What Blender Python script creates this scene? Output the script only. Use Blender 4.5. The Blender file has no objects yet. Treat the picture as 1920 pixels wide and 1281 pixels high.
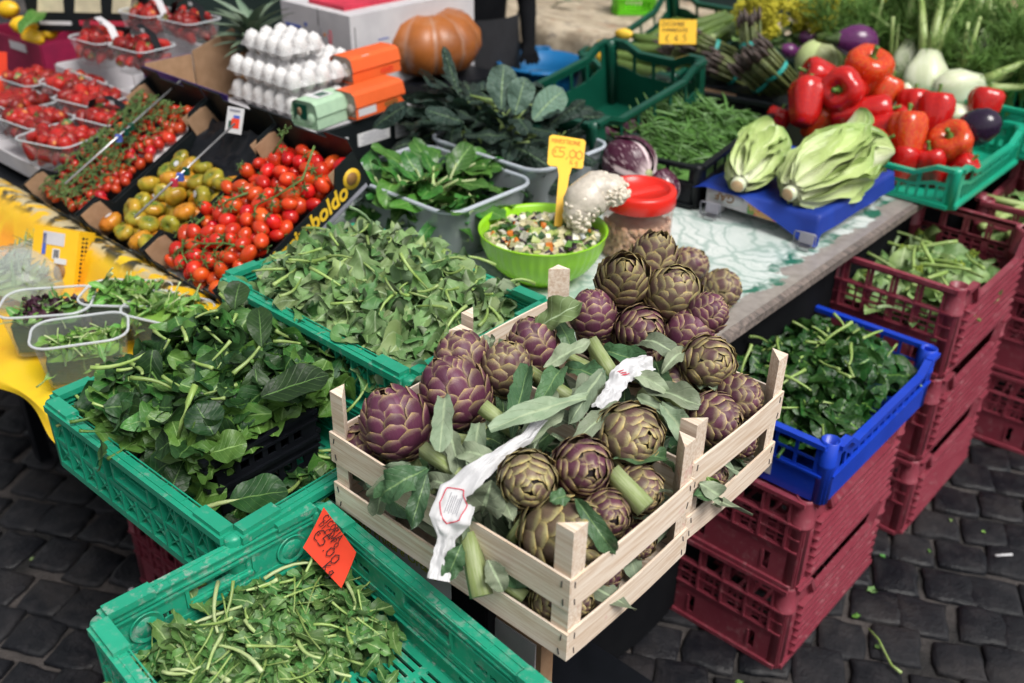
import bpy, math, random
from math import radians, sin, cos, pi, atan2, sqrt
from mathutils import Vector, Matrix, noise

scene = bpy.context.scene
COL = scene.collection
RND = random.Random(11)

# ---------------------------------------------------------------- camera, sky, sun, exposure
CAM_H, PITCH, ROLL, FPX = 2.04, radians(30.263), radians(.813), 1867.0
cam_d = bpy.data.cameras.new('camera')
cam_d.sensor_width = 36
cam_d.lens = FPX / 1920 * 36
cam_d.clip_start, cam_d.clip_end = .05, 400
cam_d.dof.use_dof = True
cam_d.dof.focus_distance = 1.72
cam_d.dof.aperture_fstop = 2.7
cam_d.dof.aperture_blades = 7
cam = bpy.data.objects.new('camera', cam_d)
COL.objects.link(cam)
FW = Vector((0, cos(PITCH), -sin(PITCH)))
_u = Vector((1, 0, 0)).cross(FW)
RT = Vector((1, 0, 0)) * cos(ROLL) + _u * sin(ROLL)
UP = _u * cos(ROLL) - Vector((1, 0, 0)) * sin(ROLL)
cam.matrix_world = Matrix(((RT.x, UP.x, -FW.x, 0), (RT.y, UP.y, -FW.y, 0), (RT.z, UP.z, -FW.z, CAM_H), (0, 0, 0, 1)))
scene.camera = cam

SUN_EL, SUN_AZ = radians(58), radians(140)      # azimuth clockwise from +Y: behind the right shoulder
world = bpy.data.worlds.new('World')
scene.world = world
world.use_nodes = True
nt = world.node_tree
nt.nodes.clear()
sky = nt.nodes.new('ShaderNodeTexSky')
sky.sky_type = 'NISHITA'
sky.sun_disc = False
sky.sun_elevation = SUN_EL
sky.sun_rotation = SUN_AZ
sky.air_density, sky.dust_density, sky.ozone_density = 1.0, 4.0, 1.0
hsv = nt.nodes.new('ShaderNodeHueSaturation')
hsv.inputs['Saturation'].default_value = .08
bg = nt.nodes.new('ShaderNodeBackground')
bg.inputs['Strength'].default_value = .06
wo = nt.nodes.new('ShaderNodeOutputWorld')
nt.links.new(sky.outputs[0], hsv.inputs['Color'])
nt.links.new(hsv.outputs[0], bg.inputs['Color'])
nt.links.new(bg.outputs[0], wo.inputs['Surface'])

sun_d = bpy.data.lights.new('sun', 'SUN')
sun_d.energy = 1.5
sun_d.angle = radians(28)
sun_d.color = (1, .96, .9)
sun = bpy.data.objects.new('sun', sun_d)
COL.objects.link(sun)
sdir = Vector((sin(SUN_AZ) * cos(SUN_EL), cos(SUN_AZ) * cos(SUN_EL), sin(SUN_EL)))
sun.rotation_euler = sdir.to_track_quat('Z', 'Y').to_euler()
sun.location = sdir * 12

scene.view_settings.view_transform = 'Standard'
scene.view_settings.look = 'None'
scene.view_settings.exposure = 1.06
scene.view_settings.gamma = 1
scene.view_settings.use_curve_mapping = False
scene.render.engine = 'CYCLES'
cy = scene.cycles
cy.use_denoising = True
cy.use_adaptive_sampling = True
cy.adaptive_threshold = .02
cy.max_bounces, cy.diffuse_bounces, cy.glossy_bounces = 6, 3, 3
cy.transmission_bounces, cy.transparent_max_bounces = 6, 16
cy.caustics_reflective = cy.caustics_refractive = False

# ---------------------------------------------------------------- frame of the stall
YAW = radians(-41.5)                              # the stall stands askew to the street
E1 = Vector((cos(YAW), sin(YAW), 0))
E2 = Vector((-sin(YAW), cos(YAW), 0))


def W(a, b, z):
    return E1 * a + E2 * b + Vector((0, 0, z))


def at(u, v, z):
    """world point at height z seen at photograph pixel u, v (used to survey the positions)"""
    d = RT * ((u - 960) / FPX) - UP * ((v - 640.5) / FPX) + FW
    return Vector((0, 0, CAM_H)) + d * ((z - CAM_H) / d.z)


def ray(u, v, dep):
    d = RT * ((u - 960) / FPX) - UP * ((v - 640.5) / FPX) + FW
    return Vector((0, 0, CAM_H)) + d * dep


def AB(u, v, z):
    p = at(u, v, z)
    return p.dot(E1), p.dot(E2)


def depth(p):
    return (p - Vector((0, 0, CAM_H))).dot(FW)


def px(p):
    d = p - Vector((0, 0, CAM_H))
    z = d.dot(FW)
    return 960 + FPX * d.dot(RT) / z, 640.5 - FPX * d.dot(UP) / z


def R(lo, hi):
    return RND.uniform(lo, hi)


# ---------------------------------------------------------------- mesh builder
class MB:
    def __init__(s):
        s.v, s.f, s.uv, s.sm = [], [], [], []

    def add(s, vs, fs, uvs=None, smooth=False, M=None):
        o = len(s.v)
        for i, p in enumerate(vs):
            p = Vector(p)
            s.v.append(M @ p if M is not None else p)
            s.uv.append(uvs[i] if uvs else (.24, .37))
        for f in fs:
            s.f.append([o + i for i in f])
            s.sm.append(smooth)
        return s

    def box(s, c, d, M=None, taper=1.0):
        x, y, z = d[0] / 2, d[1] / 2, d[2] / 2
        vs = []
        for k in (-1, 1):
            t = taper if k < 0 else 1
            for (i, j) in ((-1, -1), (1, -1), (1, 1), (-1, 1)):
                vs.append((c[0] + i * x * t, c[1] + j * y * t, c[2] + k * z))
        fs = [(3, 2, 1, 0), (4, 5, 6, 7), (0, 1, 5, 4), (1, 2, 6, 5), (2, 3, 7, 6), (3, 0, 4, 7)]
        return s.add(vs, fs, M=M)

    def bar(s, p, q, w, h, up=(0, 0, 1)):
        p, q = Vector(p), Vector(q)
        d = q - p
        L = d.length
        d.normalize()
        u = Vector(up)
        x = d.cross(u)
        if x.length < 1e-5:
            x = d.cross(Vector((1, 0, 0)))
        x.normalize()
        z = x.cross(d)
        vs = []
        for e in (p, q):
            for (i, j) in ((-1, -1), (1, -1), (1, 1), (-1, 1)):
                vs.append(e + x * (i * w / 2) + z * (j * h / 2))
        return s.add(vs, [(3, 2, 1, 0), (4, 5, 6, 7), (0, 1, 5, 4), (1, 2, 6, 5), (2, 3, 7, 6), (3, 0, 4, 7)])

    def tube(s, pts, rads, n=6, cap=True, smooth=True, flat=1.0):
        pts = [Vector(p) for p in pts]
        if not hasattr(rads, '__len__'):
            rads = [rads] * len(pts)
        vs, fs, uv = [], [], []
        up = Vector((.13, .31, .94))
        for i, p in enumerate(pts):
            d = (pts[min(i + 1, len(pts) - 1)] - pts[max(i - 1, 0)])
            if d.length < 1e-9:
                d = Vector((0, 0, 1))
            d.normalize()
            x = d.cross(up)
            if x.length < .05:
                x = d.cross(Vector((1, 0, 0)))
            x.normalize()
            y = x.cross(d)
            for k in range(n):
                a = 2 * pi * k / n
                vs.append(p + x * cos(a) * rads[i] + y * sin(a) * rads[i] * flat)
                uv.append((k / n, i / max(1, len(pts) - 1)))
        for i in range(len(pts) - 1):
            for k in range(n):
                fs.append((i * n + k, i * n + (k + 1) % n, (i + 1) * n + (k + 1) % n, (i + 1) * n + k))
        if cap:
            fs.append(tuple(reversed(range(n))))
            fs.append(tuple(range((len(pts) - 1) * n, len(pts) * n)))
        return s.add(vs, fs, uv, smooth)

    def lathe(s, prof, n=16, fn=None, smooth=True, M=None, cap=True):
        """prof: (r, z) from bottom to top; fn(r, z, a, t) -> point"""
        vs, fs, uv = [], [], []
        m = len(prof)
        for i, (r, z) in enumerate(prof):
            for k in range(n):
                a = 2 * pi * k / n
                vs.append(fn(r, z, a, i / (m - 1)) if fn else (r * cos(a), r * sin(a), z))
                uv.append((k / n, i / (m - 1)))
        for i in range(m - 1):
            for k in range(n):
                fs.append((i * n + k, i * n + (k + 1) % n, (i + 1) * n + (k + 1) % n, (i + 1) * n + k))
        if cap:
            if prof[0][0] > 1e-6:
                fs.append(tuple(reversed(range(n))))
            if prof[-1][0] > 1e-6:
                fs.append(tuple(range((m - 1) * n, m * n)))
        return s.add(vs, fs, uv, smooth, M)

    def grid(s, fn, nu, nv, smooth=True, M=None):
        vs, fs, uv = [], [], []
        for j in range(nv + 1):
            for i in range(nu + 1):
                vs.append(fn(i / nu, j / nv))
                uv.append((i / nu, j / nv))
        for j in range(nv):
            for i in range(nu):
                k = j * (nu + 1) + i
                fs.append((k, k + 1, k + nu + 2, k + nu + 1))
        return s.add(vs, fs, uv, smooth, M)

    def prism(s, poly, h, M=None):
        n = len(poly)
        vs = [(p[0], p[1], 0) for p in poly] + [(p[0], p[1], h) for p in poly]
        fs = [tuple(reversed(range(n))), tuple(range(n, 2 * n))]
        fs += [(i, (i + 1) % n, n + (i + 1) % n, n + i) for i in range(n)]
        return s.add(vs, fs, M=M)

    def panel(s, w, h, t, holes, M=None, top=None, xs=()):
        """upright panel in x (0..w) and z (0..h), thickness t in y, pierced by holes (x0, z0, x1, z1)"""
        r5 = lambda q: round(q, 5)
        X = sorted({0, r5(w)} | {r5(h_[0]) for h_ in holes} | {r5(h_[2]) for h_ in holes} | {r5(x) for x in xs})
        Z = sorted({0, r5(h)} | {r5(h_[1]) for h_ in holes} | {r5(h_[3]) for h_ in holes})
        nx, nz = len(X) - 1, len(Z) - 1
        sol = [[not any(h_[0] - 1e-6 < (X[i] + X[i + 1]) / 2 < h_[2] + 1e-6 and h_[1] - 1e-6 < (Z[k] + Z[k + 1]) / 2 < h_[3] + 1e-6 for h_ in holes)
                for k in range(nz)] for i in range(nx)]
        vid, vs, fs = {}, [], []

        def V(i, k, sd):
            key = (i, k, sd)
            if key not in vid:
                vid[key] = len(vs)
                z = Z[k]
                if top:
                    z = top(X[i], z)
                vs.append((X[i], sd * t / 2, z))
            return vid[key]
        S = lambda i, k: 0 <= i < nx and 0 <= k < nz and sol[i][k]
        for i in range(nx):
            for k in range(nz):
                if not sol[i][k]:
                    continue
                fs.append((V(i, k, -1), V(i + 1, k, -1), V(i + 1, k + 1, -1), V(i, k + 1, -1)))
                fs.append((V(i, k + 1, 1), V(i + 1, k + 1, 1), V(i + 1, k, 1), V(i, k, 1)))
                if not S(i - 1, k): fs.append((V(i, k, 1), V(i, k, -1), V(i, k + 1, -1), V(i, k + 1, 1)))
                if not S(i + 1, k): fs.append((V(i + 1, k, -1), V(i + 1, k, 1), V(i + 1, k + 1, 1), V(i + 1, k + 1, -1)))
                if not S(i, k - 1): fs.append((V(i, k, 1), V(i + 1, k, 1), V(i + 1, k, -1), V(i, k, -1)))
                if not S(i, k + 1): fs.append((V(i, k + 1, -1), V(i + 1, k + 1, -1), V(i + 1, k + 1, 1), V(i, k + 1, 1)))
        return s.add(vs, fs, M=M)

    def mesh(s, name):
        me = bpy.data.meshes.new(name)
        me.from_pydata([tuple(p) for p in s.v], [], s.f)
        ul = me.uv_layers.new(name='UVMap')
        li = [0] * len(me.loops)
        me.loops.foreach_get('vertex_index', li)
        flat = []
        for i in li:
            flat.extend(s.uv[i])
        ul.data.foreach_set('uv', flat)
        me.polygons.foreach_set('use_smooth', s.sm)
        me.update()
        return me


def link(name, data, mat=None, parent=None, loc=None, rot=None, scale=None, mw=None, color=None):
    o = bpy.data.objects.new(name, data)
    COL.objects.link(o)
    if mat is not None and data is not None and hasattr(data, 'materials') and not data.materials:
        for m in (mat if isinstance(mat, (list, tuple)) else [mat]):
            data.materials.append(m)
    if parent is not None:
        o.parent = parent
    if mw is not None:
        l, q, sc = mw.decompose()
        o.location, o.rotation_mode, o.scale = l, 'QUATERNION', sc
        o.rotation_quaternion = q
    else:
        if loc is not None: o.location = loc
        if rot is not None: o.rotation_euler = rot
        if scale is not None: o.scale = scale if hasattr(scale, '__len__') else (scale,) * 3
    if color is not None: o.color = color
    return o


def part(name, mb, mat, parent, **k):
    return link(name, mb.mesh(name), mat, parent, **k)


def tag(o, label=None, cat=None, group=None, kind=None):
    if label: o['label'] = label
    if cat: o['category'] = cat
    if group: o['group'] = group
    if kind: o['kind'] = kind
    return o


def thing(name, label, cat, loc=(0, 0, 0), rotz=0, group=None, mw=None, kind=None):
    o = bpy.data.objects.new(name, None)
    o.empty_display_size = .05
    COL.objects.link(o)
    if mw is not None:
        l, q, sc = mw.decompose()
        o.location, o.rotation_mode, o.scale = l, 'QUATERNION', sc
        o.rotation_quaternion = q
    else:
        o.location = loc
        o.rotation_euler = (0, 0, rotz)
    return tag(o, label, cat, group, kind)


def solo(name, mb, mat, label, cat, group=None, kind=None, **k):
    return tag(part(name, mb, mat, None, **k), label, cat, group, kind)


def dup(o, parent=None):
    c = o.copy()
    COL.objects.link(c)
    c.parent = parent
    for ch in list(o.children):
        dup(ch, c)
    return c


def TR(x, y, z): return Matrix.Translation((x, y, z))
def RZ(a): return Matrix.Rotation(a, 4, 'Z')
def RX(a): return Matrix.Rotation(a, 4, 'X')
def RY(a): return Matrix.Rotation(a, 4, 'Y')
def SC(s): return Matrix.Diagonal((s, s, s, 1)) if not hasattr(s, '__len__') else Matrix.Diagonal((*s, 1))
def FR(a, b, z, extra=0): return Matrix.Translation(W(a, b, z)) @ RZ(YAW + extra)


def aim(pos, zdir, spin=0, s=1.0):
    q = Vector(zdir).normalized().to_track_quat('Z', 'Y').to_matrix().to_4x4()
    return Matrix.Translation(pos) @ q @ RZ(spin) @ SC(s)


def seen(r, up, to):
    """direction given as right / up / towards the street side (where the customer stands)"""
    return (RT * r + UP * up - FW * to).normalized()
# ---------------------------------------------------------------- materials
class NT:
    def __init__(s, name):
        s.m = bpy.data.materials.new(name)
        s.m.use_nodes = True
        s.t = s.m.node_tree
        s.t.nodes.clear()
        s.out = s.t.nodes.new('ShaderNodeOutputMaterial')
        s.b = s.n('ShaderNodeBsdfPrincipled')
        s.l(s.b.outputs[0], s.out.inputs['Surface'])

    def n(s, ty, **k):
        x = s.t.nodes.new(ty)
        for a, v in k.items():
            setattr(x, a, v)
        return x

    def l(s, a, b): s.t.links.new(a, b)

    def put(s, sock, v):
        if isinstance(v, bpy.types.NodeSocket): s.l(v, sock)
        else: sock.default_value = (*v, 1) if hasattr(v, '__len__') and len(v) == 3 and sock.type == 'RGBA' else v

    def math(s, op, a, b=0, c=0, clamp=False):
        x = s.n('ShaderNodeMath', operation=op, use_clamp=clamp)
        s.put(x.inputs[0], a); s.put(x.inputs[1], b); s.put(x.inputs[2], c)
        return x.outputs[0]

    def mix(s, f, a, b, mode='MIX'):
        x = s.n('ShaderNodeMix', data_type='RGBA', blend_type=mode)
        s.put(x.inputs[0], f); s.put(x.inputs[6], a); s.put(x.inputs[7], b)
        return x.outputs[2]

    def step(s, v, lo, hi, a=0.0, b=1.0):
        x = s.n('ShaderNodeMapRange', interpolation_type='SMOOTHSTEP')
        s.put(x.inputs[0], v)
        x.inputs[1].default_value, x.inputs[2].default_value = lo, hi
        x.inputs[3].default_value, x.inputs[4].default_value = a, b
        return x.outputs[0]

    def coords(s, rnd=True):
        tc = s.n('ShaderNodeTexCoord')
        if not rnd: return tc.outputs['Object']
        oi = s.n('ShaderNodeObjectInfo')
        v = s.n('ShaderNodeVectorMath', operation='ADD')
        s.l(tc.outputs['Object'], v.inputs[0])
        k = s.n('ShaderNodeVectorMath', operation='SCALE')
        k.inputs[0].default_value = (17, 31, 23)
        s.l(oi.outputs['Random'], k.inputs['Scale'])
        s.l(k.outputs[0], v.inputs[1])
        return v.outputs[0]

    def noise(s, vec, scale, detail=3, rough=.55, stretch=None):
        if stretch:
            m = s.n('ShaderNodeMapping')
            m.inputs['Scale'].default_value = stretch
            s.l(vec, m.inputs[0]); vec = m.outputs[0]
        x = s.n('ShaderNodeTexNoise')
        s.l(vec, x.inputs['Vector'])
        x.inputs['Scale'].default_value = scale
        x.inputs['Detail'].default_value = detail
        x.inputs['Roughness'].default_value = rough
        return x.outputs['Fac']

    def voro(s, vec, scale, feature='F1'):
        x = s.n('ShaderNodeTexVoronoi', feature=feature)
        s.l(vec, x.inputs['Vector'])
        x.inputs['Scale'].default_value = scale
        return x.outputs['Distance']

    def bump(s, h, strength=.3, dist=.002):
        x = s.n('ShaderNodeBump')
        x.inputs['Strength'].default_value = strength
        x.inputs['Distance'].default_value = dist
        s.put(x.inputs['Height'], h)
        s.l(x.outputs[0], s.b.inputs['Normal'])

    def uv(s):
        x = s.n('ShaderNodeUVMap')
        x.uv_map = 'UVMap'
        y = s.n('ShaderNodeSeparateXYZ')
        s.l(x.outputs[0], y.inputs[0])
        return x.outputs[0], y.outputs[0], y.outputs[1]

    def objrand(s): return s.n('ShaderNodeObjectInfo').outputs['Random']

    def done(s, col, rough=.5, spec=.5, **k):
        s.put(s.b.inputs['Base Color'], col)
        s.put(s.b.inputs['Roughness'], rough)
        s.put(s.b.inputs['Specular IOR Level'], spec)
        for a, v in k.items():
            s.put(s.b.inputs[a.replace('_', ' ')], v)
        return s.m


def plain(name, c1, c2=None, scale=20, rough=.5, bump=0, bscale=120, spec=.5, vary=.25, dirt=None, stretch=None, dist=.002, lo=.35, hi=.65, rnd=True, **k):
    n = NT(name)
    v = n.coords(rnd)
    c2 = c2 or tuple(x * .75 for x in c1)
    f = n.step(n.noise(v, scale, 4, .6, stretch), lo, hi)
    col = n.mix(f, c1, c2)
    if vary:
        h = n.n('ShaderNodeHueSaturation')
        n.l(col, h.inputs['Color'])
        n.l(n.math('MULTIPLY_ADD', n.objrand(), vary, 1 - vary / 2), h.inputs['Value'])
        col = h.outputs[0]
    rg = rough
    if dirt:
        d = n.step(n.noise(v, dirt[1], 6, .72), dirt[2], dirt[2] + .12)
        d2 = n.step(n.noise(v, dirt[1] * .22, 3, .6), .38, .62)
        d = n.math('MULTIPLY', d, n.math('MULTIPLY_ADD', d2, .8, .2))
        col = n.mix(n.math('MULTIPLY', d, dirt[3]), col, dirt[0])
        rg = n.math('MULTIPLY_ADD', d, .3, rough)
    if bump: n.bump(n.noise(v, bscale, 4, .6, stretch), bump, dist)
    return n.done(col, rg, spec, **k)


def leafmat(name, c1, c2, rib, under=None, rough=.45, crinkle=.5, cscale=110, veins=7, ribw=.05, veinf=.35, spec=.45, dust=0, bdist=.003):
    """a leaf: uv.x across, uv.y along; pale midrib, side veins, crinkled blade, paler underside"""
    n = NT(name)
    uv, x, y = n.uv()
    v = n.coords()
    d = n.math('ABSOLUTE', n.math('SUBTRACT', x, .5))
    w = n.math('MULTIPLY_ADD', y, -ribw * .75, ribw)
    ribm = n.math('SUBTRACT', 1, n.math('DIVIDE', d, w, clamp=True))
    ribm = n.step(ribm, .05, .6)
    k = n.math('FRACT', n.math('MULTIPLY', n.math('SUBTRACT', y, n.math('MULTIPLY', d, .55)), veins))
    k = n.math('ABSOLUTE', n.math('SUBTRACT', k, .5))
    vein = n.math('MULTIPLY', n.step(k, .0, .09, 1, 0), veinf)
    nz = n.noise(v, 30, 3)
    col = n.mix(n.step(nz, .3, .7), c1, c2)
    h = n.n('ShaderNodeHueSaturation')
    n.l(col, h.inputs['Color'])
    r = n.objrand()
    n.l(n.math('MULTIPLY_ADD', r, .7, .65), h.inputs['Value'])
    n.l(n.math('MULTIPLY_ADD', n.math('FRACT', n.math('MULTIPLY', r, 7.3)), .045, .48), h.inputs['Hue'])
    col = h.outputs[0]
    if under is not None:
        g = n.n('ShaderNodeNewGeometry')
        col = n.mix(g.outputs['Backfacing'], col, under)
    col = n.mix(n.math('MAXIMUM', ribm, vein), col, rib)
    vv = n.noise(v, cscale * .62, 2, .5)
    hh = n.math('ADD', n.math('MULTIPLY', vv, 2.2), n.math('MULTIPLY', vein, -1.2))
    n.bump(hh, crinkle, bdist)
    return n.done(col, rough, spec)


def clear(name, tint=(.9, .93, .95), alpha=.28, rough=.15, col=(.75, .8, .83)):
    """thin clear or milky plastic: part lets light through, part reflects"""
    n = NT(name)
    tr = n.n('ShaderNodeBsdfTransparent')
    tr.inputs[0].default_value = (*tint, 1)
    n.done(col, rough, .6)
    lw = n.n('ShaderNodeLayerWeight')
    lw.inputs['Blend'].default_value = .35
    f = n.math('MULTIPLY_ADD', lw.outputs['Facing'], .3, alpha, clamp=True)
    mx = n.n('ShaderNodeMixShader')
    n.l(f, mx.inputs[0]); n.l(tr.outputs[0], mx.inputs[1]); n.l(n.b.outputs[0], mx.inputs[2])
    n.l(mx.outputs[0], n.out.inputs['Surface'])
    return n.m


DUST = (.45, .42, .4)
m_green = plain('green_plastic', (.016, .3, .18), (.02, .35, .21), 6, .38, .12, 60, vary=.1, dirt=(DUST, 60, .5, .5))
m_green_b = plain('green_plastic_clean', (.014, .27, .16), (.016, .31, .185), 6, .36, .1, 60, vary=.1, dirt=(DUST, 60, .55, .35))
m_green_p = plain('green_plastic_smooth', (.012, .33, .2), (.014, .38, .24), 6, .3, 0, vary=.1)
m_dgreen = plain('dark_green_plastic', (.003, .055, .034), (.004, .07, .042), 6, .32, 0, vary=.1)
m_red = plain('red_plastic', (.16, .026, .042), (.18, .033, .05), 8, .42, .08, 60, vary=.25, dirt=((.36, .2, .2), 55, .52, .35))
m_redpink = plain('pink_red_plastic', (.225, .034, .054), (.25, .045, .066), 8, .42, .08, 60, vary=.2, dirt=((.42, .22, .23), 55, .52, .35))
m_blue = plain('blue_plastic', (.008, .045, .45), (.01, .055, .52), 8, .33, .06, 60, vary=.05, dirt=((.3, .4, .7), 30, .6, .25))
m_black = plain('black_plastic', (.004, .005, .007), (.006, .007, .01), 12, .42, .2, 80, spec=.25)
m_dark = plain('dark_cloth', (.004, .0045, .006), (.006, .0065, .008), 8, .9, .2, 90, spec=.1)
m_blackcard = plain('black_card', (.006, .009, .01), (.009, .012, .014), 14, .45, .05, 90, spec=.3)
m_card = plain('brown_card', (.36, .22, .13), (.3, .18, .1), 30, .8, .1, 200)
m_whitecard = plain('white_card', (.56, .545, .565), (.5, .485, .51), 12, .6, .05, 60, vary=.06)
m_paper = plain('white_paper', (.62, .62, .63), (.56, .56, .58), 10, .7, .15, 40, vary=.05)
m_purplecard = plain('purple_card', (.045, .02, .14), (.06, .03, .17), 12, .5)
m_magenta = plain('magenta_card', (.3, .012, .06), (.22, .01, .05), 12, .5)
m_ink = plain('black_ink', (.012, .01, .012), None, 10, .7, vary=0)
m_redink = plain('red_ink', (.6, .03, .07), None, 10, .7, vary=0)
m_blueink = plain('blue_ink', (.06, .12, .5), None, 10, .7, vary=0)
m_greyink = plain('grey_ink', (.28, .28, .33), None, 10, .7, vary=0)
m_yellowink = plain('yellow_ink', (.8, .5, .02), None, 10, .6, vary=0)
m_limeink = plain('lime_ink', (.45, .5, .04), None, 10, .6, vary=0)
m_brownink = plain('brown_ink', (.25, .12, .03), None, 10, .6, vary=0)
m_orangeink = plain('orange_ink', (.65, .2, .01), None, 10, .6, vary=0)
m_sign_red = plain('red_orange_card', (.8, .055, .018), (.74, .05, .018), 10, .6, vary=0)
m_sign_yel = plain('yellow_card', (.86, .5, .015), (.82, .46, .012), 10, .5, vary=0)
m_steel = plain('bare_metal', (.55, .55, .56), (.42, .42, .44), 20, .3, Metallic=.8)
m_staple = plain('staple_wire', (.12, .12, .14), None, 10, .35, Metallic=.9, vary=0)


def wood_mat():
    n = NT('pale_poplar_wood')
    v = n.coords()
    g = n.noise(v, 7, 6, .68, (1, 26, 26))
    f = n.step(g, .36, .68)
    col = n.mix(f, (.82, .71, .6), (.62, .46, .33))
    h = n.n('ShaderNodeHueSaturation')
    n.l(col, h.inputs['Color'])
    n.l(n.math('MULTIPLY_ADD', n.objrand(), .16, .93), h.inputs['Value'])
    col = h.outputs[0]
    st = n.math('MULTIPLY', n.step(n.noise(v, 14, 4, .7), .6, .72), .5)
    col = n.mix(st, col, (.62, .25, .25))
    n.bump(n.noise(v, 30, 5, .6, (1, 18, 18)), .25, .0012)
    return n.done(col, .72, .25)


m_wood = wood_mat()
m_oldwood = plain('weathered_grey_wood', (.2, .16, .14), (.09, .075, .07), 8, .8, .5, 40, stretch=(1, 14, 14), dist=.004)


def marble_mat():
    n = NT('marble_print_laminate')
    v = n.coords(False)
    w = n.n('ShaderNodeTexNoise')
    n.l(v, w.inputs['Vector']); w.inputs['Scale'].default_value = 3.2; w.inputs['Detail'].default_value = 5
    vv = n.n('ShaderNodeVectorMath', operation='MULTIPLY_ADD')
    n.l(w.outputs['Color'], vv.inputs[0]); vv.inputs[1].default_value = (.5, .5, .5); n.l(v, vv.inputs[2])
    mp = n.n('ShaderNodeMapping'); mp.inputs['Scale'].default_value = (1, 2.3, 1); mp.inputs['Rotation'].default_value = (0, 0, .5)
    n.l(vv.outputs[0], mp.inputs[0])
    e = n.voro(mp.outputs[0], 7, 'DISTANCE_TO_EDGE')
    e2 = n.voro(mp.outputs[0], 17, 'DISTANCE_TO_EDGE')
    a = n.step(e, .0, .13, 1, 0)
    b = n.math('MULTIPLY', n.step(e2, .0, .08, 1, 0), .4)
    c = n.math('MULTIPLY', n.step(n.noise(mp.outputs[0], 2.6, 5, .65), .5, .68), .6)
    base = n.mix(n.step(n.noise(v, 3, 3), .35, .7), (.7, .74, .72), (.55, .62, .6))
    col = n.mix(n.math('MULTIPLY', n.math('MAXIMUM', n.math('MAXIMUM', a, b), c), .58), base, (.12, .27, .22))
    # worn rim along the front edge of the table: film gone to green and bare board
    sp = n.n('ShaderNodeSeparateXYZ'); n.l(v, sp.inputs[0])
    ed = n.math('ADD', sp.outputs[0], n.math('MULTIPLY', n.noise(v, 8, 5, .7), .17))
    col = n.mix(n.math('MULTIPLY', n.step(ed, -.01, .012), n.step(n.noise(v, 6, 4, .6), .46, .56)), col, (.02, .14, .09))
    col = n.mix(n.step(ed, .035, .045), col, n.mix(n.noise(v, 40, 4), (.42, .38, .35), (.16, .14, .13)))
    n.bump(n.noise(v, 60, 4), .08, .002)
    return n.done(col, .28, .5)


def cobble_mat():
    n = NT('basalt_cobble')
    v = n.coords()
    r = n.objrand()
    col = n.mix(r, (.005, .006, .0088), (.011, .0115, .0145))
    g = n.n('ShaderNodeNewGeometry')
    wv = g.outputs['Position']
    col = n.mix(n.step(n.noise(v, 22, 5, .65), .4, .75), col, (.022, .021, .024))
    col = n.mix(n.math('MULTIPLY', n.step(n.noise(wv, 3.1, 6, .7), .48, .62), .5), col, (.036, .032, .032))
    n.bump(n.math('ADD', n.noise(v, 20, 7, .68), n.math('MULTIPLY', n.noise(v, 110, 4), .5)), .7, .008)
    wet = n.step(n.noise(wv, 2.6, 4), .42, .6)
    return n.done(col, n.math('MULTIPLY_ADD', wet, .34, .34), .28)


m_cobble = cobble_mat()
m_joint = plain('mortar_and_grit', (.012, .0115, .012), (.07, .06, .057), 4, .9, .9, 70, vary=0, dist=.01)
m_marble = marble_mat()

# foliage
m_spin = leafmat('spinach_leaf', (.010, .036, .009), (.017, .056, .012), (.085, .17, .045), under=(.034, .088, .026), rough=.46, crinkle=.5, cscale=80, ribw=.045, veinf=.3, bdist=.003, spec=.35)
m_spin_wet = leafmat('wet_spinach_leaf', (.010, .044, .008), (.02, .075, .013), (.13, .26, .05), under=(.035, .1, .02), rough=.38, crinkle=.6, cscale=95, ribw=.06, veinf=.3, spec=.4)
m_spin_pale = leafmat('pale_spinach_leaf', (.05, .14, .025), (.075, .18, .03), (.2, .33, .1), rough=.45, crinkle=.4, veinf=.3)
m_stem = plain('pale_green_stem', (.22, .34, .075), (.3, .4, .14), 30, .4, .1, 90, vary=.5)
m_stem_white = plain('whitish_stem', (.5, .58, .3), (.34, .46, .16), 14, .42, .05, 90, vary=.35)
m_rapini = leafmat('turnip_green_leaf', (.155, .25, .085), (.22, .32, .13), (.33, .43, .25), under=(.33, .4, .26), rough=.62, crinkle=.4, cscale=60, veins=5, ribw=.06, veinf=.35)
m_rapini_d = leafmat('deep_turnip_green_leaf', (.07, .15, .04), (.1, .2, .06), (.2, .32, .12), under=(.16, .25, .13), rough=.55, crinkle=.4, cscale=60, veins=5, ribw=.05)
m_chic = leafmat('field_chicory_leaf', (.06, .15, .035), (.09, .2, .05), (.27, .38, .15), under=(.13, .22, .085), rough=.5, crinkle=.3, ribw=.1, veinf=.25)
m_chard = leafmat('chard_leaf', (.035, .13, .017), (.05, .17, .025), (.2, .35, .1), under=(.09, .21, .05), rough=.36, crinkle=.5, cscale=55, ribw=.06, veins=6)
m_kale = leafmat('black_kale_leaf', (.007, .022, .016), (.012, .033, .023), (.1, .17, .08), under=(.07, .13, .1), rough=.6, crinkle=1.0, cscale=120, ribw=.07, veinf=.22, bdist=.006)
m_artleaf = leafmat('artichoke_leaf', (.17, .225, .14), (.235, .285, .19), (.32, .4, .25), under=(.26, .32, .24), rough=.62, crinkle=.55, cscale=75, ribw=.13, veins=6, veinf=.3)
m_artleaf_d = leafmat('deep_artichoke_leaf', (.04, .1, .042), (.06, .13, .055), (.16, .26, .1), under=(.16, .22, .15), rough=.5, crinkle=.8, cscale=80, ribw=.06, veinf=.2)
m_salad = leafmat('young_salad_leaf', (.09, .22, .03), (.14, .3, .05), (.36, .48, .2), under=(.2, .34, .12), rough=.45, crinkle=.3, ribw=.1)
m_salad_p = leafmat('purple_salad_leaf', (.03, .008, .02), (.05, .012, .03), (.12, .1, .07), rough=.4, crinkle=.4)
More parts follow.
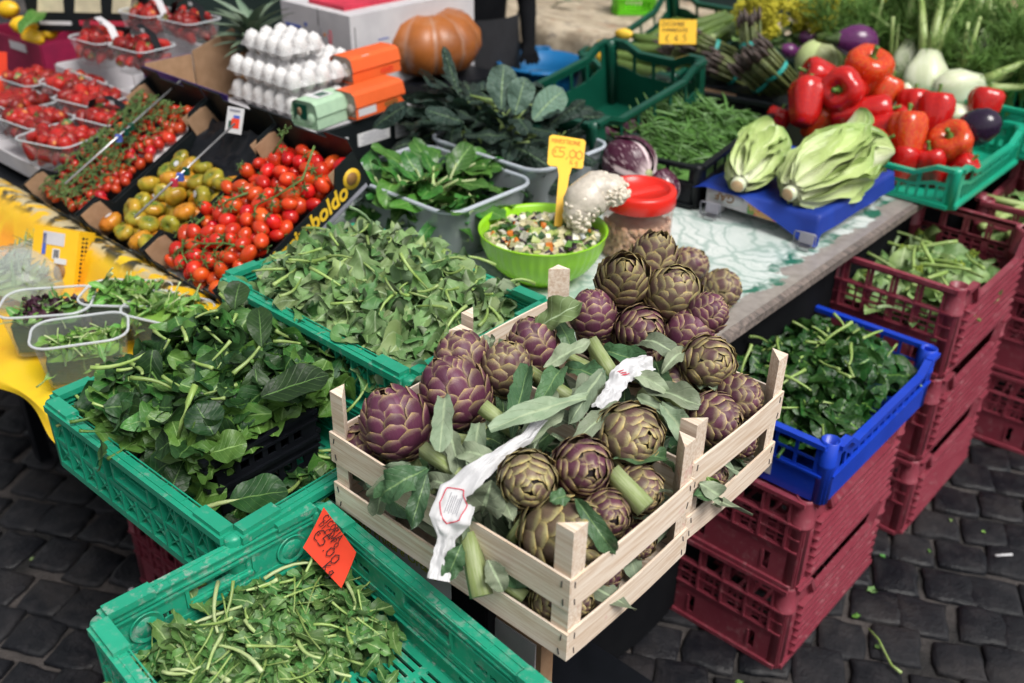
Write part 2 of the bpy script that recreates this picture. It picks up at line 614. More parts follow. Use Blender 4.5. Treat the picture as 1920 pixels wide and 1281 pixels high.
m_yellowgreen = leafmat('broad_pale_leaf', (.15, .26, .075), (.2, .32, .11), (.4, .5, .25), under=(.26, .36, .18), rough=.5, crinkle=.4, cscale=50)
m_brocc = plain('green_floret', (.16, .25, .02), (.3, .38, .04), 60, .7, .8, 160)
# ---------------------------------------------------------------- leaves and heaps
def leaf_mb(mb, L, Wd, seed=0, curl=.6, pitch=-.2, cup=.25, wav=.12, jag=.0, lobes=0, lobed=0., tip=1.5, base=.75, fat=.45, stem=0, stem_r=.003, nu=6, nv=9, twist=.4, bend=.3, M=None, smooth=True, fold=0, frill=0):
    """one leaf growing from the origin along +y; its stalk, if any, runs back along -y"""
    r = random.Random(seed)
    ph = [r.uniform(0, 6.28) for _ in range(8)]
    pts, fr = [], []
    p, a, b = Vector((0, 0, 0)), pitch, 0
    N = nv
    tw = r.uniform(-twist, twist)
    bd = r.uniform(-bend, bend)
    for j in range(N + 1):
        t = j / N
        d = Vector((sin(b), cos(b) * cos(a), sin(a)))
        pts.append(p.copy())
        z = Vector((1, 0, 0)).cross(d).normalized()
        x = d.cross(z)
        q = Matrix.Rotation(tw * t, 3, d)
        fr.append((q @ x, q @ z))
        p = p + d * (L / N)
        a -= curl / N * (1 + .6 * sin(3 * t + ph[0]))
        b += bd / N

    def half(t):
        w = (t ** base) * ((1 - t) ** (1 / tip)) if t > 0 else 0
        k = (fat ** base) * ((1 - fat) ** (1 / tip))
        return Wd / 2 * w / k

    def fn(u, v):
        s = (u - .5) * 2
        j = min(N, int(round(v * N)))
        w = half(min(.995, max(.02, v)))
        if lobes:
            w *= 1 - lobed * (.5 + .5 * cos(2 * pi * lobes * v + (ph[1] if s > 0 else ph[2])))
        w *= 1 + jag * (noise.noise(Vector((v * 6.5 + seed, s * .7, seed * 1.7))))
        x, z = fr[j]
        zz = frill * Wd * s ** 4 * sin(v * 26 + (ph[6] if s > 0 else ph[7])) * v + fold * w * abs(s) + cup * w * (abs(s) ** 1.5) + wav * Wd * abs(s) * sin(v * 11 + (ph[3] if s > 0 else ph[4])) + .25 * wav * Wd * sin(v * 17 + ph[5] + s * 3)
        return pts[j] + x * (s * w) + z * zz
    mb.grid(fn, nu, nv, smooth, M)
    return pts


def leaf_mesh(name, mat, stemmat=None, stem=.0, stem_r=.003, seed=0, **k):
    mb = MB()
    leaf_mb(mb, seed=seed, **k)
    nf = len(mb.f)
    if stem and seed % (8 if 600 <= seed < 900 else 4) == 0:
        r = random.Random(seed + 99)
        a = -r.uniform(-.2, .5)
        sd = r.uniform(-.35, .35)
        pts = [Vector((sd * (t ** 2) * stem, -t * stem, a * (t ** 2) * stem)) for t in (0, .35, .7, 1)]
        pts.insert(0, Vector((0, k['L'] * .3, -.001)))
        mb.tube(pts, [stem_r * .5, stem_r * .8, stem_r, stem_r * 1.1, stem_r * 1.25], 5)
    me = mb.mesh(name)
    me.materials.append(mat)
    if stem:
        me.materials.append(stemmat)
        mi = [0] * nf + [1] * (len(mb.f) - nf)
        me.polygons.foreach_set('material_index', mi)
    return me


def heap(parent, meshes, n, area, hfun, size=(.8, 1.15), tilt=.45, name='leaf', jit=.012, under=0, undermesh=None, undermat=None, mound=None, edge=.0, seed=1, lift=0., yaws=None, center=None):
    """n leaves as parts strewn over the surface z = hfun(x, y), the lower layers joined as one piece of stuff"""
    r = random.Random(seed)
    x0, x1, y0, y1 = area

    def place(zoff):
        x, y = r.uniform(x0, x1), r.uniform(y0, y1)
        e = .012
        h = hfun(x, y)
        nx, ny = -(hfun(x + e, y) - h) / e, -(hfun(x, y + e) - h) / e
        nrm = Vector((nx * .8, ny * .8, 1)).normalized()
        q = nrm.to_track_quat('Z', 'Y').to_matrix().to_4x4()
        yw = r.uniform(0, 6.283) if yaws is None else r.gauss(*yaws)
        s = r.uniform(*size)
        return TR(x, y, h + zoff) @ q @ RZ(yw) @ RX(r.gauss(0, tilt)) @ RY(r.gauss(0, tilt)) @ SC(s)
    if under:
        mb = MB()
        um = undermesh or meshes
        for i in range(under):
            me = r.choice(um)
            M = place(r.uniform(-.05, -.008)) @ TR(0, center if center is not None else -.04, 0)
            vs = [M @ v.co for v in me.vertices]
            ul = me.uv_layers[0].data
            uvs = [(.24, .37)] * len(vs)
            for lp in me.loops:
                uvs[lp.vertex_index] = tuple(ul[lp.index].uv)
            mb.add(vs, [tuple(p.vertices) for p in me.polygons], uvs, True)
        if mound:
            mb.grid(lambda u, v: Vector((x0 + (x1 - x0) * u, y0 + (y1 - y0) * v, hfun(x0 + (x1 - x0) * u, y0 + (y1 - y0) * v) - mound)), 14, 14)
            mb.uv[-225:] = [(.24, .37)] * 225
        o = part(name + '_mass' if not name.endswith('s') else name, mb, undermat or um[0].materials[0], parent)
        o['kind'] = 'stuff'
    out = []
    for i in range(n):
        me = r.choice(meshes)
        M = place(r.uniform(0, jit) + lift) @ TR(0, center if center is not None else -.04, 0)
        out.append(link(name, me, None, parent, mw=M))
    return out


def stalks(parent, mat, n, area, hfun, L=(.05, .11), rad=.0032, name='stem', seed=3, curl=.8, lift=.008, tilt=.25, variants=6):
    r = random.Random(seed)
    ms = []
    for i in range(variants):
        l = r.uniform(*L)
        c = r.uniform(-curl, curl)
        pts = []
        p, a = Vector((-l / 2, 0, 0)), -c / 2
        for j in range(7):
            pts.append(p.copy())
            p = p + Vector((cos(a), sin(a), .1 * sin(j))) * (l / 6)
            a += c / 6
        mb = MB()
        mb.tube(pts, [rad * (1.2 - .09 * j) for j in range(7)], 6)
        me = mb.mesh(name)
        me.materials.append(mat)
        ms.append(me)
    for i in range(n):
        x, y = r.uniform(area[0], area[1]), r.uniform(area[2], area[3])
        M = TR(x, y, hfun(x, y) + lift + r.uniform(0, .012)) @ RZ(r.uniform(0, 6.28)) @ RY(r.gauss(0, tilt)) @ RX(r.uniform(0, 6)) @ SC(r.uniform(.8, 1.2))
        link(name, r.choice(ms), None, parent, mw=M)


def hump(cx, cy, rx, ry, top, edge, rough=.012, seed=0):
    def f(x, y):
        d = ((x - cx) / rx) ** 2 + ((y - cy) / ry) ** 2
        return edge + (top - edge) * max(0, 1 - d) ** .8 + rough * noise.noise(Vector((x * 14, y * 14, seed)))
    return f


# ---------------------------------------------------------------- crates
def wall_frames(w, d):
    """matrices of the four walls of a box w (x) by d (y): panel x along the wall, y outward normal negative"""
    return [(TR(-w / 2, -d / 2, 0), w), (TR(w / 2, -d / 2, 0) @ RZ(pi / 2), d), (TR(w / 2, d / 2, 0) @ RZ(pi), w), (TR(-w / 2, d / 2, 0) @ RZ(-pi / 2), d)]


def mesh_crate(name, label, mat, M, w, d, h, group=None):
    """folding harvest crate: ribbed lattice walls with a hand grip, rounded corner posts and a slotted floor"""
    t = thing(name, label, 'crate', mw=M, group=group)
    for i, (F, L) in enumerate(wall_frames(w, d)):
        mb = MB()
        gx0, gx1 = L / 2 - .055, L / 2 + .055
        holes = [(gx0, h * .62, gx1, h * .62 + .026)]
        for s in (0, 1):
            x0, x1 = (.05, gx0 - .02) if s == 0 else (gx1 + .02, L - .05)
            n = max(2, int((x1 - x0) / .034))
            st = (x1 - x0) / n
            for k in range(n):
                if k % 3 != 1:
                    holes.append((x0 + k * st + .003, h * .56, x0 + (k + 1) * st - .003, h * .56 + .011))
                holes.append((x0 + k * st + .003, h * .16, x0 + (k + 1) * st - .003, h * .16 + .009))
        mb.panel(L - .012, h - .014, .003, holes, F @ TR(.006, .006, .003))
        # rails on the outside
        for z, hh, th in ((h - .007, .014, .024), (h * .46, .008, .016), (h * .40, .005, .014), (.008, .016, .018), (h * .80, .004, .012)):
            mb.box((L / 2, .003 - (th - .006) / 2 + .004, z), (L - .024, th, hh), F)
        for yy in (.0135, -.0035):
            mb.box((L / 2, yy, h + .0008), (L - .05, .0025, .003), F)
        for q in range(int(L / .06)):
            mb.box((.04 + q * .06, .005, h + .0004), (.0016, .02, .0016), F)
        # rim laps
        for x in (.055, L - .055):
            mb.box((x, .004, h + .003), (.075, .026, .012), F)
        # upright ribs and the diagonal webs between them
        n = int(round(L / .05))
        st = (L - .03) / n
        for k in range(n + 1):
            x = .015 + k * st
            if gx0 - .005 < x < gx1 + .005:
                mb.box((x, -.002, h * .22), (.0035, .013, h * .42), F)
                continue
            mb.box((x, -.002, h * .5), (.0035, .013, h - .012), F)
        for k in range(n):
            xa, xb = .015 + k * st, .015 + (k + 1) * st
            xm = (xa + xb) / 2
            inside = gx0 - .03 < xm < gx1 + .03
            for (za, zb) in (((.46 * h, h * .96),) if not inside else ()) + ((.02, .40 * h),):
                for (p, q) in (((xa, za), (xb, zb)), ((xa, zb), (xb, za))):
                    mb.bar(F @ Vector((p[0], .0005, p[1])), F @ Vector((q[0], .0005, q[1])), .009, .0028, up=F.to_3x3() @ Vector((0, 1, 0)).cross(Vector((q[0] - p[0], 0, q[1] - p[1]))))
        # grip frame
        for x in (gx0 - .004, gx1 + .004):
            mb.box((x, .001, h * .62 + .013), (.006, .022, .04), F)
        mb.box((L / 2, .001, h * .62 - .004), (.118, .022, .006), F)
        # inside: the round moulded bosses at both ends and two ledges
        for x in (.07, L - .07):
            Mb = F @ TR(x, .0095, h * .62) @ RX(-pi / 2)
            mb.lathe([(.027, 0), (.029, .002), (.027, .004), (.025, .002)], 20, M=Mb)
            mb.lathe([(.019, 0), (.02, .0015), (.018, .003), (.0001, .003)], 16, M=Mb)
        for z in (h * .9, h * .84, h * .34):
            mb.box((L / 2, .0105, z), (L - .05, .006, .003), F)
        part('side_wall', mb, mat, t)
    for sx in (-1, 1):
        for sy in (-1, 1):
            mb = MB()
            pr = [(.0001, .001), (.0165, .001), (.0165, h - .006), (.0145, h - .0015), (.0001, h)]
            mb.lathe(pr, 14, M=TR(sx * (w / 2 - .0085), sy * (d / 2 - .0085), 0))
            part('corner_post', mb, mat, t)
    mb = MB()
    holes = []
    nx, ny = int(w / .075), int(d / .017)
    cw, ch = (w - .06) / nx, (d - .06) / ny
    for i in range(nx):
        for j in range(ny):
            holes.append((.03 + i * cw + .007, .03 + j * ch + .0045, .03 + (i + 1) * cw - .007, .03 + (j + 1) * ch - .0045))
    mb.panel(w - .02, d - .02, .006, holes, Matrix(((1, 0, 0, -w / 2 + .01), (0, 0, 1, -d / 2 + .01), (0, 1, 0, .012), (0, 0, 0, 1))))
    part('base', mb, mat, t)
    return t


def fruit_crate(name, label, mat, M, w, d, h, group=None, dip=.0, tag_on=None, flare=0.0, proto=None):
    """tall stacking crate: windows under the rim, a fine lattice, a plain skirt; long sides ribbed and dipped"""
    if proto is not None:
        t = dup(proto)
        l, q, s = M.decompose()
        t.location, t.rotation_mode, t.rotation_quaternion = l, 'QUATERNION', q
        t['label'] = label
        return t
    t = thing(name, label, 'crate', mw=M, group=group)
    for i, (F, L) in enumerate(wall_frames(w, d)):
        mb = MB()
        T = .004
        if i % 2 == 0:                             # short ends
            holes = []
            for k in range(4):
                s = (L - .10) / 4
                holes.append((.05 + k * s + .005, h * .74, .05 + (k + 1) * s - .005, h * .92))
                for kk in range(2):
                    for zz in range(4):
                        x0 = .05 + k * s + .005 + kk * (s - .01) / 2
                        holes.append((x0 + .003, h * (.44 + zz * .066) + .002, x0 + (s - .01) / 2 - .003, h * (.44 + (zz + 1) * .066) - .0025))
            for x in (.1, L - .1):
                holes.append((x - .009, h * .1, x + .009, h * .3))
            mb.panel(L - .02, h - .004, T, holes, F @ TR(.01, .008, 0))
            for x in (.1, L - .1):
                mb.box((x, .006, h * .2), (.006, .006, h * .19), F)
            for k in range(5):
                mb.box((.05 + k * (L - .1) / 4, .004, h * .68), (.006, .01, h * .5), F)
            for z, hh, th in ((h - .006, .012, .016), (h * .72, .006, .014), (h * .43, .005, .010), (h * .57, .004, .008), (.006, .012, .012)):
                mb.box((L / 2, .008 - th / 2 + .002, z), (L - .03, th, hh), F)
        else:                                      # long ribbed sides
            def tp(x, z, L=L):
                m = max(0., min(1., (min(x, L - .02 - x) - .07) / .035))
                return z * (1 - dip * m)
            holes = []
            n = 14
            s = (L - .1) / n
            for k in range(n):
                for zz in range(6):
                    z0 = h * (.14 + zz * .125)
                    if zz == 5 and dip > .1: continue
                    holes.append((.05 + k * s + .005, z0 + .007, .05 + (k + 1) * s - .005, z0 + h * .125 - .009))
            mb.panel(L - .02, h - .004, T, holes, F @ TR(.01, .008, 0), tp, xs=(.07, .105, L - .125, L - .09))
            for zz in range(7):
                z = h * (.14 + zz * .125)
                z2 = tp(L / 2, z)
                mb.bar(F @ Vector((.06, -.001, z2)), F @ Vector((L - .06, -.001, z2)), .017, .007)
            pts = [(.02, h - .006), (.085, h - .006), (.12, (h - .006) * (1 - dip)), (L - .12, (h - .006) * (1 - dip)), (L - .085, h - .006), (L - .02, h - .006)]
            for p, q in zip(pts, pts[1:]):
                mb.bar(F @ Vector((p[0], .001, p[1])), F @ Vector((q[0], .001, q[1])), .018, .012)
            mb.box((L / 2, .004, .006), (L - .03, .012, .012), F)
        part('side_wall', mb, mat, t)
    for sx in (-1, 1):
        for sy in (-1, 1):
            mb = MB()
            rr = .026
            mb.lathe([(rr * .9, 0), (rr * .9, h * .69), (rr * 1.12, h * .71), (rr * 1.12, h * .73), (rr, h * .74), (rr, h * .98), (rr * .96, h + .004), (rr * .8, h + .004), (rr * .78, h * .95), (.0001, h * .95)], 16, M=TR(sx * (w / 2 - rr), sy * (d / 2 - rr), 0))
            part('corner_post', mb, mat, t)
    mb = MB()
    mb.panel(w - .03, d - .03, .005, [(.02 + i * (w - .07) / 8 + .005, .02 + j * (d - .07) / 10 + .005, .02 + (i + 1) * (w - .07) / 8 - .005, .02 + (j + 1) * (d - .07) / 10 - .005) for i in range(8) for j in range(10)],
             Matrix(((1, 0, 0, -w / 2 + .015), (0, 0, 1, -d / 2 + .015), (0, 1, 0, .01), (0, 0, 0, 1))))
    part('base', mb, mat, t)
    return t


# ---------------------------------------------------------------- handwriting: strokes on a 1 x 1.4 letter box
GL = {'A': 'M0,0 .45,1.4 .9,0 M.2,.5 .7,.5', 'B': 'M0,0 0,1.4 .6,1.3 .65,.9 0,.75 .7,.6 .7,.1 0,0', 'C': 'M.8,1.2 .4,1.4 .05,.9 .1,.3 .45,0 .85,.2', 'D': 'M0,0 0,1.4 .6,1.2 .8,.7 .55,.1 0,0',
      'E': 'M.75,1.3 .2,1.4 .05,1 .5,.75 .05,.5 .1,.05 .8,.1', 'H': 'M0,0 0,1.4 M.7,0 .7,1.4 M0,.7 .7,.7', 'I': 'M.2,0 .2,1.4', 'K': 'M0,0 .05,1.4 M.6,1.1 .05,.6 .65,0', 'L': 'M0,1.4 0,0 .7,0',
      'M': 'M0,0 .1,1.4 .45,.5 .8,1.4 .9,0', 'N': 'M0,0 0,1.4 .7,0 .7,1.4', 'O': 'M.4,1.4 .05,1 .05,.4 .4,0 .8,.4 .8,1 .4,1.4', 'P': 'M0,0 0,1.4 .6,1.35 .7,1 .5,.7 0,.65', 'R': 'M0,0 0,1.4 .6,1.3 .65,.95 0,.7 .75,0',
      'S': 'M.75,1.2 .4,1.4 .05,1.1 .7,.5 .4,0 0,.2', 'T': 'M0,1.4 .8,1.4 M.4,1.4 .4,0', 'U': 'M0,1.4 .05,.3 .4,0 .7,.3 .75,1.4', 'Z': 'M0,1.4 .8,1.4 0,0 .8,0', '5': 'M.75,1.4 .15,1.4 .1,.8 .55,.85 .75,.45 .5,.05 0,.05',
      '0': 'M.4,1.2 .05,.9 .05,.3 .4,0 .75,.3 .75,.9 .4,1.2', '4': 'M.6,0 .6,1.4 0,.5 .85,.5', '.': 'M.2,0 .25,.08', ',': 'M.3,.1 .15,-.2', '€': 'M.9,1.35 .45,1.4 .1,.9 .1,.4 .4,0 .9,.1 M.3,.85 .5,.9 M.3,.6 .5,.65',
      'g': 'M.65,.8 .3,.9 .1,.5 .35,.2 .65,.5 .65,.9 .6,-.3 .2,-.4', 'q': 'M.6,.7 .25,.85 .1,.45 .35,.2 .6,.5 .6,-.4'}


def write(parent, text, M, size, mat, wt=.09, track=1.1, name='lettering', thick=.0006, seed=5):
    """handwritten line on the plane z = 0 of M, baseline along x"""
    r = random.Random(seed)
    mb = MB()
    x = 0
    for ch in text:
        if ch == ' ':
            x += .7; continue
        j = r.uniform(-.07, .07)
        for st in GL[ch].split('M')[1:]:
            ps = [tuple(float(c) for c in q.split(',')) for q in st.split()]
            for p, q in zip(ps, ps[1:]):
                a = Vector((x + p[0], p[1] + j, 0)) * size
                b = Vector((x + q[0], q[1] + j, 0)) * size
                e = (b - a).normalized() * wt * size * .4
                mb.bar(M @ (a - e), M @ (b + e), wt * size, thick, up=M.to_3x3() @ Vector((0, 0, 1)))
        x += track if ch not in '.,I' else track * .55
    return part(name, mb, mat, parent)


def printed(parent, text, M, size, mat, shear=0., name='lettering', align='CENTER', extrude=.0004, bold=0.):
    c = bpy.data.curves.new(name, 'FONT')
    c.body, c.size, c.shear, c.align_x, c.align_y = text, size, shear, align, 'CENTER'
    c.extrude, c.offset, c.resolution_u = extrude, bold, 3
    tmp = bpy.data.objects.new('tmp', c)
    me = bpy.data.meshes.new_from_object(tmp)
    bpy.data.objects.remove(tmp)
    bpy.data.curves.remove(c)
    me.materials.clear()
    me.materials.append(mat)
    return link(name, me, None, parent, mw=M)
# ---------------------------------------------------------------- ground
mb = MB()
mb.grid(lambda u, v: Vector(((u - .5) * 300, (v - .5) * 300, -.016)), 2, 2, False)
ground = solo('ground', mb, m_joint, 'dark wet cobbled street ground', 'ground', kind='structure')
cob = []
for i in range(8):
    r = random.Random(40 + i)
    mb = MB()
    n = 12
    base, mid, top, inn = [], [], [], []
    for k in range(n):
        a = 2 * pi * (k + .5) / n
        q = 1 / max(abs(cos(a)), abs(sin(a))) ** .82
        q *= r.uniform(.9, 1.07)
        base.append((.060 * q * cos(a), .058 * q * sin(a), -.05))
        mid.append((.061 * q * cos(a), .061 * q * sin(a), -.008 + r.uniform(-.002, .002)))
        top.append((.0575 * q * cos(a), .0575 * q * sin(a), -.0015 + r.uniform(-.0025, .001)))
        inn.append((.047 * q * cos(a), .047 * q * sin(a), r.uniform(-.0005, .0015)))
    vs = base + mid + top + inn + [(r.uniform(-.01, .01), r.uniform(-.01, .01), r.uniform(-.001, .002))]
    fs = []
    for lv in (0, 1, 2):
        fs += [(lv * n + k, lv * n + (k + 1) % n, (lv + 1) * n + (k + 1) % n, (lv + 1) * n + k) for k in range(n)]
    fs += [(3 * n + k, 3 * n + (k + 1) % n, 4 * n) for k in range(n)]
    mb.add(vs, fs, smooth=True)
    me = mb.mesh('cobblestone')
    me.materials.append(m_cobble)
    cob.append(me)
cands, rest = [], MB()
ca, sa = cos(radians(-14)), sin(radians(-14))
for i in range(-60, 61):
    for j in range(0, 90):
        x0 = i * .141 + (.07 if j % 2 else 0) + R(-.014, .014)
        y0 = j * .141 + R(-.014, .014) - 1.0
        x, y = x0 * ca - y0 * sa, x0 * sa + y0 * ca
        if y < .2: continue
        p = Vector((x, y, 0))
        u, v = px(p)
        if not (-120 < u < 2040 and v < 1420): continue
        a, b = p.dot(E1), p.dot(E2)
        vis = v > 560 and ((u < 560 and not (v > 1120 and u > 420)) or u > 1150) and not (-1.0 < a < -.7 and 1.85 < b < 2.4)
        cands.append((depth(p), vis, p))
near = sorted([c for c in cands if c[1]], key=lambda c: c[0])[:290]
ids = {id(c) for c in near}
for c in near:
    link('cobblestone', RND.choice(cob), None, ground, mw=TR(*c[2]) @ RZ(radians(-14) + R(-.06, .06) + RND.choice((0, pi / 2, pi))) @ RX(R(-.04, .04)) @ RY(R(-.04, .04)) @ SC((R(1.03, 1.2), R(1.03, 1.2), 1)))
for c in cands:
    if id(c) in ids or c[0] > 9: continue
    me = RND.choice(cob)
    M = TR(*c[2]) @ RZ(radians(-14) + R(-.06, .06)) @ SC((1.1, 1.1, 1))
    rest.add([M @ q.co for q in me.vertices], [tuple(f.vertices) for f in me.polygons], smooth=True)
o = part('cobbles', rest, m_cobble, ground)
o['kind'] = 'stuff'

# fallen scraps on the street
scrapm = [leaf_mesh('fallen_leaf', m, L=.05, Wd=.03, seed=300 + i, curl=.5, cup=.3, wav=.15, nu=4, nv=6) for i, m in enumerate((m_yellowgreen, m_salad, m_spin_pale))]
for i, (u, v, s, lab) in enumerate(((1627, 1108, .9, 'pale green leaf fallen on the cobbles, larger of the two beside the red stack'), (1614, 1155, .5, 'yellowish scrap of leaf in a joint between cobbles by the red stack'), (1640, 1212, .6, 'dull green leaf lying beside the long fallen stalk'),
                                    (1783, 978, .35, 'thin yellow leaf strip on the cobbles right of the red crates'), (1840, 996, .3, 'small yellow curled leaf, farther right on the cobbles'), (1741, 1035, .4, 'bright yellow leaf sliver on the cobbles near the stack corner'),
                                    (64, 1045, .3, 'tiny yellow leaf scrap alone on the dark cobbles at the left'), (1395, 1278, .6, 'green leaf at the foot of the red crate by the picture edge'), (1650, 1040, .45, 'green scrap at the rear foot of the pinkish crate'))):
    p = at(u, v, .006)
    tag(link('fallen_leaf', scrapm[i % 3], None, None, loc=p, rot=(R(-.15, .15), R(-.15, .15), R(0, 6)), scale=s), lab, 'leaf')
mb = MB()
q = [at(1628, 1178, .01), at(1648, 1200, .012), at(1660, 1225, .01), at(1672, 1248, .012), at(1690, 1262, .014)]
mb.tube(q, [.002, .003, .0032, .0036, .005], 6)
solo('fallen_stalk', mb, m_stem, 'long bent green stalk lying on the cobbles at the lower right', 'stalk')
mb = MB()
mb.tube([at(1866, 1042, .008), at(1898, 1040, .009)], .004, 6)
solo('cigarette_end', mb, m_paper, 'whitish cigarette end on the cobbles near the right picture edge', 'cigarette end')
mb = MB()
mb.lathe([(.0001, -.003), (.008, -.002), (.0095, .001), (.006, .004), (.0001, .005)], 8, M=TR(*at(247, 1106, .006)))
solo('paper_scrap', mb, m_paper, 'small white scrap lying on the cobbles beside the dark red crate', 'scrap')

# ---------------------------------------------------------------- the stall table
t = thing('market_table', 'market stall table with white and green marble print top and worn grey edge', 'table', W(-.965, 1.0, 0), YAW)
mb = MB()
mb.box((-.7, 1.445, .888), (1.4, 2.77, .024))
part('tabletop', mb, m_marble, t)
mb = MB()
n = 26
def edge_fn(u, v):
    s = v * 4
    c = [(-.0, .012), (.016, .008), (.017, -.012), (.002, -.022), (-.01, -.022)][int(round(s))]
    y = .05 + u * 2.79
    w_ = .004 * noise.noise(Vector((y * 7, v * 3, 4)))
    return Vector((c[0] + .001 + w_, y, .888 + c[1] + w_))
mb.grid(edge_fn, 60, 4, False)
part('edge_board', mb, m_oldwood, t)
for (x, y) in ((-.12, .1), (-.12, 2.7), (-1.3, .1), (-1.3, 2.7)):
    mb = MB(); mb.box((x, y, .437), (.05, .05, .875)); part('leg', mb, m_black, t)
mb = MB(); mb.box((-.7, 1.4, .3), (1.2, 2.6, .02)); part('shelf', mb, m_black, t)
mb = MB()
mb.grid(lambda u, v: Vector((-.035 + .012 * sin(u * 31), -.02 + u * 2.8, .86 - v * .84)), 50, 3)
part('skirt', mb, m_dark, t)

t = thing('display_table', 'dark table carrying the fruit boxes at the left of the stall', 'table', W(-3.3, 1.95, 0), YAW)
mb = MB(); mb.box((0, 0, .86), (1.9, 1.66, .03)); part('tabletop', mb, m_black, t)
for (x, y) in ((-.85, -.7), (.85, -.7), (-.85, .7), (.85, .7)):
    mb = MB(); mb.box((x, y, .42), (.05, .05, .84)); part('leg', mb, m_black, t)
mb = MB()
mb.grid(lambda u, v: Vector((.93 + .012 * sin(u * 23), -.8 + u * 1.6, .84 - v * .82)), 40, 3)
mb.grid(lambda u, v: Vector((-.9 + 1.83 * u, -.78 + .012 * sin(u * 31), .84 - v * .82)), 40, 3)
part('skirt', mb, m_dark, t)

# dark awning cloth that closes the stall at the back
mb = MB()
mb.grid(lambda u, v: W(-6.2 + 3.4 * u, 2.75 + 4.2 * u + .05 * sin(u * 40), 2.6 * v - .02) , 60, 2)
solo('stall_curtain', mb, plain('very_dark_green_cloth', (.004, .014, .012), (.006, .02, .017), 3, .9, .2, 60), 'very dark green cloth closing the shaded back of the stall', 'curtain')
# ---------------------------------------------------------------- wooden artichoke crates
def wood_crate(label, M, w, d, zs, seed):
    """corner posts of triangular section, two slats a side, staples, thin bottom boards; zs: slat heights"""
    t = thing('wooden_crate', label, 'crate', mw=M, group='pale wooden crates of artichokes')
    r = random.Random(seed)
    b0, l1, u0, u1, pt = zs
    for sx in (-1, 1):
        for sy in (-1, 1):
            mb = MB()
            s = .03
            poly = [(0, 0), (-sx * s, 0), (0, -sy * s)]
            if sx * sy < 0: poly = [poly[0], poly[2], poly[1]]
            mb.prism(poly, pt + r.uniform(-.004, .006), TR(sx * (w / 2 - .0045), sy * (d / 2 - .0045), .004) @ RY(r.uniform(-.015, .015)))
            part('corner_post', mb, m_wood, t)
    stap = MB(); stap.box((0, 0, 0), (.0011, .0016, .011)); sm = stap.mesh('staple'); sm.materials.append(m_staple)
    for i, (F, L) in enumerate(wall_frames(w, d)):
        for (z0, z1) in ((b0, l1), (u0, u1)):
            mb = MB()
            LL = L if i % 2 == 0 else L - .0085
            wp = [r.uniform(-.0015, .0015) for _ in range(6)]
            x0 = (L - LL) / 2
            nn = 16
            th = .004
            vs, fs = [], []
            for k in range(nn + 1):
                x = x0 + LL * k / nn
                yy = .003 * sin(pi * k / nn) * r.choice((1, 1)) * (1 if i % 2 else .6)
                za = z0 + wp[0] + (wp[1]) * sin(k * .7 + wp[2] * 900) * .6
                zb = z1 + wp[3] + (wp[4]) * sin(k * .5 + wp[5] * 900) * .6
                vs += [(x, -th / 2 - yy, za), (x, th / 2 - yy, za), (x, th / 2 - yy, zb), (x, -th / 2 - yy, zb)]
            for k in range(nn):
                o = k * 4
                for e in range(4):
                    fs.append((o + e, o + 4 + e, o + 4 + (e + 1) % 4, o + (e + 1) % 4))
            fs += [(0, 1, 2, 3), (nn * 4 + 3, nn * 4 + 2, nn * 4 + 1, nn * 4)]
            # object axes along the board so that the grain follows it
            part('slat', mb.add(vs, fs), m_wood, t, mw=F @ TR(0, .002, 0))
            for x in (.013, L - .013):
                for zz in (z0 + .012, z1 - .012):
                    link('staple', sm, None, t, mw=F @ TR(x + r.uniform(-.003, .003), -.0009, zz) @ RY(r.uniform(-.3, .3)))
    for k in range(4):
        mb = MB(); mb.box((0, 0, 0), (w - .004, d / 4 - .006, .003))
        part('bottom_board', mb, m_wood, t, loc=(0, -d / 2 + d / 8 + k * d / 4, .0035 + b0 - .006))
    mb = MB(); mb.box((0, 0, 0), (w - .012, .012, .006)); part('bottom_edge', mb, m_wood, t, loc=(0, -d / 2 + .012, b0 - .004))
    return t


WF = FR(-.851, .953, .933)
WR = FR(-.857, 1.2485, .952)
wood_crate('pale wooden slatted crate of artichokes, the nearer of the two, front corner post in view', WF, .508, .306, (.0, .053, .097, .153, .228), 5)
wood_crate('pale wooden slatted crate of artichokes, the farther one against the marble table', WR, .508, .286, (.0, .05, .1, .156, .226), 6)


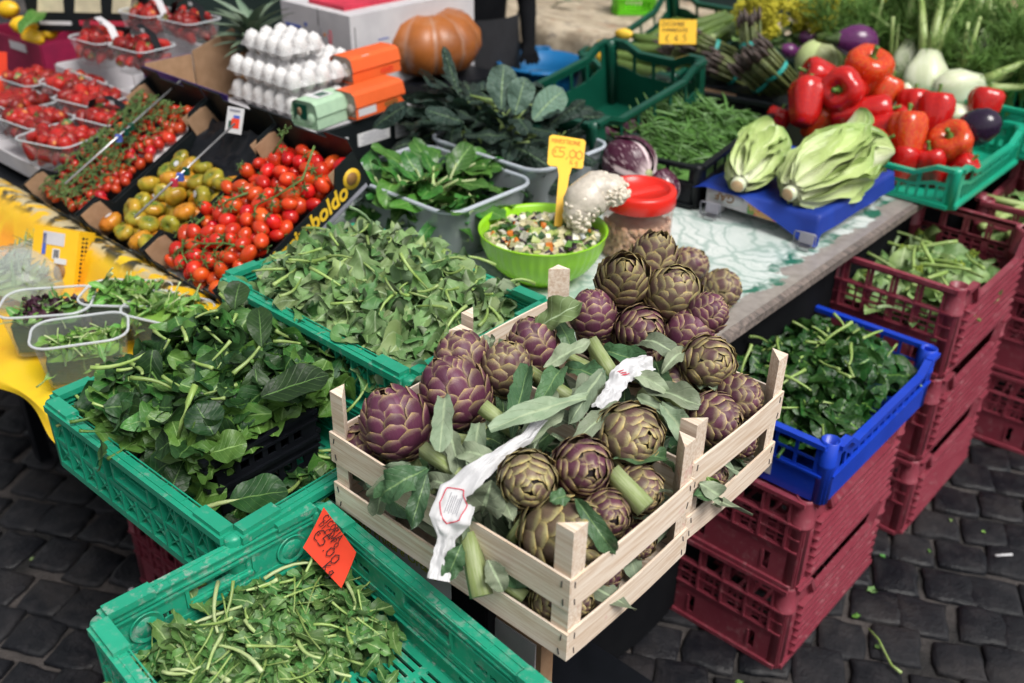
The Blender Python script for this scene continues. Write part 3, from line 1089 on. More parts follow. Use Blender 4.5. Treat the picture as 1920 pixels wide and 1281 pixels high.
# ---------------------------------------------------------------- artichokes
def bract_mat():
    n = NT('artichoke_bract')
    uv, x, y = n.uv()
    v = n.coords()
    oi = n.n('ShaderNodeObjectInfo')
    sp = n.n('ShaderNodeSeparateColor'); n.l(oi.outputs['Color'], sp.inputs[0])
    g = sp.outputs[0]                                   # 0 purple bud .. 1 green bud
    e = n.math('SUBTRACT', 1, n.math('MULTIPLY', n.math('ABSOLUTE', n.math('SUBTRACT', x, .5)), 2))
    nz = n.noise(v, 38, 4)
    edge = n.step(n.math('ADD', e, n.math('MULTIPLY_ADD', nz, .8, -.4)), .02, .42)
    tipm = n.step(n.math('ADD', y, n.math('MULTIPLY_ADD', nz, .3, -.15)), .66, .93, 1, 0)
    basem = n.step(n.math('ADD', y, n.math('MULTIPLY_ADD', nz, .4, -.2)), .0, .5)
    m = n.math('MULTIPLY', n.math('MULTIPLY_ADD', edge, .6, .4), n.math('MULTIPLY_ADD', tipm, .65, .35))
    pur = n.mix(g, (.095, .022, .052), (.08, .032, .045))
    pale = n.mix(g, (.38, .27, .2), (.42, .39, .17))
    k = n.math('SUBTRACT', n.math('MULTIPLY_ADD', g, -.38, 1.2), n.math('MULTIPLY', n.math('SUBTRACT', 1, m), .85))
    k = n.math('MULTIPLY', n.math('MULTIPLY', n.math('MAXIMUM', k, 0), n.math('MULTIPLY_ADD', basem, .5, .5)), 1, clamp=True)
    col = n.mix(k, pale, pur)
    streak = n.noise(uv, 3, 3, .6, (26, 1.2, 1))
    col = n.mix(n.math('MULTIPLY', n.step(streak, .5, .75), .35), col, n.mix(g, (.2, .1, .14), (.24, .24, .12)))
    tan = n.math('MULTIPLY', n.step(n.math('SUBTRACT', y, n.math('MULTIPLY', nz, .14)), .8, .93), n.math('MULTIPLY_ADD', g, .3, .55))
    col = n.mix(tan, col, (.5, .37, .13))
    rim = n.math('MULTIPLY', n.step(e, .0, .16, 1, 0), n.math('MULTIPLY', n.step(y, .35, .8), .8))
    col = n.mix(rim, col, (.42, .32, .13))
    br = n.math('MULTIPLY', n.step(n.noise(v, 16, 5, .7), .56, .66), n.step(y, .5, .85))
    col = n.mix(n.math('MULTIPLY', br, .75), col, (.1, .055, .025))
    h = n.n('ShaderNodeHueSaturation'); n.l(col, h.inputs['Color'])
    n.l(n.math('MULTIPLY_ADD', n.objrand(), .7, .75), h.inputs['Value'])
    n.bump(n.math('ADD', streak, n.math('MULTIPLY', n.noise(v, 160, 3), .5)), .25, .001)
    return n.done(h.outputs[0], .48, .4)


m_bract = bract_mat()
m_heart = plain('artichoke_heart', (.03, .018, .02), None, 20, .7)
m_artstem = plain('artichoke_stalk', (.26, .33, .11), (.34, .4, .2), 25, .5, .3, 60, stretch=(14, 14, 1), vary=.4)
m_artcut = plain('cut_stalk_end', (.42, .44, .25), (.3, .33, .15), 60, .7)
BR = {}


def bracts(openness):
    """one mesh per ring of a bud of unit radius: list of (mesh, count, phase)"""
    if openness in BR: return BR[openness]
    out = []
    rings = ((152, 6, .9, .06), (133, 8, .95, .07), (114, 9, .95, .065), (95, 9, .95, .055), (77, 9, .92, .045), (61, 8, .9, .035), (47, 8, .85, .025), (34, 7, .8, .012), (22, 6, .74, .0), (12, 5, .66, -.012), (4, 3, .55, -.035))
    for k, (th, cnt, wd, off) in enumerate(rings):
        mb = MB()
        ext = 52 - k * 1.9
        nu, nv = 6, 6
        lift = (.10 + .16 * openness) * (1 if k < 6 else .7) + (.02 * k if openness > .6 and k > 5 else 0)
        for side in (0, 1):
            def fn(u, v, side=side):
                s = (u - .5) * 2
                wv = (.62 + .9 * v - .55 * v * v) * (max(0, 1 - v) ** .42 if v > .5 else 1.0 - .25 * 0) if v > .5 else (.62 + .9 * v - .55 * v * v)
                wv = min(wv, .62 + .9 * v - .55 * v * v)
                if v > .5: wv = (.62 + .45 - .1375) * (max(0.0, 1 - ((v - .5) / .5) ** 2.6) ** .55)
                if v > .93: wv = max(wv, .02)
                tt = radians(th + ext * (1 - v) - 2 + 0)
                notch = .10 * (1 - abs(s)) ** 3 * 0 - (.05 * (1 - min(1, abs(s) * 3)) if v > .9 else 0)
                tt = tt - 0 * notch
                rad = 1 + off + lift * v ** 2.6 - .035 * (1 - v) + .085 * (1 - s * s) * sin(pi * min(1, .1 + v * .85)) - side * .035 * (1 - .75 * abs(s) ** 2) * (1 - .6 * v)
                ww = wd * wv * .52
                rr = rad * sin(tt)
                y = rr
                z = rad * cos(tt) * 1.02
                x = s * ww
                # wrap round the bud
                ax = x / max(.30, rr)
                ax = max(-1.25, min(1.25, ax))
                R0 = max(rr, .04)
                if R0 < .3:
                    return Vector((x, R0 - .3 * (ax * x) * .3, z - .12 * x * x))
                return Vector((R0 * sin(ax), R0 * cos(ax), z))
            o = len(mb.f)
            mb.grid(fn, nu, nv)
            if side:
                for q in range(o, len(mb.f)): mb.f[q].reverse()
        me = mb.mesh('bract')
        me.materials.append(m_bract)
        out.append((me, cnt, k * 2.4, k))
    BR[openness] = out
    return out


heart_mb = MB()
heart_mb.lathe([(.0001, -.95), (.5, -.82), (.8, -.5), (.92, -.1), (.9, .3), (.72, .6), (.4, .82), (.0001, .9)], 14)
heart_me = heart_mb.mesh('heart'); heart_me.materials.append(m_heart)
art_grp = 'artichokes heaped in the wooden crates'


def artichoke(u, v, z, dpx, tip, green, op, label, stalk=None, squash=1.0, seed=0, fromring=0):
    p = at(u, v, z)
    rad = dpx * depth(p) / FPX / 2 * .88
    if p.z < 1.16 and v > 560:
        a_, b_ = p.dot(E1), p.dot(E2)
        a_ = min(max(a_, -1.095 + rad * .6), -.612 - rad)
        b_ = max(b_, .812 + rad)
        p = W(a_, b_, p.z)
    r = random.Random(seed * 7 + 3)
    t = thing('artichoke', label, 'artichoke', group=art_grp, mw=aim(p, seen(*tip), r.uniform(0, 6), rad) @ SC((1, 1, 1.13 if tip[1] > .65 else 1.03)))
    hs = link('heart', heart_me, None, t)
    for me, cnt, ph, k in bracts(op):
        for i in range(cnt):
            a = ph + 2 * pi * i / cnt + r.uniform(-.07, .07)
            gg = min(1, max(0, green + r.uniform(-.13, .13) + (.1 if k < 2 else 0)))
            link('bract', me, None, t, mw=RZ(a) @ RX(r.uniform(-.1, .06) - (.18 if r.random() < .1 else 0)) @ RY(r.uniform(-.06, .06)) @ SC((r.uniform(.85, 1.12), r.uniform(.98, 1.03), r.uniform(.94, 1.06)) if squash == 1 else (1, 1, squash)), color=(gg, 0, 0, 1))
    if stalk:
        L, rr, bend = stalk
        mb = MB()
        pts = [Vector((bend * (s ** 2), 0, -.86 - L * s)) for s in (0, .2, .45, .7, .9, 1)]
        mb.lathe([(rr * 1.5, 0), (rr * 1.06, .12), (rr, .3), (rr * .96, .6), (rr, .95), (rr * 1.02, 1)], 14, fn=lambda q, h, a, tt: Vector((bend * h ** 2 + q * (1 + .09 * cos(6 * a)) * cos(a), q * (1 + .09 * cos(6 * a)) * sin(a), -.86 - L * h)))
        part('stalk', mb, m_artstem, t)
    return t


ARTS = [
    # u, v, z, px across, tip (right, up, towards), greenness, openness, label, stalk
    (742, 792, 1.115, 130, (-.35, .9, .25), .06, .25, 'large deep purple artichoke at the left corner of the nearer crate, by the left post', (1.5, .2, .3)),
    (690, 835, 1.05, 95, (-.6, -.1, .75), .5, .4, 'half hidden brownish artichoke under the large purple one by the left post', None),
    (853, 735, 1.125, 128, (-.55, .8, .1), .16, .3, 'purple artichoke with pale bract bases, second from the left post, stalk to the right', (2.0, .22, -.2)),
    (868, 678, 1.12, 108, (-.1, .95, .1), .42, .25, 'pale mauve artichoke right in front of the doubled middle post at the back', None),
    (950, 692, 1.13, 98, (.05, .96, .3), .7, .2, 'cream and mauve upright artichoke, palest of them, right of the pale mauve one', None),
    (1000, 648, 1.12, 98, (-.25, .9, .2), .22, .3, 'purple artichoke with tan tips beside the back slat of the farther crate', (1.2, .2, .2)),
    (990, 900, 1.14, 112, (.1, -.22, .95), .9, .5, 'artichoke facing out with tan rimmed open bracts, right of the white wrapper', None),
    (1092, 875, 1.145, 112, (.3, -.12, .9), .42, .6, 'dark purple artichoke with a flat open top, in the middle of the nearer crate', None),
    (1180, 820, 1.135, 130, (.42, -.05, .9), .82, .5, 'broad tan and purple artichoke in front of the doubled middle post', None),
    (1050, 1003, 1.075, 150, (.75, -.1, .45), 1.0, .9, 'largest artichoke, green with loose bracts, behind the front corner post', None),
    (1152, 972, 1.09, 98, (.3, -.1, .95), .5, .4, 'purple artichoke lying under the dark hanging leaf near the front corner', None),
    (1215, 928, 1.085, 98, (.55, -.2, .8), .75, .4, 'green and mauve artichoke inside the right slat of the nearer crate', None),
    (1035, 1128, .98, 88, (.1, .1, .9), 1.0, .5, 'green artichoke seen between the slats left of the front post', None),
    (1090, 1130, .98, 72, (.8, -.1, .5), .8, .4, 'artichoke seen between the slats just right of the front post', None),
    (1152, 1085, .985, 76, (.8, 0, .5), .4, .4, 'purple artichoke seen between the right slats, second from the front post', None),
    (1225, 1030, .99, 76, (.8, 0, .5), .5, .4, 'brown artichoke seen between the right slats, third from the front post', None),
    (1170, 530, 1.21, 104, (-.02, .5, .8), .85, .95, 'dark artichoke with blackish open centre, topmost at the back of the heap', None),
    (1224, 490, 1.13, 92, (.15, .75, .5), .75, .7, 'brown tipped artichoke at the very back of the heap beside the jar', None),
    (1262, 552, 1.20, 108, (.12, .55, .75), .85, .4, 'round tan and green artichoke in the middle of the rear heap', None),
    (1292, 500, .945, 74, (.6, .5, .4), .6, .4, 'small artichoke behind the rear heap, towards the marble table', None),
    (1352, 542, .945, 76, (.9, .2, .4), .72, .3, 'lone olive artichoke lying on the marble table top', None),
    (1112, 590, 1.17, 88, (-.1, .95, .15), .1, .15, 'upright purple artichoke on a thick pale stalk left of the dark open one', (2.2, .3, .5)),
    (1200, 620, 1.15, 96, (.4, -.15, .88), .35, .5, 'purple artichoke turned to the right below the dark open one', None),
    (1292, 630, 1.15, 96, (.3, .7, .3), .18, .3, 'mauve artichoke behind the big one at the right slat', None),
    (1327, 588, 1.19, 78, (.75, .5, .3), .2, .3, 'smaller mauve artichoke over the table edge at the right', None),
    (1328, 682, 1.135, 106, (.3, .12, .93), .78, .35, 'big olive and purple artichoke at the right of the farther crate, tip facing out', None),
    (1385, 745, 1.10, 88, (.9, .1, .3), .5, .4, 'pale mauve artichoke leaning on the right corner post', None),
    (1350, 792, 1.10, 104, (.75, -.1, .6), .45, .4, 'mauve artichoke against the right slat of the farther crate', None),
    (1395, 830, 1.02, 66, (.8, 0, .5), .3, .4, 'small artichoke in the gap between right slats, by the right corner post', None),
    (1342, 892, 1.0, 62, (.6, 0, .7), .4, .4, 'small purple artichoke in the gap between right slats above the hanging leaf', None),
]
for i, A in enumerate(ARTS):
    artichoke(*A[:8], stalk=A[8], seed=i)
# the lower heads that carry the rear heap, on the table corner and in the end of the farther crate
for i, (a, b, z) in enumerate(((-1.04, 1.47, .95), (-1.02, 1.57, .95), (-1.02, 1.50, 1.04), (-1.04, 1.60, 1.04), (-.95, 1.33, 1.11), (-.86, 1.33, 1.09), (-.77, 1.32, 1.08))):
    u_, v_ = px(W(a, b, z))
    artichoke(u_, v_, z, 96, (R(-.6, .6), .6, .4), .5, .3, ('artichoke at the bottom of the rear heap, on the table corner', 'second bottom artichoke of the rear heap, nearer the jar', 'purple artichoke in the middle layer of the rear heap', 'artichoke in the middle layer of the rear heap, behind', 'artichoke under the dark open one in the crate end', 'artichoke under the round tan one in the crate end', 'artichoke under the small mauve one in the crate end')[i], seed=60 + i)


# ---------------------------------------------------------------- leaves and stalks among the artichokes
ART_GREENS = thing('artichoke_greens', 'grey green cut leaves and stalks lying between the artichokes in both wooden crates', 'artichoke leaves', W(-.85, 1.08, .95), YAW)
AGI = (Matrix.Translation(W(-.85, 1.08, .95)) @ RZ(YAW)).inverted()


def leaf_at(p0, p1, wd, mat, seed, face=.5, curl=.5, jag=.12, lobes=0, lobed=0, stem=0, parent=ART_GREENS, inv=AGI, name='leaf', wav=.1, cup=.25, fold=0, up=None, fat=.45, roll=0, nv=12, tip=1.6):
    d = p1 - p0
    L = d.length
    y = d.normalized()
    zz = (Vector((0, 0, 1)) * (1 - face) - FW * face)
    if up is not None: zz = up
    x = y.cross(zz).normalized()
    z = x.cross(y)
    M = Matrix(((x.x, y.x, z.x, p0.x), (x.y, y.y, z.y, p0.y), (x.z, y.z, z.z, p0.z), (0, 0, 0, 1))) @ RY(roll)
    me = leaf_mesh(name, mat, m_artstem, stem, wd * .07, seed, L=L * 1.05, Wd=wd, curl=curl, pitch=curl * .5, cup=cup, fold=fold, wav=wav, jag=jag, lobes=lobes, lobed=lobed, tip=tip, nv=nv, nu=8, fat=fat, twist=.3, bend=.15)
    return link(name, me, None, parent, mw=inv @ M)


def P(u, v, z): return at(u, v, z)


AL, AD = m_artleaf, m_artleaf_d
for k, (a, b, wd, mt, kw) in enumerate((
    (P(1112, 742, 1.17), P(925, 822, 1.16), .05, AL, dict(curl=.35, tip=3, jag=.2)),
    (P(1000, 830, 1.13), P(1035, 700, 1.17), .075, AL, dict(curl=-.5)),
    (P(960, 820, 1.14), P(985, 710, 1.15), .055, AD, dict(curl=.4)),
    (P(1075, 770, 1.15), P(1125, 705, 1.18), .07, AL, dict(curl=.5)),
    (P(835, 745, 1.15), P(840, 880, 1.12), .05, AL, dict(curl=.9, tip=3, jag=.25)),
    (P(838, 800, 1.14), P(868, 890, 1.11), .045, AL, dict(curl=.6)),
    (P(800, 880, 1.12), P(722, 935, 1.06), .075, AD, dict(curl=1.2, face=.7)),
    (P(735, 880, 1.10), P(712, 950, 1.02), .055, AL, dict(curl=.6, face=.8)),
    (P(800, 890, 1.12), P(775, 985, 1.05), .05, AD, dict(curl=.7, face=.9, jag=.25)),
    (P(690, 890, 1.02), P(775, 975, 1.0), .06, AD, dict(curl=.2, face=.9)),
    (P(905, 960, 1.08), P(930, 880, 1.15), .085, AL, dict(curl=.9, face=.8, fat=.65)),
    (P(950, 960, 1.08), P(985, 990, 1.06), .06, AL, dict(curl=.8)),
    (P(875, 960, 1.10), P(888, 1005, 1.05), .055, AL, dict(curl=.5, face=.9, fat=.6)),
    (P(865, 1020, 1.06), P(840, 1085, 1.02), .05, AD, dict(curl=.6, face=.9)),
    (P(915, 1050, 1.05), P(945, 1105, 1.02), .05, AL, dict(curl=.3, face=.9)),
    (P(1080, 935, 1.14), P(1150, 1045, 1.085), .045, AD, dict(curl=.5, face=.75, tip=2, jag=.05)),
    (P(1065, 930, 1.14), P(1030, 945, 1.14), .04, AD, dict(curl=.6)),
    (P(1010, 612, 1.16), P(1092, 575, 1.2), .085, m_rapini, dict(curl=.3, face=.7, stem=.05, jag=.18, fat=.6)),
    (P(1180, 640, 1.14), P(1280, 665, 1.15), .05, AL, dict(curl=.7, tip=3)),
    (P(1190, 715, 1.13), P(1305, 775, 1.12), .055, AL, dict(curl=.3, tip=3, jag=.25)),
    (P(1195, 745, 1.12), P(1290, 805, 1.11), .05, AL, dict(curl=.2)),
    (P(1240, 700, 1.14), P(1290, 645, 1.16), .045, AL, dict(curl=.7)),
    (P(1130, 660, 1.13), P(1215, 690, 1.13), .06, AD, dict(curl=.5)),
    (P(1060, 690, 1.12), P(1140, 720, 1.13), .06, AD, dict(curl=.4)),
    (P(1230, 680, 1.13), P(1240, 745, 1.11), .06, AD, dict(curl=.5)),
    (P(1305, 720, 1.10), P(1345, 735, 1.11), .05, AL, dict(curl=.5)),
    (P(1310, 905, 1.06), P(1355, 940, 1.0), .055, AL, dict(curl=.8, face=.8, fat=.55)),
    (P(1325, 895, 1.06), P(1340, 915, 1.03), .03, m_salad, dict(curl=.6, face=.8)),
    (P(880, 810, 1.1), P(960, 850, 1.1), .06, AD, dict(curl=.3)),
    (P(860, 820, 1.09), P(950, 880, 1.09), .05, AD, dict(curl=.3)),
    (P(1010, 780, 1.12), P(1080, 800, 1.12), .07, AL, dict(curl=.4)),
    (P(1090, 790, 1.12), P(1130, 850, 1.11), .06, AL, dict(curl=.4)),
    (P(1240, 850, 1.1), P(1290, 880, 1.08), .06, AD, dict(curl=.4)),
    (P(960, 1000, 1.05), P(1000, 1060, 1.02), .07, AD, dict(curl=.4, face=.8)),
    (P(930, 1030, 1.04), P(985, 1100, 1.0), .07, AD, dict(curl=.3, face=.8)),
    (P(1350, 940, 1.0), P(1310, 925, 1.05), .04, AD, dict(curl=.5)),
    (P(905, 650, 1.12), P(930, 640, 1.13), .05, AL, dict(curl=.5)),
    (P(975, 835, 1.14), P(1050, 745, 1.18), .06, AL, dict(curl=-.4)), (P(1130, 700, 1.17), P(1075, 790, 1.16), .055, AL, dict(curl=.6)), (P(900, 790, 1.13), P(880, 900, 1.11), .05, AL, dict(curl=.5)),
    (P(1020, 690, 1.15), P(1100, 655, 1.16), .05, AL, dict(curl=.5)), (P(1160, 760, 1.15), P(1080, 835, 1.15), .05, AL, dict(curl=.4)), (P(1240, 760, 1.13), P(1300, 850, 1.1), .055, AL, dict(curl=.5)),
    (P(940, 870, 1.13), P(860, 850, 1.12), .05, AL, dict(curl=.7)), (P(930, 900, 1.12), P(960, 985, 1.09), .055, AL, dict(curl=.5)), (P(1055, 690, 1.15), P(1010, 760, 1.15), .055, AD, dict(curl=.4)),
    (P(1180, 700, 1.15), P(1255, 735, 1.14), .045, AL, dict(curl=.5)), (P(770, 870, 1.1), P(730, 900, 1.06), .05, AL, dict(curl=.9, face=.7)), (P(1040, 600, 1.15), P(1080, 660, 1.13), .05, AD, dict(curl=.5)),
    (P(880, 930, 1.11), P(800, 905, 1.09), .05, AL, dict(curl=.6)), (P(1150, 860, 1.13), P(1250, 870, 1.11), .045, AD, dict(curl=.5)),
)):
    kw.setdefault('jag', .22)
    kw.setdefault('lobes', 3.5 + (k % 3))
    kw.setdefault('lobed', .13)
    kw.setdefault('wav', .2)
    kw.setdefault('cup', -.15 + .1 * (k % 4))
    kw.setdefault('fold', (.55, .3, .7, .15, .45)[k % 5])
    kw['curl'] = kw.get('curl', .4) * 1.7
    leaf_at(a, b, wd * .66, mt, 500 + k, **kw)
# bed of leaves low in both crates
bed = [leaf_mesh('leaf', m, L=.17, Wd=.042, seed=520 + i, curl=.5, cup=.3, wav=.12, jag=.2, nu=6, nv=9) for i, m in enumerate((AL, AD, AL, AD))]
heap(ART_GREENS, bed, 46, (-.23, .23, -.25, .25), lambda x, y: .075 + .03 * noise.noise(Vector((x * 9, y * 9, 2))), tilt=.4, center=-.085, seed=77, under=50, mound=.045)


top_l = [leaf_mesh('leaf', m, L=R(.17, .23), Wd=R(.03, .042), seed=530 + i, curl=R(.6, 1.6), cup=-.1, fold=R(.2, .7), wav=.2, jag=.2, lobes=4, lobed=.15, nu=8, nv=14, tip=2) for i, m in enumerate((AL, AL, AD, AL, AL, AD))]
heap(ART_GREENS, top_l, 34, (-.2, .19, -.22, .22), lambda x, y: .125 + .02 * noise.noise(Vector((x * 9, y * 9, 5))), tilt=.35, center=-.1, seed=79)


def rod(p0, p1, r0, r1, mat, name, parent, inv, sag=0, n=10, ridged=True, cut=True):
    mb = MB()
    d = p1 - p0
    M = aim(p0, d)
    L = d.length
    mb.lathe([(r0, 0), (r0 * .98, L * .3), ((r0 + r1) / 2, L * .6), (r1, L)], n, fn=lambda q, h, a, t: Vector((q * (1 + (.12 * cos(5 * a) if ridged else 0)) * cos(a) + sag * sin(pi * t), q * (1 + (.12 * cos(5 * a) if ridged else 0)) * sin(a), h)))
    o = part(name, mb, mat, parent, mw=inv @ M)
    return o


for k, (a, b, r0, r1) in enumerate((
    (P(905, 762, 1.15), P(968, 812, 1.12), .0125, .011), (P(795, 842, 1.11), P(862, 890, 1.1), .0125, .010), (P(1148, 885, 1.14), P(1212, 952, 1.11), .0145, .0155),
    (P(878, 1000, 1.06), P(902, 1118, 1.0), .0150, .0165), (P(1110, 640, 1.16), P(1150, 705, 1.13), .013, .0145), (P(830, 818, 1.1), P(940, 838, 1.1), .009, .010),
    (P(850, 838, 1.1), P(945, 868, 1.09), .011, .012), (P(985, 690, 1.12), P(1075, 750, 1.1), .011, .013), (P(1060, 665, 1.12), P(1120, 700, 1.12), .009, .012),
    (P(1215, 700, 1.13), P(1300, 790, 1.1), .009, .011), (P(990, 975, 1.09), P(960, 1015, 1.05), .014, .012), (P(1200, 735, 1.11), P(1275, 800, 1.08), .011, .011), (P(925, 1075, 1.0), P(985, 1120, .98), .010, .011))):
    rod(a, b, r0, r1, m_artstem, 'stalk', ART_GREENS, AGI)

# white printed wrappers that tie the bunches
def ribbon(pts, wds, name, label, marks, ups=None, seed=1):
    n = len(pts)
    r = random.Random(seed)
    fr = []
    for i in range(n):
        d = (pts[min(n - 1, i + 1)] - pts[max(0, i - 1)]).normalized()
        zz = (Vector((0, 0, .5)) - FW * .6).normalized()
        x = d.cross(zz).normalized()
        fr.append((x, x.cross(d)))
    mb = MB()

    def fn(u, v):
        t = v * (n - 1)
        i = min(n - 2, int(t))
        f = t - i
        p = pts[i].lerp(pts[i + 1], f)
        x = fr[i][0].lerp(fr[i + 1][0], f)
        z = fr[i][1].lerp(fr[i + 1][1], f)
        w = wds[i] * (1 - f) + wds[i + 1] * f
        s = (u - .5)
        return p + x * (w * s) + z * (.009 * noise.noise(Vector((u * 2.6, v * 8, seed))) + .006 * abs(noise.noise(Vector((u * 7, v * 15, seed + 3)))) - .5 * w * s * s) + x * (.004 * noise.noise(Vector((3, v * 14, seed + 7))))
    mb.grid(fn, 20, 64)
    o = solo(name, mb, m_paper, label, 'wrapper')
    return o, fn, lambda t: fr[min(n - 1, int(t * (n - 1)))][1]


w1, f1, n1 = ribbon([P(1018, 782, 1.155), P(985, 822, 1.155), P(940, 850, 1.152), P(895, 885, 1.145), P(858, 925, 1.12), P(842, 975, 1.1), P(838, 1010, 1.07), P(830, 1045, 1.045), P(822, 1088, 1.02)],
                   [.018, .02, .024, .034, .06, .062, .026, .03, .034], 'paper_wrapper', 'white paper band with red hexagon print draped over the front of the nearer crate', None, seed=4)
mb = MB()
hexa = [(.18, .53), (.45, .475), (.8, .50), (.86, .565), (.55, .655), (.25, .615), (.18, .53)]
for p, q in zip(hexa, hexa[1:]):
    for k in range(6):
        a = (p[0] + (q[0] - p[0]) * k / 6, p[1] + (q[1] - p[1]) * k / 6)
        b = (p[0] + (q[0] - p[0]) * (k + 1) / 6, p[1] + (q[1] - p[1]) * (k + 1) / 6)
        mb.bar(f1(*a) + n1(.55) * .0012, f1(*b) + n1(.55) * .0012, .0014, .0006, up=n1(.55))
part('red_print', mb, m_redink, w1)
mb = MB()
for k in range(7):
    u0 = .34 + .05 * k
    mb.bar(f1(u0, .51 + .006 * (k % 3)) + n1(.55) * .0012, f1(u0 + .01, .6 - .008 * (k % 2)) + n1(.55) * .0012, .0008, .0005, up=n1(.55))
part('grey_print', mb, m_greyink, w1)
w2, f2, n2 = ribbon([P(1222, 676, 1.165), P(1190, 686, 1.165), P(1165, 702, 1.16), P(1148, 735, 1.15), P(1128, 768, 1.14)], [.034, .04, .036, .03, .034], 'paper_wrapper', 'crumpled white paper band with red print across stalks in the farther crate', None, seed=9)
mb = MB()
for k in range(5):
    mb.bar(f2(.3 + .08 * k, .42 + .03 * (k % 2)) + n2(.4) * .0012, f2(.36 + .08 * k, .52) + n2(.4) * .0012, .0013, .0005, up=n2(.4))
part('red_print', mb, m_redink, w2)

# what the wooden crates stand on
t = thing('black_crate', 'black plastic crate with a white paper label under the artichoke crates', 'crate', W(-.97, 1.09, .765), YAW)
for i, (F, L) in enumerate(wall_frames(.38, .52)):
    mb = MB()
    hs = [(.03 + k * (L - .06) / 8 + .006, .03, .03 + (k + 1) * (L - .06) / 8 - .006, .075) for k in range(8)]
    mb.panel(L, .155, .005, hs, F)
    mb.box((L / 2, -.002, .15), (L, .016, .01), F)
    part('side_wall', mb, m_black, t)
mb = MB(); mb.box((0, 0, .004), (.37, .51, .006)); part('base', mb, m_black, t)
mb = MB(); mb.box((-.03, -.2685, .128), (.30, .0015, .05)); lb = part('paper_label', mb, m_paper, t)
printed(lb, 'Ingrosso Frutta e Ortaggi', TR(-.03, -.2698, .135) @ RX(pi / 2), .024, m_limeink)
t = thing('cardboard_box', 'white faced cardboard box with brown edge standing under the wooden crates', 'box', W(-.9, 1.08, .3), YAW)
mb = MB(); mb.box((.135, -.215, .28), (.165, .03, .56)); part('carton', mb, m_card, t)
mb = MB(); mb.box((.130, -.2315, .28), (.155, .003, .555)); part('white_face', mb, m_whitecard, t)
mb = MB()
mb.tube([(.16, -.2345, .44), (.175, -.2345, .46), (.2, -.2345, .455), (.19, -.2345, .43), (.165, -.2345, .415), (.16, -.2345, .39)], .004, 6)
part('blue_print', mb, m_blueink, t)
t = thing('black_bin', 'black plastic bin in the shade under the wooden crates', 'bin', W(-.92, 1.1, 0), YAW)
mb = MB(); mb.box((0, 0, .145), (.40, .46, .29), taper=.9); part('body', mb, m_black, t)
mb = MB(); mb.box((0, 0, .291), (.43, .49, .014)); part('rim', mb, m_black, t)

# ---------------------------------------------------------------- green crates of leaves
C1 = FR(-.848, .562, .785, radians(-4.6))
mesh_crate('green_crate', 'dusty green folding crate of chicory nearest the street, red price card inside', m_green, C1, .60, .40, .15, 'green folding crates of greens')
C2 = FR(-1.449, .813, .802, radians(1.1))
mesh_crate('green_crate', 'green folding crate heaped with dark spinach on top of red crates', m_green_b, C2, .60, .40, .15, 'green folding crates of greens')
C3 = FR(-1.462, 1.231, .907)
mesh_crate('green_crate', 'green folding crate heaped with pale turnip greens in front of the bowl', m_green_b, C3, .60, .40, .15, 'green folding crates of greens')

# chicory: fine cut leaves and white stalks
t = thing('chicory_heap', 'heap of cut field chicory with white stalk ends in the nearest green crate', 'chicory', mw=C1)
chs = [leaf_mesh('leaf', m_chic, m_stem, R(.03, .06), .0022, 600 + i, L=R(.06, .10), Wd=R(.022, .036), curl=R(-.3, .9), cup=.3, wav=.2, jag=.3, lobes=R(3, 5), lobed=.45, nu=4, nv=12, bend=.8, twist=1.0, fat=.6) for i in range(9)]
def hch(x, y): return .022 + .055 * max(0, 1 - ((x + .2) / .2) ** 2) ** .6 * max(0, 1 - ((y + .0) / .21) ** 4) ** .8 + .012 * noise.noise(Vector((x * 13, y * 13, 1)))
heap(t, chs, 230, (-.275, -.06, -.17, .17), hch, size=(.7, 1.2), tilt=.28, center=-.02, seed=21, under=260, lift=.004)
heap(t, chs, 40, (-.08, .02, -.17, .17), hch, size=(.6, 1.0), tilt=.2, center=-.02, seed=24)
stalks(t, m_stem_white, 14, (-.26, -.05, -.16, .16), lambda x, y: hch(x, y) + .008, (.05, .11), .0029, 'stem', 22, 1.4, tilt=.1)
stalks(t, m_stem, 16, (-.26, -.02, -.16, .16), lambda x, y: hch(x, y) + .006, (.06, .12), .0015, 'stem', 23, 1.6)

# price card
M = Matrix.Translation(at(620, 1028, .925))
nz = (Vector((0, 0, .45)) - FW * .7 + RT * -.1).normalized()
xx = (at(642, 1042, .92) - at(598, 1014, .93)).normalized()
p0, p1, p3 = at(607, 951, .955), at(668, 1036, .93), at(568, 1027, .91)
ex = (p1 - p0)
t = thing('price_card', 'red handwritten price card standing in the chicory crate', 'price card', p0)
q4 = at(640, 1103, .89)
mb = MB()
mb.grid(lambda u, v: (p0.lerp(p1, u)).lerp(p3.lerp(q4, u), v) - p0 + (Vector((0, 0, 1)) - FW).normalized() * (-.003 * sin(pi * v)), 8, 8)
part('card', mb, m_sign_red, t)
ey = (p3 - p0)
xn = ex.normalized()
zn = xn.cross(-ey.normalized()).normalized()
if zn.dot(FW) > 0: zn = -zn
yn = zn.cross(xn)
def card_M(u, v):
    p = ex * u + ey * v - (Vector((0, 0, 1)) - FW).normalized() * (.003 * sin(pi * v)) + zn * .0036
    return Matrix(((xn.x, yn.x, zn.x, p.x), (xn.y, yn.y, zn.y, p.y), (xn.z, yn.z, zn.z, p.z), (0, 0, 0, 1)))
LX = ex.length
write(t, 'CICORIA', card_M(.1, .18), LX * .078, m_ink, .13)
write(t, 'DI CAMPO', card_M(.1, .34), LX * .066, m_ink, .13)
write(t, '€5.00', card_M(.08, .63), LX * .135, m_ink, .1)
write(t, 'Kg', card_M(.56, .87), LX * .11, m_ink, .12)

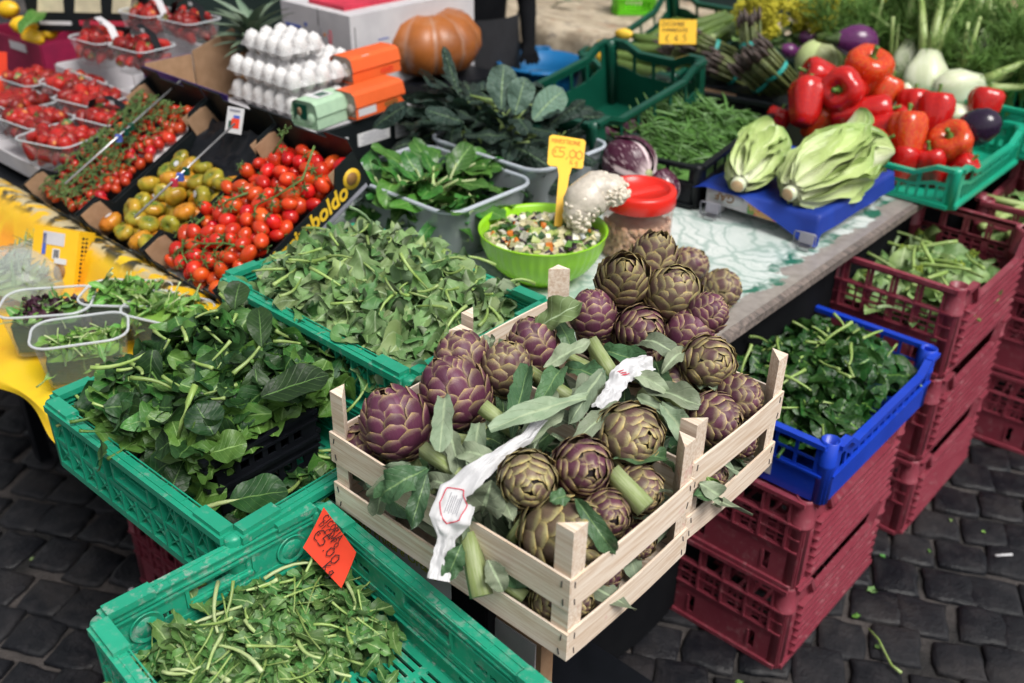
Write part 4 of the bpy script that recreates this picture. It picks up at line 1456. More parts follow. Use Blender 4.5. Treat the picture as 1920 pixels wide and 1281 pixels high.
# spinach
t = thing('spinach_heap', 'big heap of dark crinkled spinach leaves spilling over its green crate', 'spinach', mw=C2)
sps = [leaf_mesh('leaf', m_spin if i % 10 else m_spin_pale, m_stem, R(.02, .035), .0032, 700 + i, L=R(.075, .12), Wd=R(.046, .068), curl=R(-.4, 1.0), cup=R(-.2, .45), wav=.12, jag=.12, nu=8, nv=10, fat=R(.3, .42), base=.55, tip=1.5, twist=.7) for i in range(11)]
ftx, fty = AB(392, 872, .97)
Q = C2.inverted() @ W(ftx, fty, .95)
TX, TY = Q.x, Q.y                                   # near corner of the black tray inside the crate
def hsp(x, y):
    if x > TX - .005 and y > -.17:
        return .035 + .02 * noise.noise(Vector((x * 12, y * 12, 3)))
    if y < TY - .02 and x > -.05:
        e = .09
    else: e = .15
    g = max(0, 1 - ((x + .08) / .30) ** 2) * max(0, 1 - ((y - .05) / .24) ** 2)
    if x < -.2: e -= .05
    return e + .105 * g ** .6 + .02 * noise.noise(Vector((x * 10, y * 10, 3)))
heap(t, sps, 300, (-.255, .27, -.165, .24), hsp, size=(.7, 1.15), tilt=.33, center=-.05, seed=31, under=620)
heap(t, sps, 80, (TX, .26, -.17, .2), hsp, size=(.6, .95), tilt=.25, center=-.05, seed=36, lift=.004)
stalks(t, m_stem, 14, (-.19, .2, -.11, .16), lambda x, y: hsp(x, y) + .018, (.05, .1), .0036, 'stem', 32, .9)
# a few large leaves that catch the eye
I2 = C2.inverted()
for k, (a, b, wd, mt) in enumerate(((P(490, 745, 1.06), P(612, 712, 1.07), .075, m_spin), (P(460, 715, 1.07), P(432, 655, 1.10), .075, m_spin), (P(475, 685, 1.07), P(545, 680, 1.08), .045, m_spin), (P(395, 850, .99), P(462, 838, 1.0), .065, m_spin_pale),
                                    (P(430, 940, .94), P(535, 925, .95), .075, m_spin), (P(370, 705, 1.08), P(382, 640, 1.1), .06, m_spin), (P(400, 815, 1.02), P(370, 760, 1.06), .07, m_spin), (P(440, 580, 1.09), P(447, 530, 1.12), .05, m_spin), (P(490, 650, 1.06), P(490, 575, 1.1), .05, m_spin), (P(330, 820, 1.01), P(300, 850, .98), .06, m_spin), (P(200, 845, .99), P(190, 865, .96), .06, m_spin))):
    if k in (1, 2, 5): continue
    leaf_at(a, b, wd * .9, mt, 740 + k, face=.35, curl=.4, jag=.06, stem=.05, parent=t, inv=I2, wav=.06, cup=.2, fat=.36, tip=1.8)
mb = MB()
mb.tube([I2 @ q for q in (P(334, 822, 1.01), P(342, 790, 1.05), P(352, 755, 1.08), P(366, 722, 1.10))], [.003, .0045, .005, .006], 8)
part('stem', mb, m_stem, t)
t2 = thing('black_tray', 'stacked black plastic trays half buried in the spinach crate', 'tray', mw=C2 @ TR(TX - .15, TY + .12, .03))
for z0 in (.02, .08):
    for i, (F, L) in enumerate(wall_frames(.30, .24)):
        mb = MB()
        mb.panel(L - .02, .06, .004, [(.02 + k * .03, .012, .038 + k * .03, .03) for k in range(int((L - .05) / .03))], F @ TR(.01, 0, z0))
        mb.box((L / 2, -.003, z0 + .058), (L - .01, .012, .008), F)
        mb.box((L / 2, -.002, z0 + .036), (L - .01, .009, .005), F)
        part('side_wall', mb, m_black, t2)
mb = MB(); mb.box((0, 0, .055), (.28, .22, .01)); part('base', mb, m_black, t2)

# turnip greens
t = thing('turnip_greens_heap', 'high heap of pale jagged turnip greens in the green crate before the tubs', 'turnip greens', mw=C3)
rps = [leaf_mesh('leaf', m_rapini if i % 4 else m_rapini_d, m_stem, R(.03, .06), .0028, 800 + i, L=R(.12, .17), Wd=R(.055, .08), curl=R(-.4, .9), cup=R(-.15, .35), wav=.2, jag=.22, lobes=R(2.5, 4.5), lobed=.42, nu=8, nv=20, fat=R(.45, .65), base=.6, tip=2.0, twist=.8) for i in range(11)]
hrp = hump(-.06, .02, .34, .26, .195, .105, .016, 5)
heap(t, rps, 300, (-.26, .26, -.185, .18), hrp, size=(.85, 1.3), tilt=.3, center=-.06, seed=41, under=300, mound=.07)
stalks(t, m_stem, 20, (-.24, .24, -.16, .16), lambda x, y: hrp(x, y) + .022, (.05, .1), .0034, 'stem', 42, 2.2)

# red price of the stack: crates below
rc = fruit_crate('red_crate', 'dark red stacking crate, top one under the spinach crate', m_red, FR(0, 0, 0), .38, .58, .262, 'dark red stacking crates')
a0, b0 = AB(252, 1078, 0)
MS = [FR(a0 + .19 + .02, b0 + .29, k * .262) for k in range(3)]
l, q, s = MS[2].decompose(); rc.location, rc.rotation_mode, rc.rotation_quaternion = l, 'QUATERNION', q
for k, lab in ((0, 'dark red stacking crate on the cobbles, bottom one under the spinach'), (1, 'dark red stacking crate, middle one of three under the spinach crate')):
    fruit_crate('red_crate', lab, m_red, MS[k], 0, 0, 0, proto=rc)
for k, lab in ((0, 'dark red stacking crate standing on the cobbles below the chicory crate'), (1, 'dark red stacking crate, second one below the chicory crate'), (2, 'dark red stacking crate directly under the chicory crate')):
    fruit_crate('red_crate', lab, m_red, FR(-.84, .58, k * .2605 + .001, radians(86)), 0, 0, 0, proto=rc)
# right hand stacks
pr = fruit_crate('red_crate', 'pinkish red stacking crate with ribbed dipped sides at the bottom of the near right stack', m_redpink, FR(-.865, 2.107, 0), .385, .575, .274, 'pinkish red stacking crates on the right', dip=.22)
fruit_crate('red_crate', 'pinkish red stacking crate directly under the blue crate', m_redpink, FR(-.865, 2.107, .276), 0, 0, 0, proto=pr)
for k, lab in ((0, 'pinkish red stacking crate at the bottom of the rear right stack, on the cobbles'), (1, 'pinkish red stacking crate in the middle of the rear right stack'), (2, 'pinkish red stacking crate full of broad pale leaves on top of the rear right stack')):
    fruit_crate('red_crate', lab, m_redpink, FR(-.85, 2.83 - .0 * k, .285 * k), 0, 0, 0, proto=pr)

# blue crate
MBL = FR(-.851, 2.131, .553)
t = thing('blue_crate', 'bright blue plastic crate of wet spinach on the red stack', 'crate', mw=MBL)
hB = .168
for i, (F, L) in enumerate(wall_frames(.40, .60)):
    mb = MB()
    def tp(x, z, L=L, i=i):
        if i % 2 == 0: return z
        m = max(0., min(1., (min(x, L - .02 - x) - .06) / .04))
        return z - .03 * m * (1 if z > hB * .6 else 0)
    holes = []
    n = 6 if i % 2 == 0 else 14
    s = (L - .09) / n
    for k in range(n):
        holes.append((.04 + k * s + .004, hB * .70, .04 + (k + 1) * s - .004, hB * .92) if i % 2 == 0 else (.04 + k * s + .005, hB * .42, .04 + (k + 1) * s - .005, hB * .74))
        if i % 2 == 0: holes.append((.04 + k * s + .004, hB * .5, .04 + (k + 1) * s - .004, hB * .66))
    mb.panel(L - .02, hB - .004, .004, holes, F @ TR(.01, .006, 0), tp, xs=(.06, .1, L - .12, L - .08))
    zz = hB - .006
    pts = [(.02, zz), (L - .02, zz)] if i % 2 == 0 else [(.02, zz), (.07, zz), (.11, zz - .03), (L - .11, zz - .03), (L - .07, zz), (L - .02, zz)]
    for p, q in zip(pts, pts[1:]):
        mb.bar(F @ Vector((p[0], .001, p[1])), F @ Vector((q[0], .001, q[1])), .02, .012)
    mb.box((L / 2, .002, hB * .46), (L - .04, .01, .006), F)
    part('side_wall', mb, m_blue, t)
for sx in (-1, 1):
    for sy in (-1, 1):
        mb = MB()
        mb.lathe([(.021, 0), (.021, hB * .6), (.023, hB * .62), (.023, hB * .66), (.022, hB * .68), (.0225, hB + .004), (.019, hB + .005), (.018, hB * .9), (.0001, hB * .9)], 18, M=TR(sx * (.20 - .022), sy * (.30 - .022), 0))
        part('corner_post', mb, m_blue, t)
mb = MB(); mb.box((0, 0, .008), (.385, .585, .006)); part('base', mb, m_blue, t)
mb = MB(); mb.box((.03, -.2985, .05), (.055, .001, .055)); lb = part('paper_label', mb, m_paper, t)
mb = MB()
for k in range(4): mb.box((.03, -.2995, .034 + k * .008), (.035 - .006 * (k % 2), .0006, .0012))
mb.lathe([(.007, 0), (.0085, 0), (.0085, .0008), (.007, .0008)], 16, M=TR(.035, -.2992, .068) @ RX(pi / 2))
part('grey_print', mb, m_greyink, lb)
t = thing('wet_spinach_heap', 'glossy wet spinach heaped in the blue crate', 'spinach', mw=MBL)
wsp = [leaf_mesh('leaf', m_spin_wet, m_stem, R(.03, .06), .0035, 900 + i, L=R(.09, .14), Wd=R(.06, .085), curl=R(-.4, 1.2), cup=R(-.2, .5), wav=.14, jag=.1, nu=8, nv=10, fat=R(.32, .45), base=.55, tip=1.5, twist=.8) for i in range(8)]
hws = hump(0, -.02, .23, .33, .21, .10, .02, 8)
heap(t, wsp, 210, (-.15, .15, -.24, .23), hws, size=(.75, 1.15), tilt=.38, center=-.05, seed=51, under=200, mound=.04)
stalks(t, m_stem, 14, (-.13, .13, -.2, .2), lambda x, y: hws(x, y) + .025, (.05, .09), .004, 'stem', 52, .7, tilt=.4)

# broad leaves in the top red crate
t = thing('broad_leaf_heap', 'pale cabbage greens with yellow buds in the top red crate', 'greens', mw=FR(-.85, 2.83, .57))
bls = [leaf_mesh('leaf', m_yellowgreen, m_stem, R(.04, .07), .005, 930 + i, L=R(.11, .17), Wd=R(.07, .1), curl=R(-.3, .8), cup=R(-.2, .35), wav=.14, jag=.2, nu=8, nv=10, fat=.5, tip=2.2) for i in range(6)]
hbl = hump(0, -.0, .24, .34, .18, .10, .015, 9)
heap(t, bls, 70, (-.14, .14, -.24, .18), hbl, size=(.8, 1.2), tilt=.35, center=-.07, seed=53, under=80, mound=.04)
stalks(t, m_stem, 12, (-.12, .12, -.2, .12), lambda x, y: hbl(x, y) + .03, (.1, .18), .006, 'stem', 54, .3)
for k in range(8):
    mb = MB()
    r = random.Random(60 + k)
    for q in range(26):
        d = Vector((r.gauss(0, 1), r.gauss(0, 1), r.gauss(.4, .8))).normalized() * r.uniform(.004, .016)
        mb.lathe([(.0001, -.004), (.0042, 0), (.0001, .004)], 5, M=TR(*d))
    x, y = r.uniform(-.12, .12), r.uniform(-.2, .2)
    part('flower_bud', mb, m_brocc, t, loc=(x, y, hbl(x, y) + .04))
# ---------------------------------------------------------------- yellow printed tarp
def tarp_mat():
    n = NT('yellow_printed_oilcloth')
    uv, x, y = n.uv()
    v = n.coords(False)
    base = n.mix(n.step(n.noise(v, 5, 3), .4, .6), (.8, .54, .014), (.78, .45, .012))
    st = n.noise(v, 7, 4, .6, (1.2, 3.5, 3.5))
    pr = n.math('MULTIPLY', n.step(st, .44, .52), n.step(y, .2, .31, 1, 0))
    col = n.mix(pr, base, n.mix(n.step(n.noise(v, 19, 3), .45, .55), (.5, .42, .25), (.035, .035, .02)))
    bl = n.math('MULTIPLY', n.step(n.noise(v, 4.3, 2), .56, .6), n.step(y, .3, .4))
    col = n.mix(bl, col, (.75, .3, .012))
    n.bump(n.noise(v, 9, 3), .3, .02)
    return n.done(col, .35, .5)


m_tarp = tarp_mat()
mb = MB()
TP = [(1.115, .912), (1.085, .925), (1.06, .93), (1.03, .905), (.985, .835), (.93, .808), (.82, .80), (.72, .795), (.675, .78), (.672, .772), (.668, .762)]
def tarp_fn(u, v):
    t = v * (len(TP) - 1)
    i = min(len(TP) - 2, int(t))
    f = t - i
    b = TP[i][0] * (1 - f) + TP[i + 1][0] * f
    z = TP[i][1] * (1 - f) + TP[i + 1][1] * f
    a = -3.1 + 1.27 * u
    w = .012 * noise.noise(Vector((a * 5, v * 4, 2))) * min(1, t / 2)
    fold = .02 * sin(a * 17 + 2 * v) * max(0, (t - 7) / 4)
    return W(a, b - fold + (.03 * noise.noise(Vector((a * 2.2, 5, 1)))) * max(0, (t - 8) / 3), z + w)
mb.grid(tarp_fn, 70, 44)
solo('oilcloth', mb, m_tarp, 'yellow printed oilcloth hanging over the low shelf at the left', 'tablecloth')
t = thing('low_shelf', 'dark low shelf under the yellow oilcloth', 'shelf', W(-2.45, .87, 0), YAW)
mb = MB(); mb.box((0, 0, .77), (1.2, .36, .02)); part('board', mb, m_black, t)
for x in (-.5, .5):
    mb = MB(); mb.box((x, .1, .38), (.04, .04, .76)); part('leg', mb, m_black, t)


# ---------------------------------------------------------------- three tilted tomato boxes
TILT = radians(27)
def tomato_frame(a): return TR(*W(a, 1.125, .868)) @ RZ(YAW) @ RX(TILT)
BW, BD = .315, .50
m_flap = m_card


def tomato_box(a, label, lettered):
    F0 = tomato_frame(a)
    t = thing('tomato_box', label, 'box', mw=F0, group=None)
    mb = MB(); mb.box((BW / 2, BD / 2, .003), (BW, BD, .005)); part('base', mb, m_blackcard, t)
    hf = .062
    mb = MB()
    mb.panel(BW, .085, .004, [], TR(0, .002, 0), lambda x, z: z * (hf / .085 if .07 < x < BW - .07 else 1.0), xs=(.04, .0699, .0701, BW - .0701, BW - .0699))
    part('front_wall', mb, m_blackcard, t)
    mb = MB()
    mb.panel(BW, .15, .004, [], TR(0, BD - .002, 0), lambda x, z: z * (.86 if .09 < x < BW - .09 else 1.0), xs=(.06, .09, .0901, BW - .0901, BW - .09))
    part('back_wall', mb, m_blackcard, t)
    for x, s in ((.002, 1), (BW - .002, -1)):
        mb = MB()
        fn = lambda xx, z: z * (.62 if .10 < xx < BD - .10 else 1.0)
        M = TR(x, 0, 0) @ RZ(pi / 2)
        mb.panel(BD, .112, .004, [], M, fn, xs=(.02, .075, .1001, BD - .1001, BD - .07))
        o = part('side_wall', mb, m_blackcard, t)
        for y0, y1 in ((.008, .085), (BD - .095, BD - .01)):
            mb = MB()
            mb.prism([(y0, .01), (y1, .01), (y1 - .012, .102), (y1 - .03, .109), (y0, .109)], .0025, M=TR(x + s * .0025, 0, 0) @ Matrix(((0, 0, s, 0), (1, 0, 0, 0), (0, 1, 0, 0), (0, 0, 0, 1))))
            part('card_flap', mb, m_flap, t)
        for k in range(3):                        # little yellow print on the outer corner
            mb = MB()
            mb.lathe([(.006, 0), (.006, .0008)], 10, M=TR(.012 + .004 * (k % 2), -.0005, .045 + .012 * k) @ RX(pi / 2) if s > 0 else TR(BW - .016 + .004 * (k % 2), -.0005, .045 + .012 * k) @ RX(pi / 2))
            part('yellow_print', mb, m_yellowink, o)
    mb = MB()
    r = random.Random(int(-a * 100))
    for k in range(26):
        x = .085 + k * (BW - .17) / 26
        mb.box((x, -.0006, .03 + .004 * sin(k * 1.7)), (.004, .0008, .006 + .006 * r.random()))
    part('yellow_print', mb, m_yellowink, t)
    if lettered:
        Mx = TR(BW + .0008, 0, 0) @ RZ(pi / 2) @ RX(pi / 2)
        o = printed(t, 'Arcimboldo', Mx @ TR(.285, .042, 0), .058, m_yellowink, .28, extrude=.0005, bold=.0016)
        mb = MB(); mb.lathe([(.0001, .0006), (.028, .0006), (.028, 0)], 20, M=Mx @ TR(.455, .055, 0)); part('medallion', mb, m_yellowink, t)
        mb = MB(); mb.lathe([(.0001, .0012), (.0175, .0012), (.0175, 0)], 18, M=Mx @ TR(.455, .055, 0)); part('medallion_face', mb, m_brownink, t)
        mb = MB(); mb.box((BW + .0006, BD / 2, .008), (.0012, BD - .03, .011)); part('grey_strip', mb, m_greyink, t)
    return t


tomato_box(-2.195, 'black printed card box of red plum tomatoes with yellow script on its side', True)
tomato_box(-2.518, 'black printed card box half filled with ribbed green and yellow tomatoes', False)
tomato_box(-2.845, 'black printed card box of small cherry tomatoes with green stems, leftmost of the three', False)


def tomato_mat(name, c1, c2, green=None, rough=.16):
    n = NT(name)
    v = n.coords()
    uv, x, y = n.uv()
    col = n.mix(n.step(n.noise(v, 18, 2), .4, .65), c1, c2)
    if green:
        m = n.step(n.math('ADD', y, n.math('MULTIPLY_ADD', n.noise(v, 30, 3), .5, -.25)), .5, .95)
        col = n.mix(n.math('MULTIPLY', m, .85), col, green)
        col = n.mix(n.math('MULTIPLY', n.step(n.math('ADD', n.objrand(), n.noise(v, 12, 2)), 1.0, 1.4), .7), col, (.5, .13, .012))
    h = n.n('ShaderNodeHueSaturation'); n.l(col, h.inputs['Color'])
    n.l(n.math('MULTIPLY_ADD', n.objrand(), .4, .8), h.inputs['Value'])
    n.l(n.math('MULTIPLY_ADD', n.math('FRACT', n.math('MULTIPLY', n.objrand(), 5.1)), .02, .492), h.inputs['Hue'])
    return n.done(h.outputs[0], rough, .5)


m_tom = tomato_mat('red_tomato_skin', (.52, .022, .01), (.6, .05, .012))
m_tomrib = tomato_mat('ribbed_tomato_skin', (.34, .29, .03), (.48, .28, .025), (.05, .13, .015), .22)
m_vine = plain('tomato_vine', (.06, .12, .025), (.1, .17, .04), 30, .6, .2, 100, vary=.3)


def fruit(name, mat, prof, n=12, fn=None):
    mb = MB()
    mb.lathe(prof, n, fn=fn, cap=False)
    me = mb.mesh(name)
    me.materials.append(mat)
    return me


def ell(rx, rz, k=8, pt=0.0): return [(max(.0001, rx * sin(pi * i / k)), -rz * cos(pi * i / k) * (1 + pt * (i > k / 2) * 0)) for i in range(k + 1)]


tom = [fruit('tomato', m_tom, ell(.0185 * q, .0235 * w)) for q, w in ((1, 1), (.95, 1.1), (1.05, .92))]
mb = MB()
for k in range(5):
    a = 2 * pi * k / 5
    mb.tube([(0, 0, 0), (.006 * cos(a), .006 * sin(a), .0015), (.013 * cos(a), .013 * sin(a), -.003), (.017 * cos(a), .017 * sin(a), .002)], [.0022, .0025, .0015, .0004], 4, flat=.4)
mb.tube([(0, 0, 0), (.002, 0, .008), (.006, 0, .014)], [.0015, .0012, .001], 5)
calyx = mb.mesh('calyx'); calyx.materials.append(m_vine)


def pack(F, area, n, rad, hfun, seed, tries=60, layers=2):
    """pile of round things: random close packing by rejection, in the frame F"""
    r = random.Random(seed)
    pts = []
    for l in range(layers):
        for i in range(n * tries):
            if len(pts) >= n * (l + 1): break
            x, y = r.uniform(area[0], area[1]), r.uniform(area[2], area[3])
            z = hfun(x, y) - rad * 1.35 * (layers - 1 - l)
            p = Vector((x, y, z))
            if all((p - q).length > rad * 1.72 for q in pts): pts.append(p)
    return pts


FT = tomato_frame(-2.195)
r = random.Random(3)
for i, p in enumerate(pack(FT, (.028, BW - .028, .03, BD - .03), 74, .0190, lambda x, y: .062 + .03 * max(0, 1 - ((y - .26) / .26) ** 2) + .008 * noise.noise(Vector((x * 20, y * 20, 0))), 4)):
    q = TR(*p) @ RZ(r.uniform(0, 6.3)) @ RX(r.choice((.3, 1.2, 1.5, 2.0)) + r.uniform(-.3, .3)) @ SC(r.uniform(.88, 1.12))
    o = tag(link('tomato', r.choice(tom), None, None, mw=FT @ q), 'glossy red plum tomato ' + ('near the front edge' if p.y < .17 else 'in the middle' if p.y < .33 else 'at the back') + ' of the box with yellow script', 'tomato', 'red plum tomatoes in the lettered black box')
    if p.z > .06 and i % 3 == 0:
        link('calyx', calyx, None, o, loc=(0, 0, .0235))


def vine(pts, F, label, seed, side=9, rad=.0026, top=None):
    r = random.Random(seed)
    t = thing('tomato_vine', label, 'vine', mw=F)
    mb = MB(); mb.tube(pts, [rad * (1.3 - .6 * k / (len(pts) - 1)) for k in range(len(pts))], 6); part('main_stem', mb, m_vine, t)
    for k in range(side):
        f = (k + .5) / side * (len(pts) - 1)
        i = min(len(pts) - 2, int(f))
        p = Vector(pts[i]).lerp(Vector(pts[i + 1]), f - i)
        d = (Vector(pts[i + 1]) - Vector(pts[i])).normalized()
        s = Vector((-d.y, d.x, 0)) * (1 if k % 2 else -1)
        e = p + (s * .028 + d * .012) * r.uniform(.7, 1.2)
        e.z -= .004
        mb = MB(); mb.tube([p, p.lerp(e, .5) + Vector((0, 0, .006)), e], [.002, .0017, .0013], 5); part('side_stem', mb, m_vine, t)
        link('calyx', calyx, None, t, loc=e, rot=(r.uniform(-.4, .4), r.uniform(-.4, .4), r.uniform(0, 6)))
    return t


vine([(.26, .14, .098), (.2, .125, .1), (.14, .10, .098), (.08, .09, .095)], FT, 'green tomato truss stem lying on the red tomatoes near the front edge', 3, 10)
vine([(.255, .44, .16), (.27, .36, .125), (.24, .29, .122), (.20, .24, .118)], FT, 'long green tomato truss stem rising at the back right of the red tomatoes', 4, 8)
vine([(.14, .27, .115), (.10, .23, .112), (.09, .2, .11)], FT, 'short green tomato stem among the plum tomatoes in the middle', 5, 5)
vine([(.05, .17, .09), (.035, .1, .085), (.09, .055, .085), (.13, .04, .08)], FT, 'thin green tomato stem in the front left corner of the red tomatoes', 6, 8)
vine([(.1, .40, .12), (.11, .44, .14), (.12, .465, .17)], FT, 'stubby tomato stem poking up at the back of the red tomatoes', 7, 3)

FT = tomato_frame(-2.518)
def ribf(rr, z, a, t): return Vector((rr * (1 + .085 * abs(cos(4 * a)) ** 1.6) * cos(a), rr * (1 + .085 * abs(cos(4 * a)) ** 1.6) * sin(a), z * (1 - .25 * (rr < .006) * (z > 0))))
rib = [fruit('ribbed_tomato', m_tomrib, [(.0001, -.02), (.014, -.0205), (.027, -.013), (.0315, 0), (.029, .012), (.018, .019), (.007, .0175), (.0001, .0145)], 32, ribf)]
for i, p in enumerate(pack(FT, (.04, BW - .035, .04, .32), 28, .0235, lambda x, y: .062 + .015 * noise.noise(Vector((x * 15, y * 15, 1))), 8)):
    o = tag(link('ribbed_tomato', rib[0], None, None, mw=FT @ TR(*p) @ RZ(r.uniform(0, 6.3)) @ RX(r.uniform(-1.1, 1.1)) @ SC(r.uniform(.72, .98))), 'ribbed green and yellow tomato ' + ('near the front flap' if p.y < .12 else 'in the middle' if p.y < .2 else 'by the empty back') + ' of the middle card box', 'tomato', 'ribbed green and yellow tomatoes')
    if i % 6 == 5:
        mb = MB(); mb.lathe([(.009, 0), (.0105, 0), (.0105, .001), (.009, .001)], 14); mb.lathe([(.0001, .0004), (.0075, .0004)], 12, cap=False)
        part('sticker', mb, m_paper, o, loc=(.006, -.004, .0195))
mb = MB()
mb.grid(lambda u, v: Vector((.02 + u * (BW - .04), .27 + v * (BD - .3), .02 + .02 * noise.noise(Vector((u * 5, v * 4, 1))) + .02 * noise.noise(Vector((u * 11, v * 9, 4))) + .05 * v)), 18, 14)
solo('black_foil', mb, m_black, 'crumpled black foil lining the empty back of the middle box', 'foil', mw=FT)

FT = tomato_frame(-2.845)
m_cherry = tomato_mat('cherry_tomato_skin', (.42, .02, .012), (.5, .04, .014))
che = [fruit('cherry_tomato', m_cherry, ell(.0115, .0135, 6), 10)]
for i, p in enumerate(pack(FT, (.03, BW - .03, .03, BD - .04), 135, .0125, lambda x, y: .06 + .02 * (y / BD) + .012 * noise.noise(Vector((x * 18, y * 18, 5))), 12, tries=25, layers=1)):
    tag(link('cherry_tomato', che[0], None, None, mw=FT @ TR(*p) @ RZ(r.uniform(0, 6.3)) @ RX(r.uniform(0, 3)) @ SC(r.uniform(.8, 1.2) * (1.35 if p.x > .2 else 1))), 'small red cherry tomato ' + ('at the front' if p.y < .16 else 'in the middle' if p.y < .32 else 'at the back') + ' of the leftmost card box', 'tomato', 'cherry tomatoes in the leftmost box')
mb = MB()
for k in range(900):
    x, y = r.uniform(.02, .27), r.uniform(.03, BD - .05)
    if x > .19 and r.random() < .6: continue
    z = .08 + .02 * (y / BD) + .012 * noise.noise(Vector((x * 18, y * 18, 5)))
    a = r.uniform(0, 6.3)
    l = r.uniform(.008, .02)
    d = Vector((cos(a), sin(a), r.uniform(-.3, .5))) * l
    mb.tube([Vector((x, y, z)) - d, Vector((x, y, z + .004)), Vector((x, y, z)) + d], [.0016, .0021, .001], 4)
solo('cherry_vines', mb, m_vine, 'tangle of green cherry tomato stems over the leftmost box', 'vines', kind='stuff', mw=FT)
mb = MB(); mb.grid(lambda u, v: Vector((.2 + .1 * u, .27 + .15 * v, .055 + .008 * noise.noise(Vector((u * 4, v * 4, 2))))), 8, 8)
solo('foam_sheet', mb, m_paper, 'white foam sheet showing at the right side of the cherry tomato box', 'sheet', mw=FT)
# two price rods with printed tabs
for (q0, q1, lab) in (((338, 152, 1.2), (122, 345, 1.03), 'thin metal rod slanting over the cherry tomatoes'), ((440, 232, 1.19), (252, 408, 1.03), 'thin metal rod slanting over the ribbed tomatoes')):
    a, b = at(*q0), at(*q1)
    t = thing('price_rod', lab, 'rod', a)
    mb = MB(); mb.tube([Vector((0, 0, 0)), b - a], .0032, 8); part('rod', mb, m_steel, t)
    for f, c in ((.5, m_dgreen), (.56, m_blueink), (.62, m_redink) if lab.endswith('ribbed tomatoes') else (.45, m_dgreen)):
        mb = MB(); mb.box((b - a) * f + Vector((0, 0, -.006)), (.016, .012, .02)); part('clip', mb, c, t)
p = at(440, 226, 1.185)
t = thing('printed_tab', 'small white printed card hung at the back of the ribbed tomatoes', 'card', p, YAW + .3)
mb = MB(); mb.box((0, 0, 0), (.055, .0012, .07)); c = part('card', mb, m_paper, t, rot=(-.4, 0, 0))
for (x, z, w, h, m) in ((-.002, .026, .035, .006, m_greyink), (.004, -.008, .026, .026, m_sign_red), (-.012, -.012, .012, .02, m_dgreen), (.006, .01, .02, .008, m_blueink)):
    mb = MB(); mb.box((x, -.0011, z), (w, .001, h)); part('print', mb, m, c)

# ---------------------------------------------------------------- salad punnets, yellow carton, wrapped herbs
m_clear = clear('clear_plastic_tub', (.95, .96, .96), .07, .18, (.75, .78, .8))
m_clear_rim = clear('clear_plastic_rim', (.85, .88, .9), .55, .2, (.72, .75, .78))
m_milky = clear('milky_plastic_tub', (.86, .9, .92), .3, .3, (.58, .63, .67))
m_milky_rim = clear('milky_plastic_rim', (.7, .75, .8), .72, .28, (.55, .6, .67))


def rr(w, d, rad, k=5):
    out = []
    for cx, cy, a0 in ((w / 2 - rad, d / 2 - rad, 0), (-w / 2 + rad, d / 2 - rad, pi / 2), (-w / 2 + rad, -d / 2 + rad, pi), (w / 2 - rad, -d / 2 + rad, 1.5 * pi)):
        for i in range(k + 1):
            a = a0 + pi / 2 * i / k
            out.append((cx + rad * cos(a), cy + rad * sin(a)))
    return out


def tub(t, w, d, h, taper, rad, mat, rimmat, rim=.006, ribs=0):
    top, bot = rr(w, d, rad), rr(w * taper, d * taper, rad * .8)
    n = len(top)
    mb = MB()
    L = 6
    vs, fs = [], []
    for j in range(L + 1):
        f = j / L
        for k in range(n):
            x, y = bot[k][0] * (1 - f) + top[k][0] * f, bot[k][1] * (1 - f) + top[k][1] * f
            s = 1 - (.012 if ribs and (k % 2) and f < .85 else 0)
            vs.append((x * s, y * s, h * f))
    for j in range(L):
        for k in range(n):
            fs.append((j * n + k, j * n + (k + 1) % n, (j + 1) * n + (k + 1) % n, (j + 1) * n + k))
    fs.append(tuple(reversed(range(n))))
    mb.add(vs, fs, smooth=True)
    part('tub_body', mb, mat, t)
    mb = MB()
    loop = [Vector((x, y, h)) for x, y in rr(w + rim * 1.4, d + rim * 1.4, rad + rim)] 
    loop.append(loop[0])
    mb.tube(loop, rim * .75, 6, cap=False, flat=1)
    part('rim', mb, rimmat, t)


def salad_in(t, meshes, n, w, d, z, seed, amp=.02, tilt=.6, extra=None):
    f = lambda x, y: z + amp * (1 - (2 * x / w) ** 2) * (1 - (2 * y / d) ** 2) + .006 * noise.noise(Vector((x * 30, y * 30, seed)))
    heap(t, meshes, n, (-w * .42, w * .42, -d * .42, d * .42), f, size=(.7, 1.3), tilt=tilt, center=-.02, seed=seed, under=30, mound=.012, undermesh=meshes)
    mb = MB()
    mb.grid(lambda u, v: Vector(((u - .5) * w * .86, (v - .5) * d * .86, z - .008)), 4, 4)
    for sx, sy, l, ax in ((0, -1, w, 0), (0, 1, w, 0), (-1, 0, d, 1), (1, 0, d, 1)):
        mb.grid(lambda u, v: Vector(((u - .5) * l * .82 if ax == 0 else sx * w * (.40 + .025 * v), sy * d * (.40 + .025 * v) if ax == 0 else (u - .5) * l * .82, .006 + (z - .012) * v)) + Vector((.004 * noise.noise(Vector((u * 9, v * 6, seed + sx))), .004 * noise.noise(Vector((u * 9, v * 6, seed + 3 + sy))), 0)), 10, 5)
    o = part('leaf_mass', mb, m_spin, t)
    o['kind'] = 'stuff'


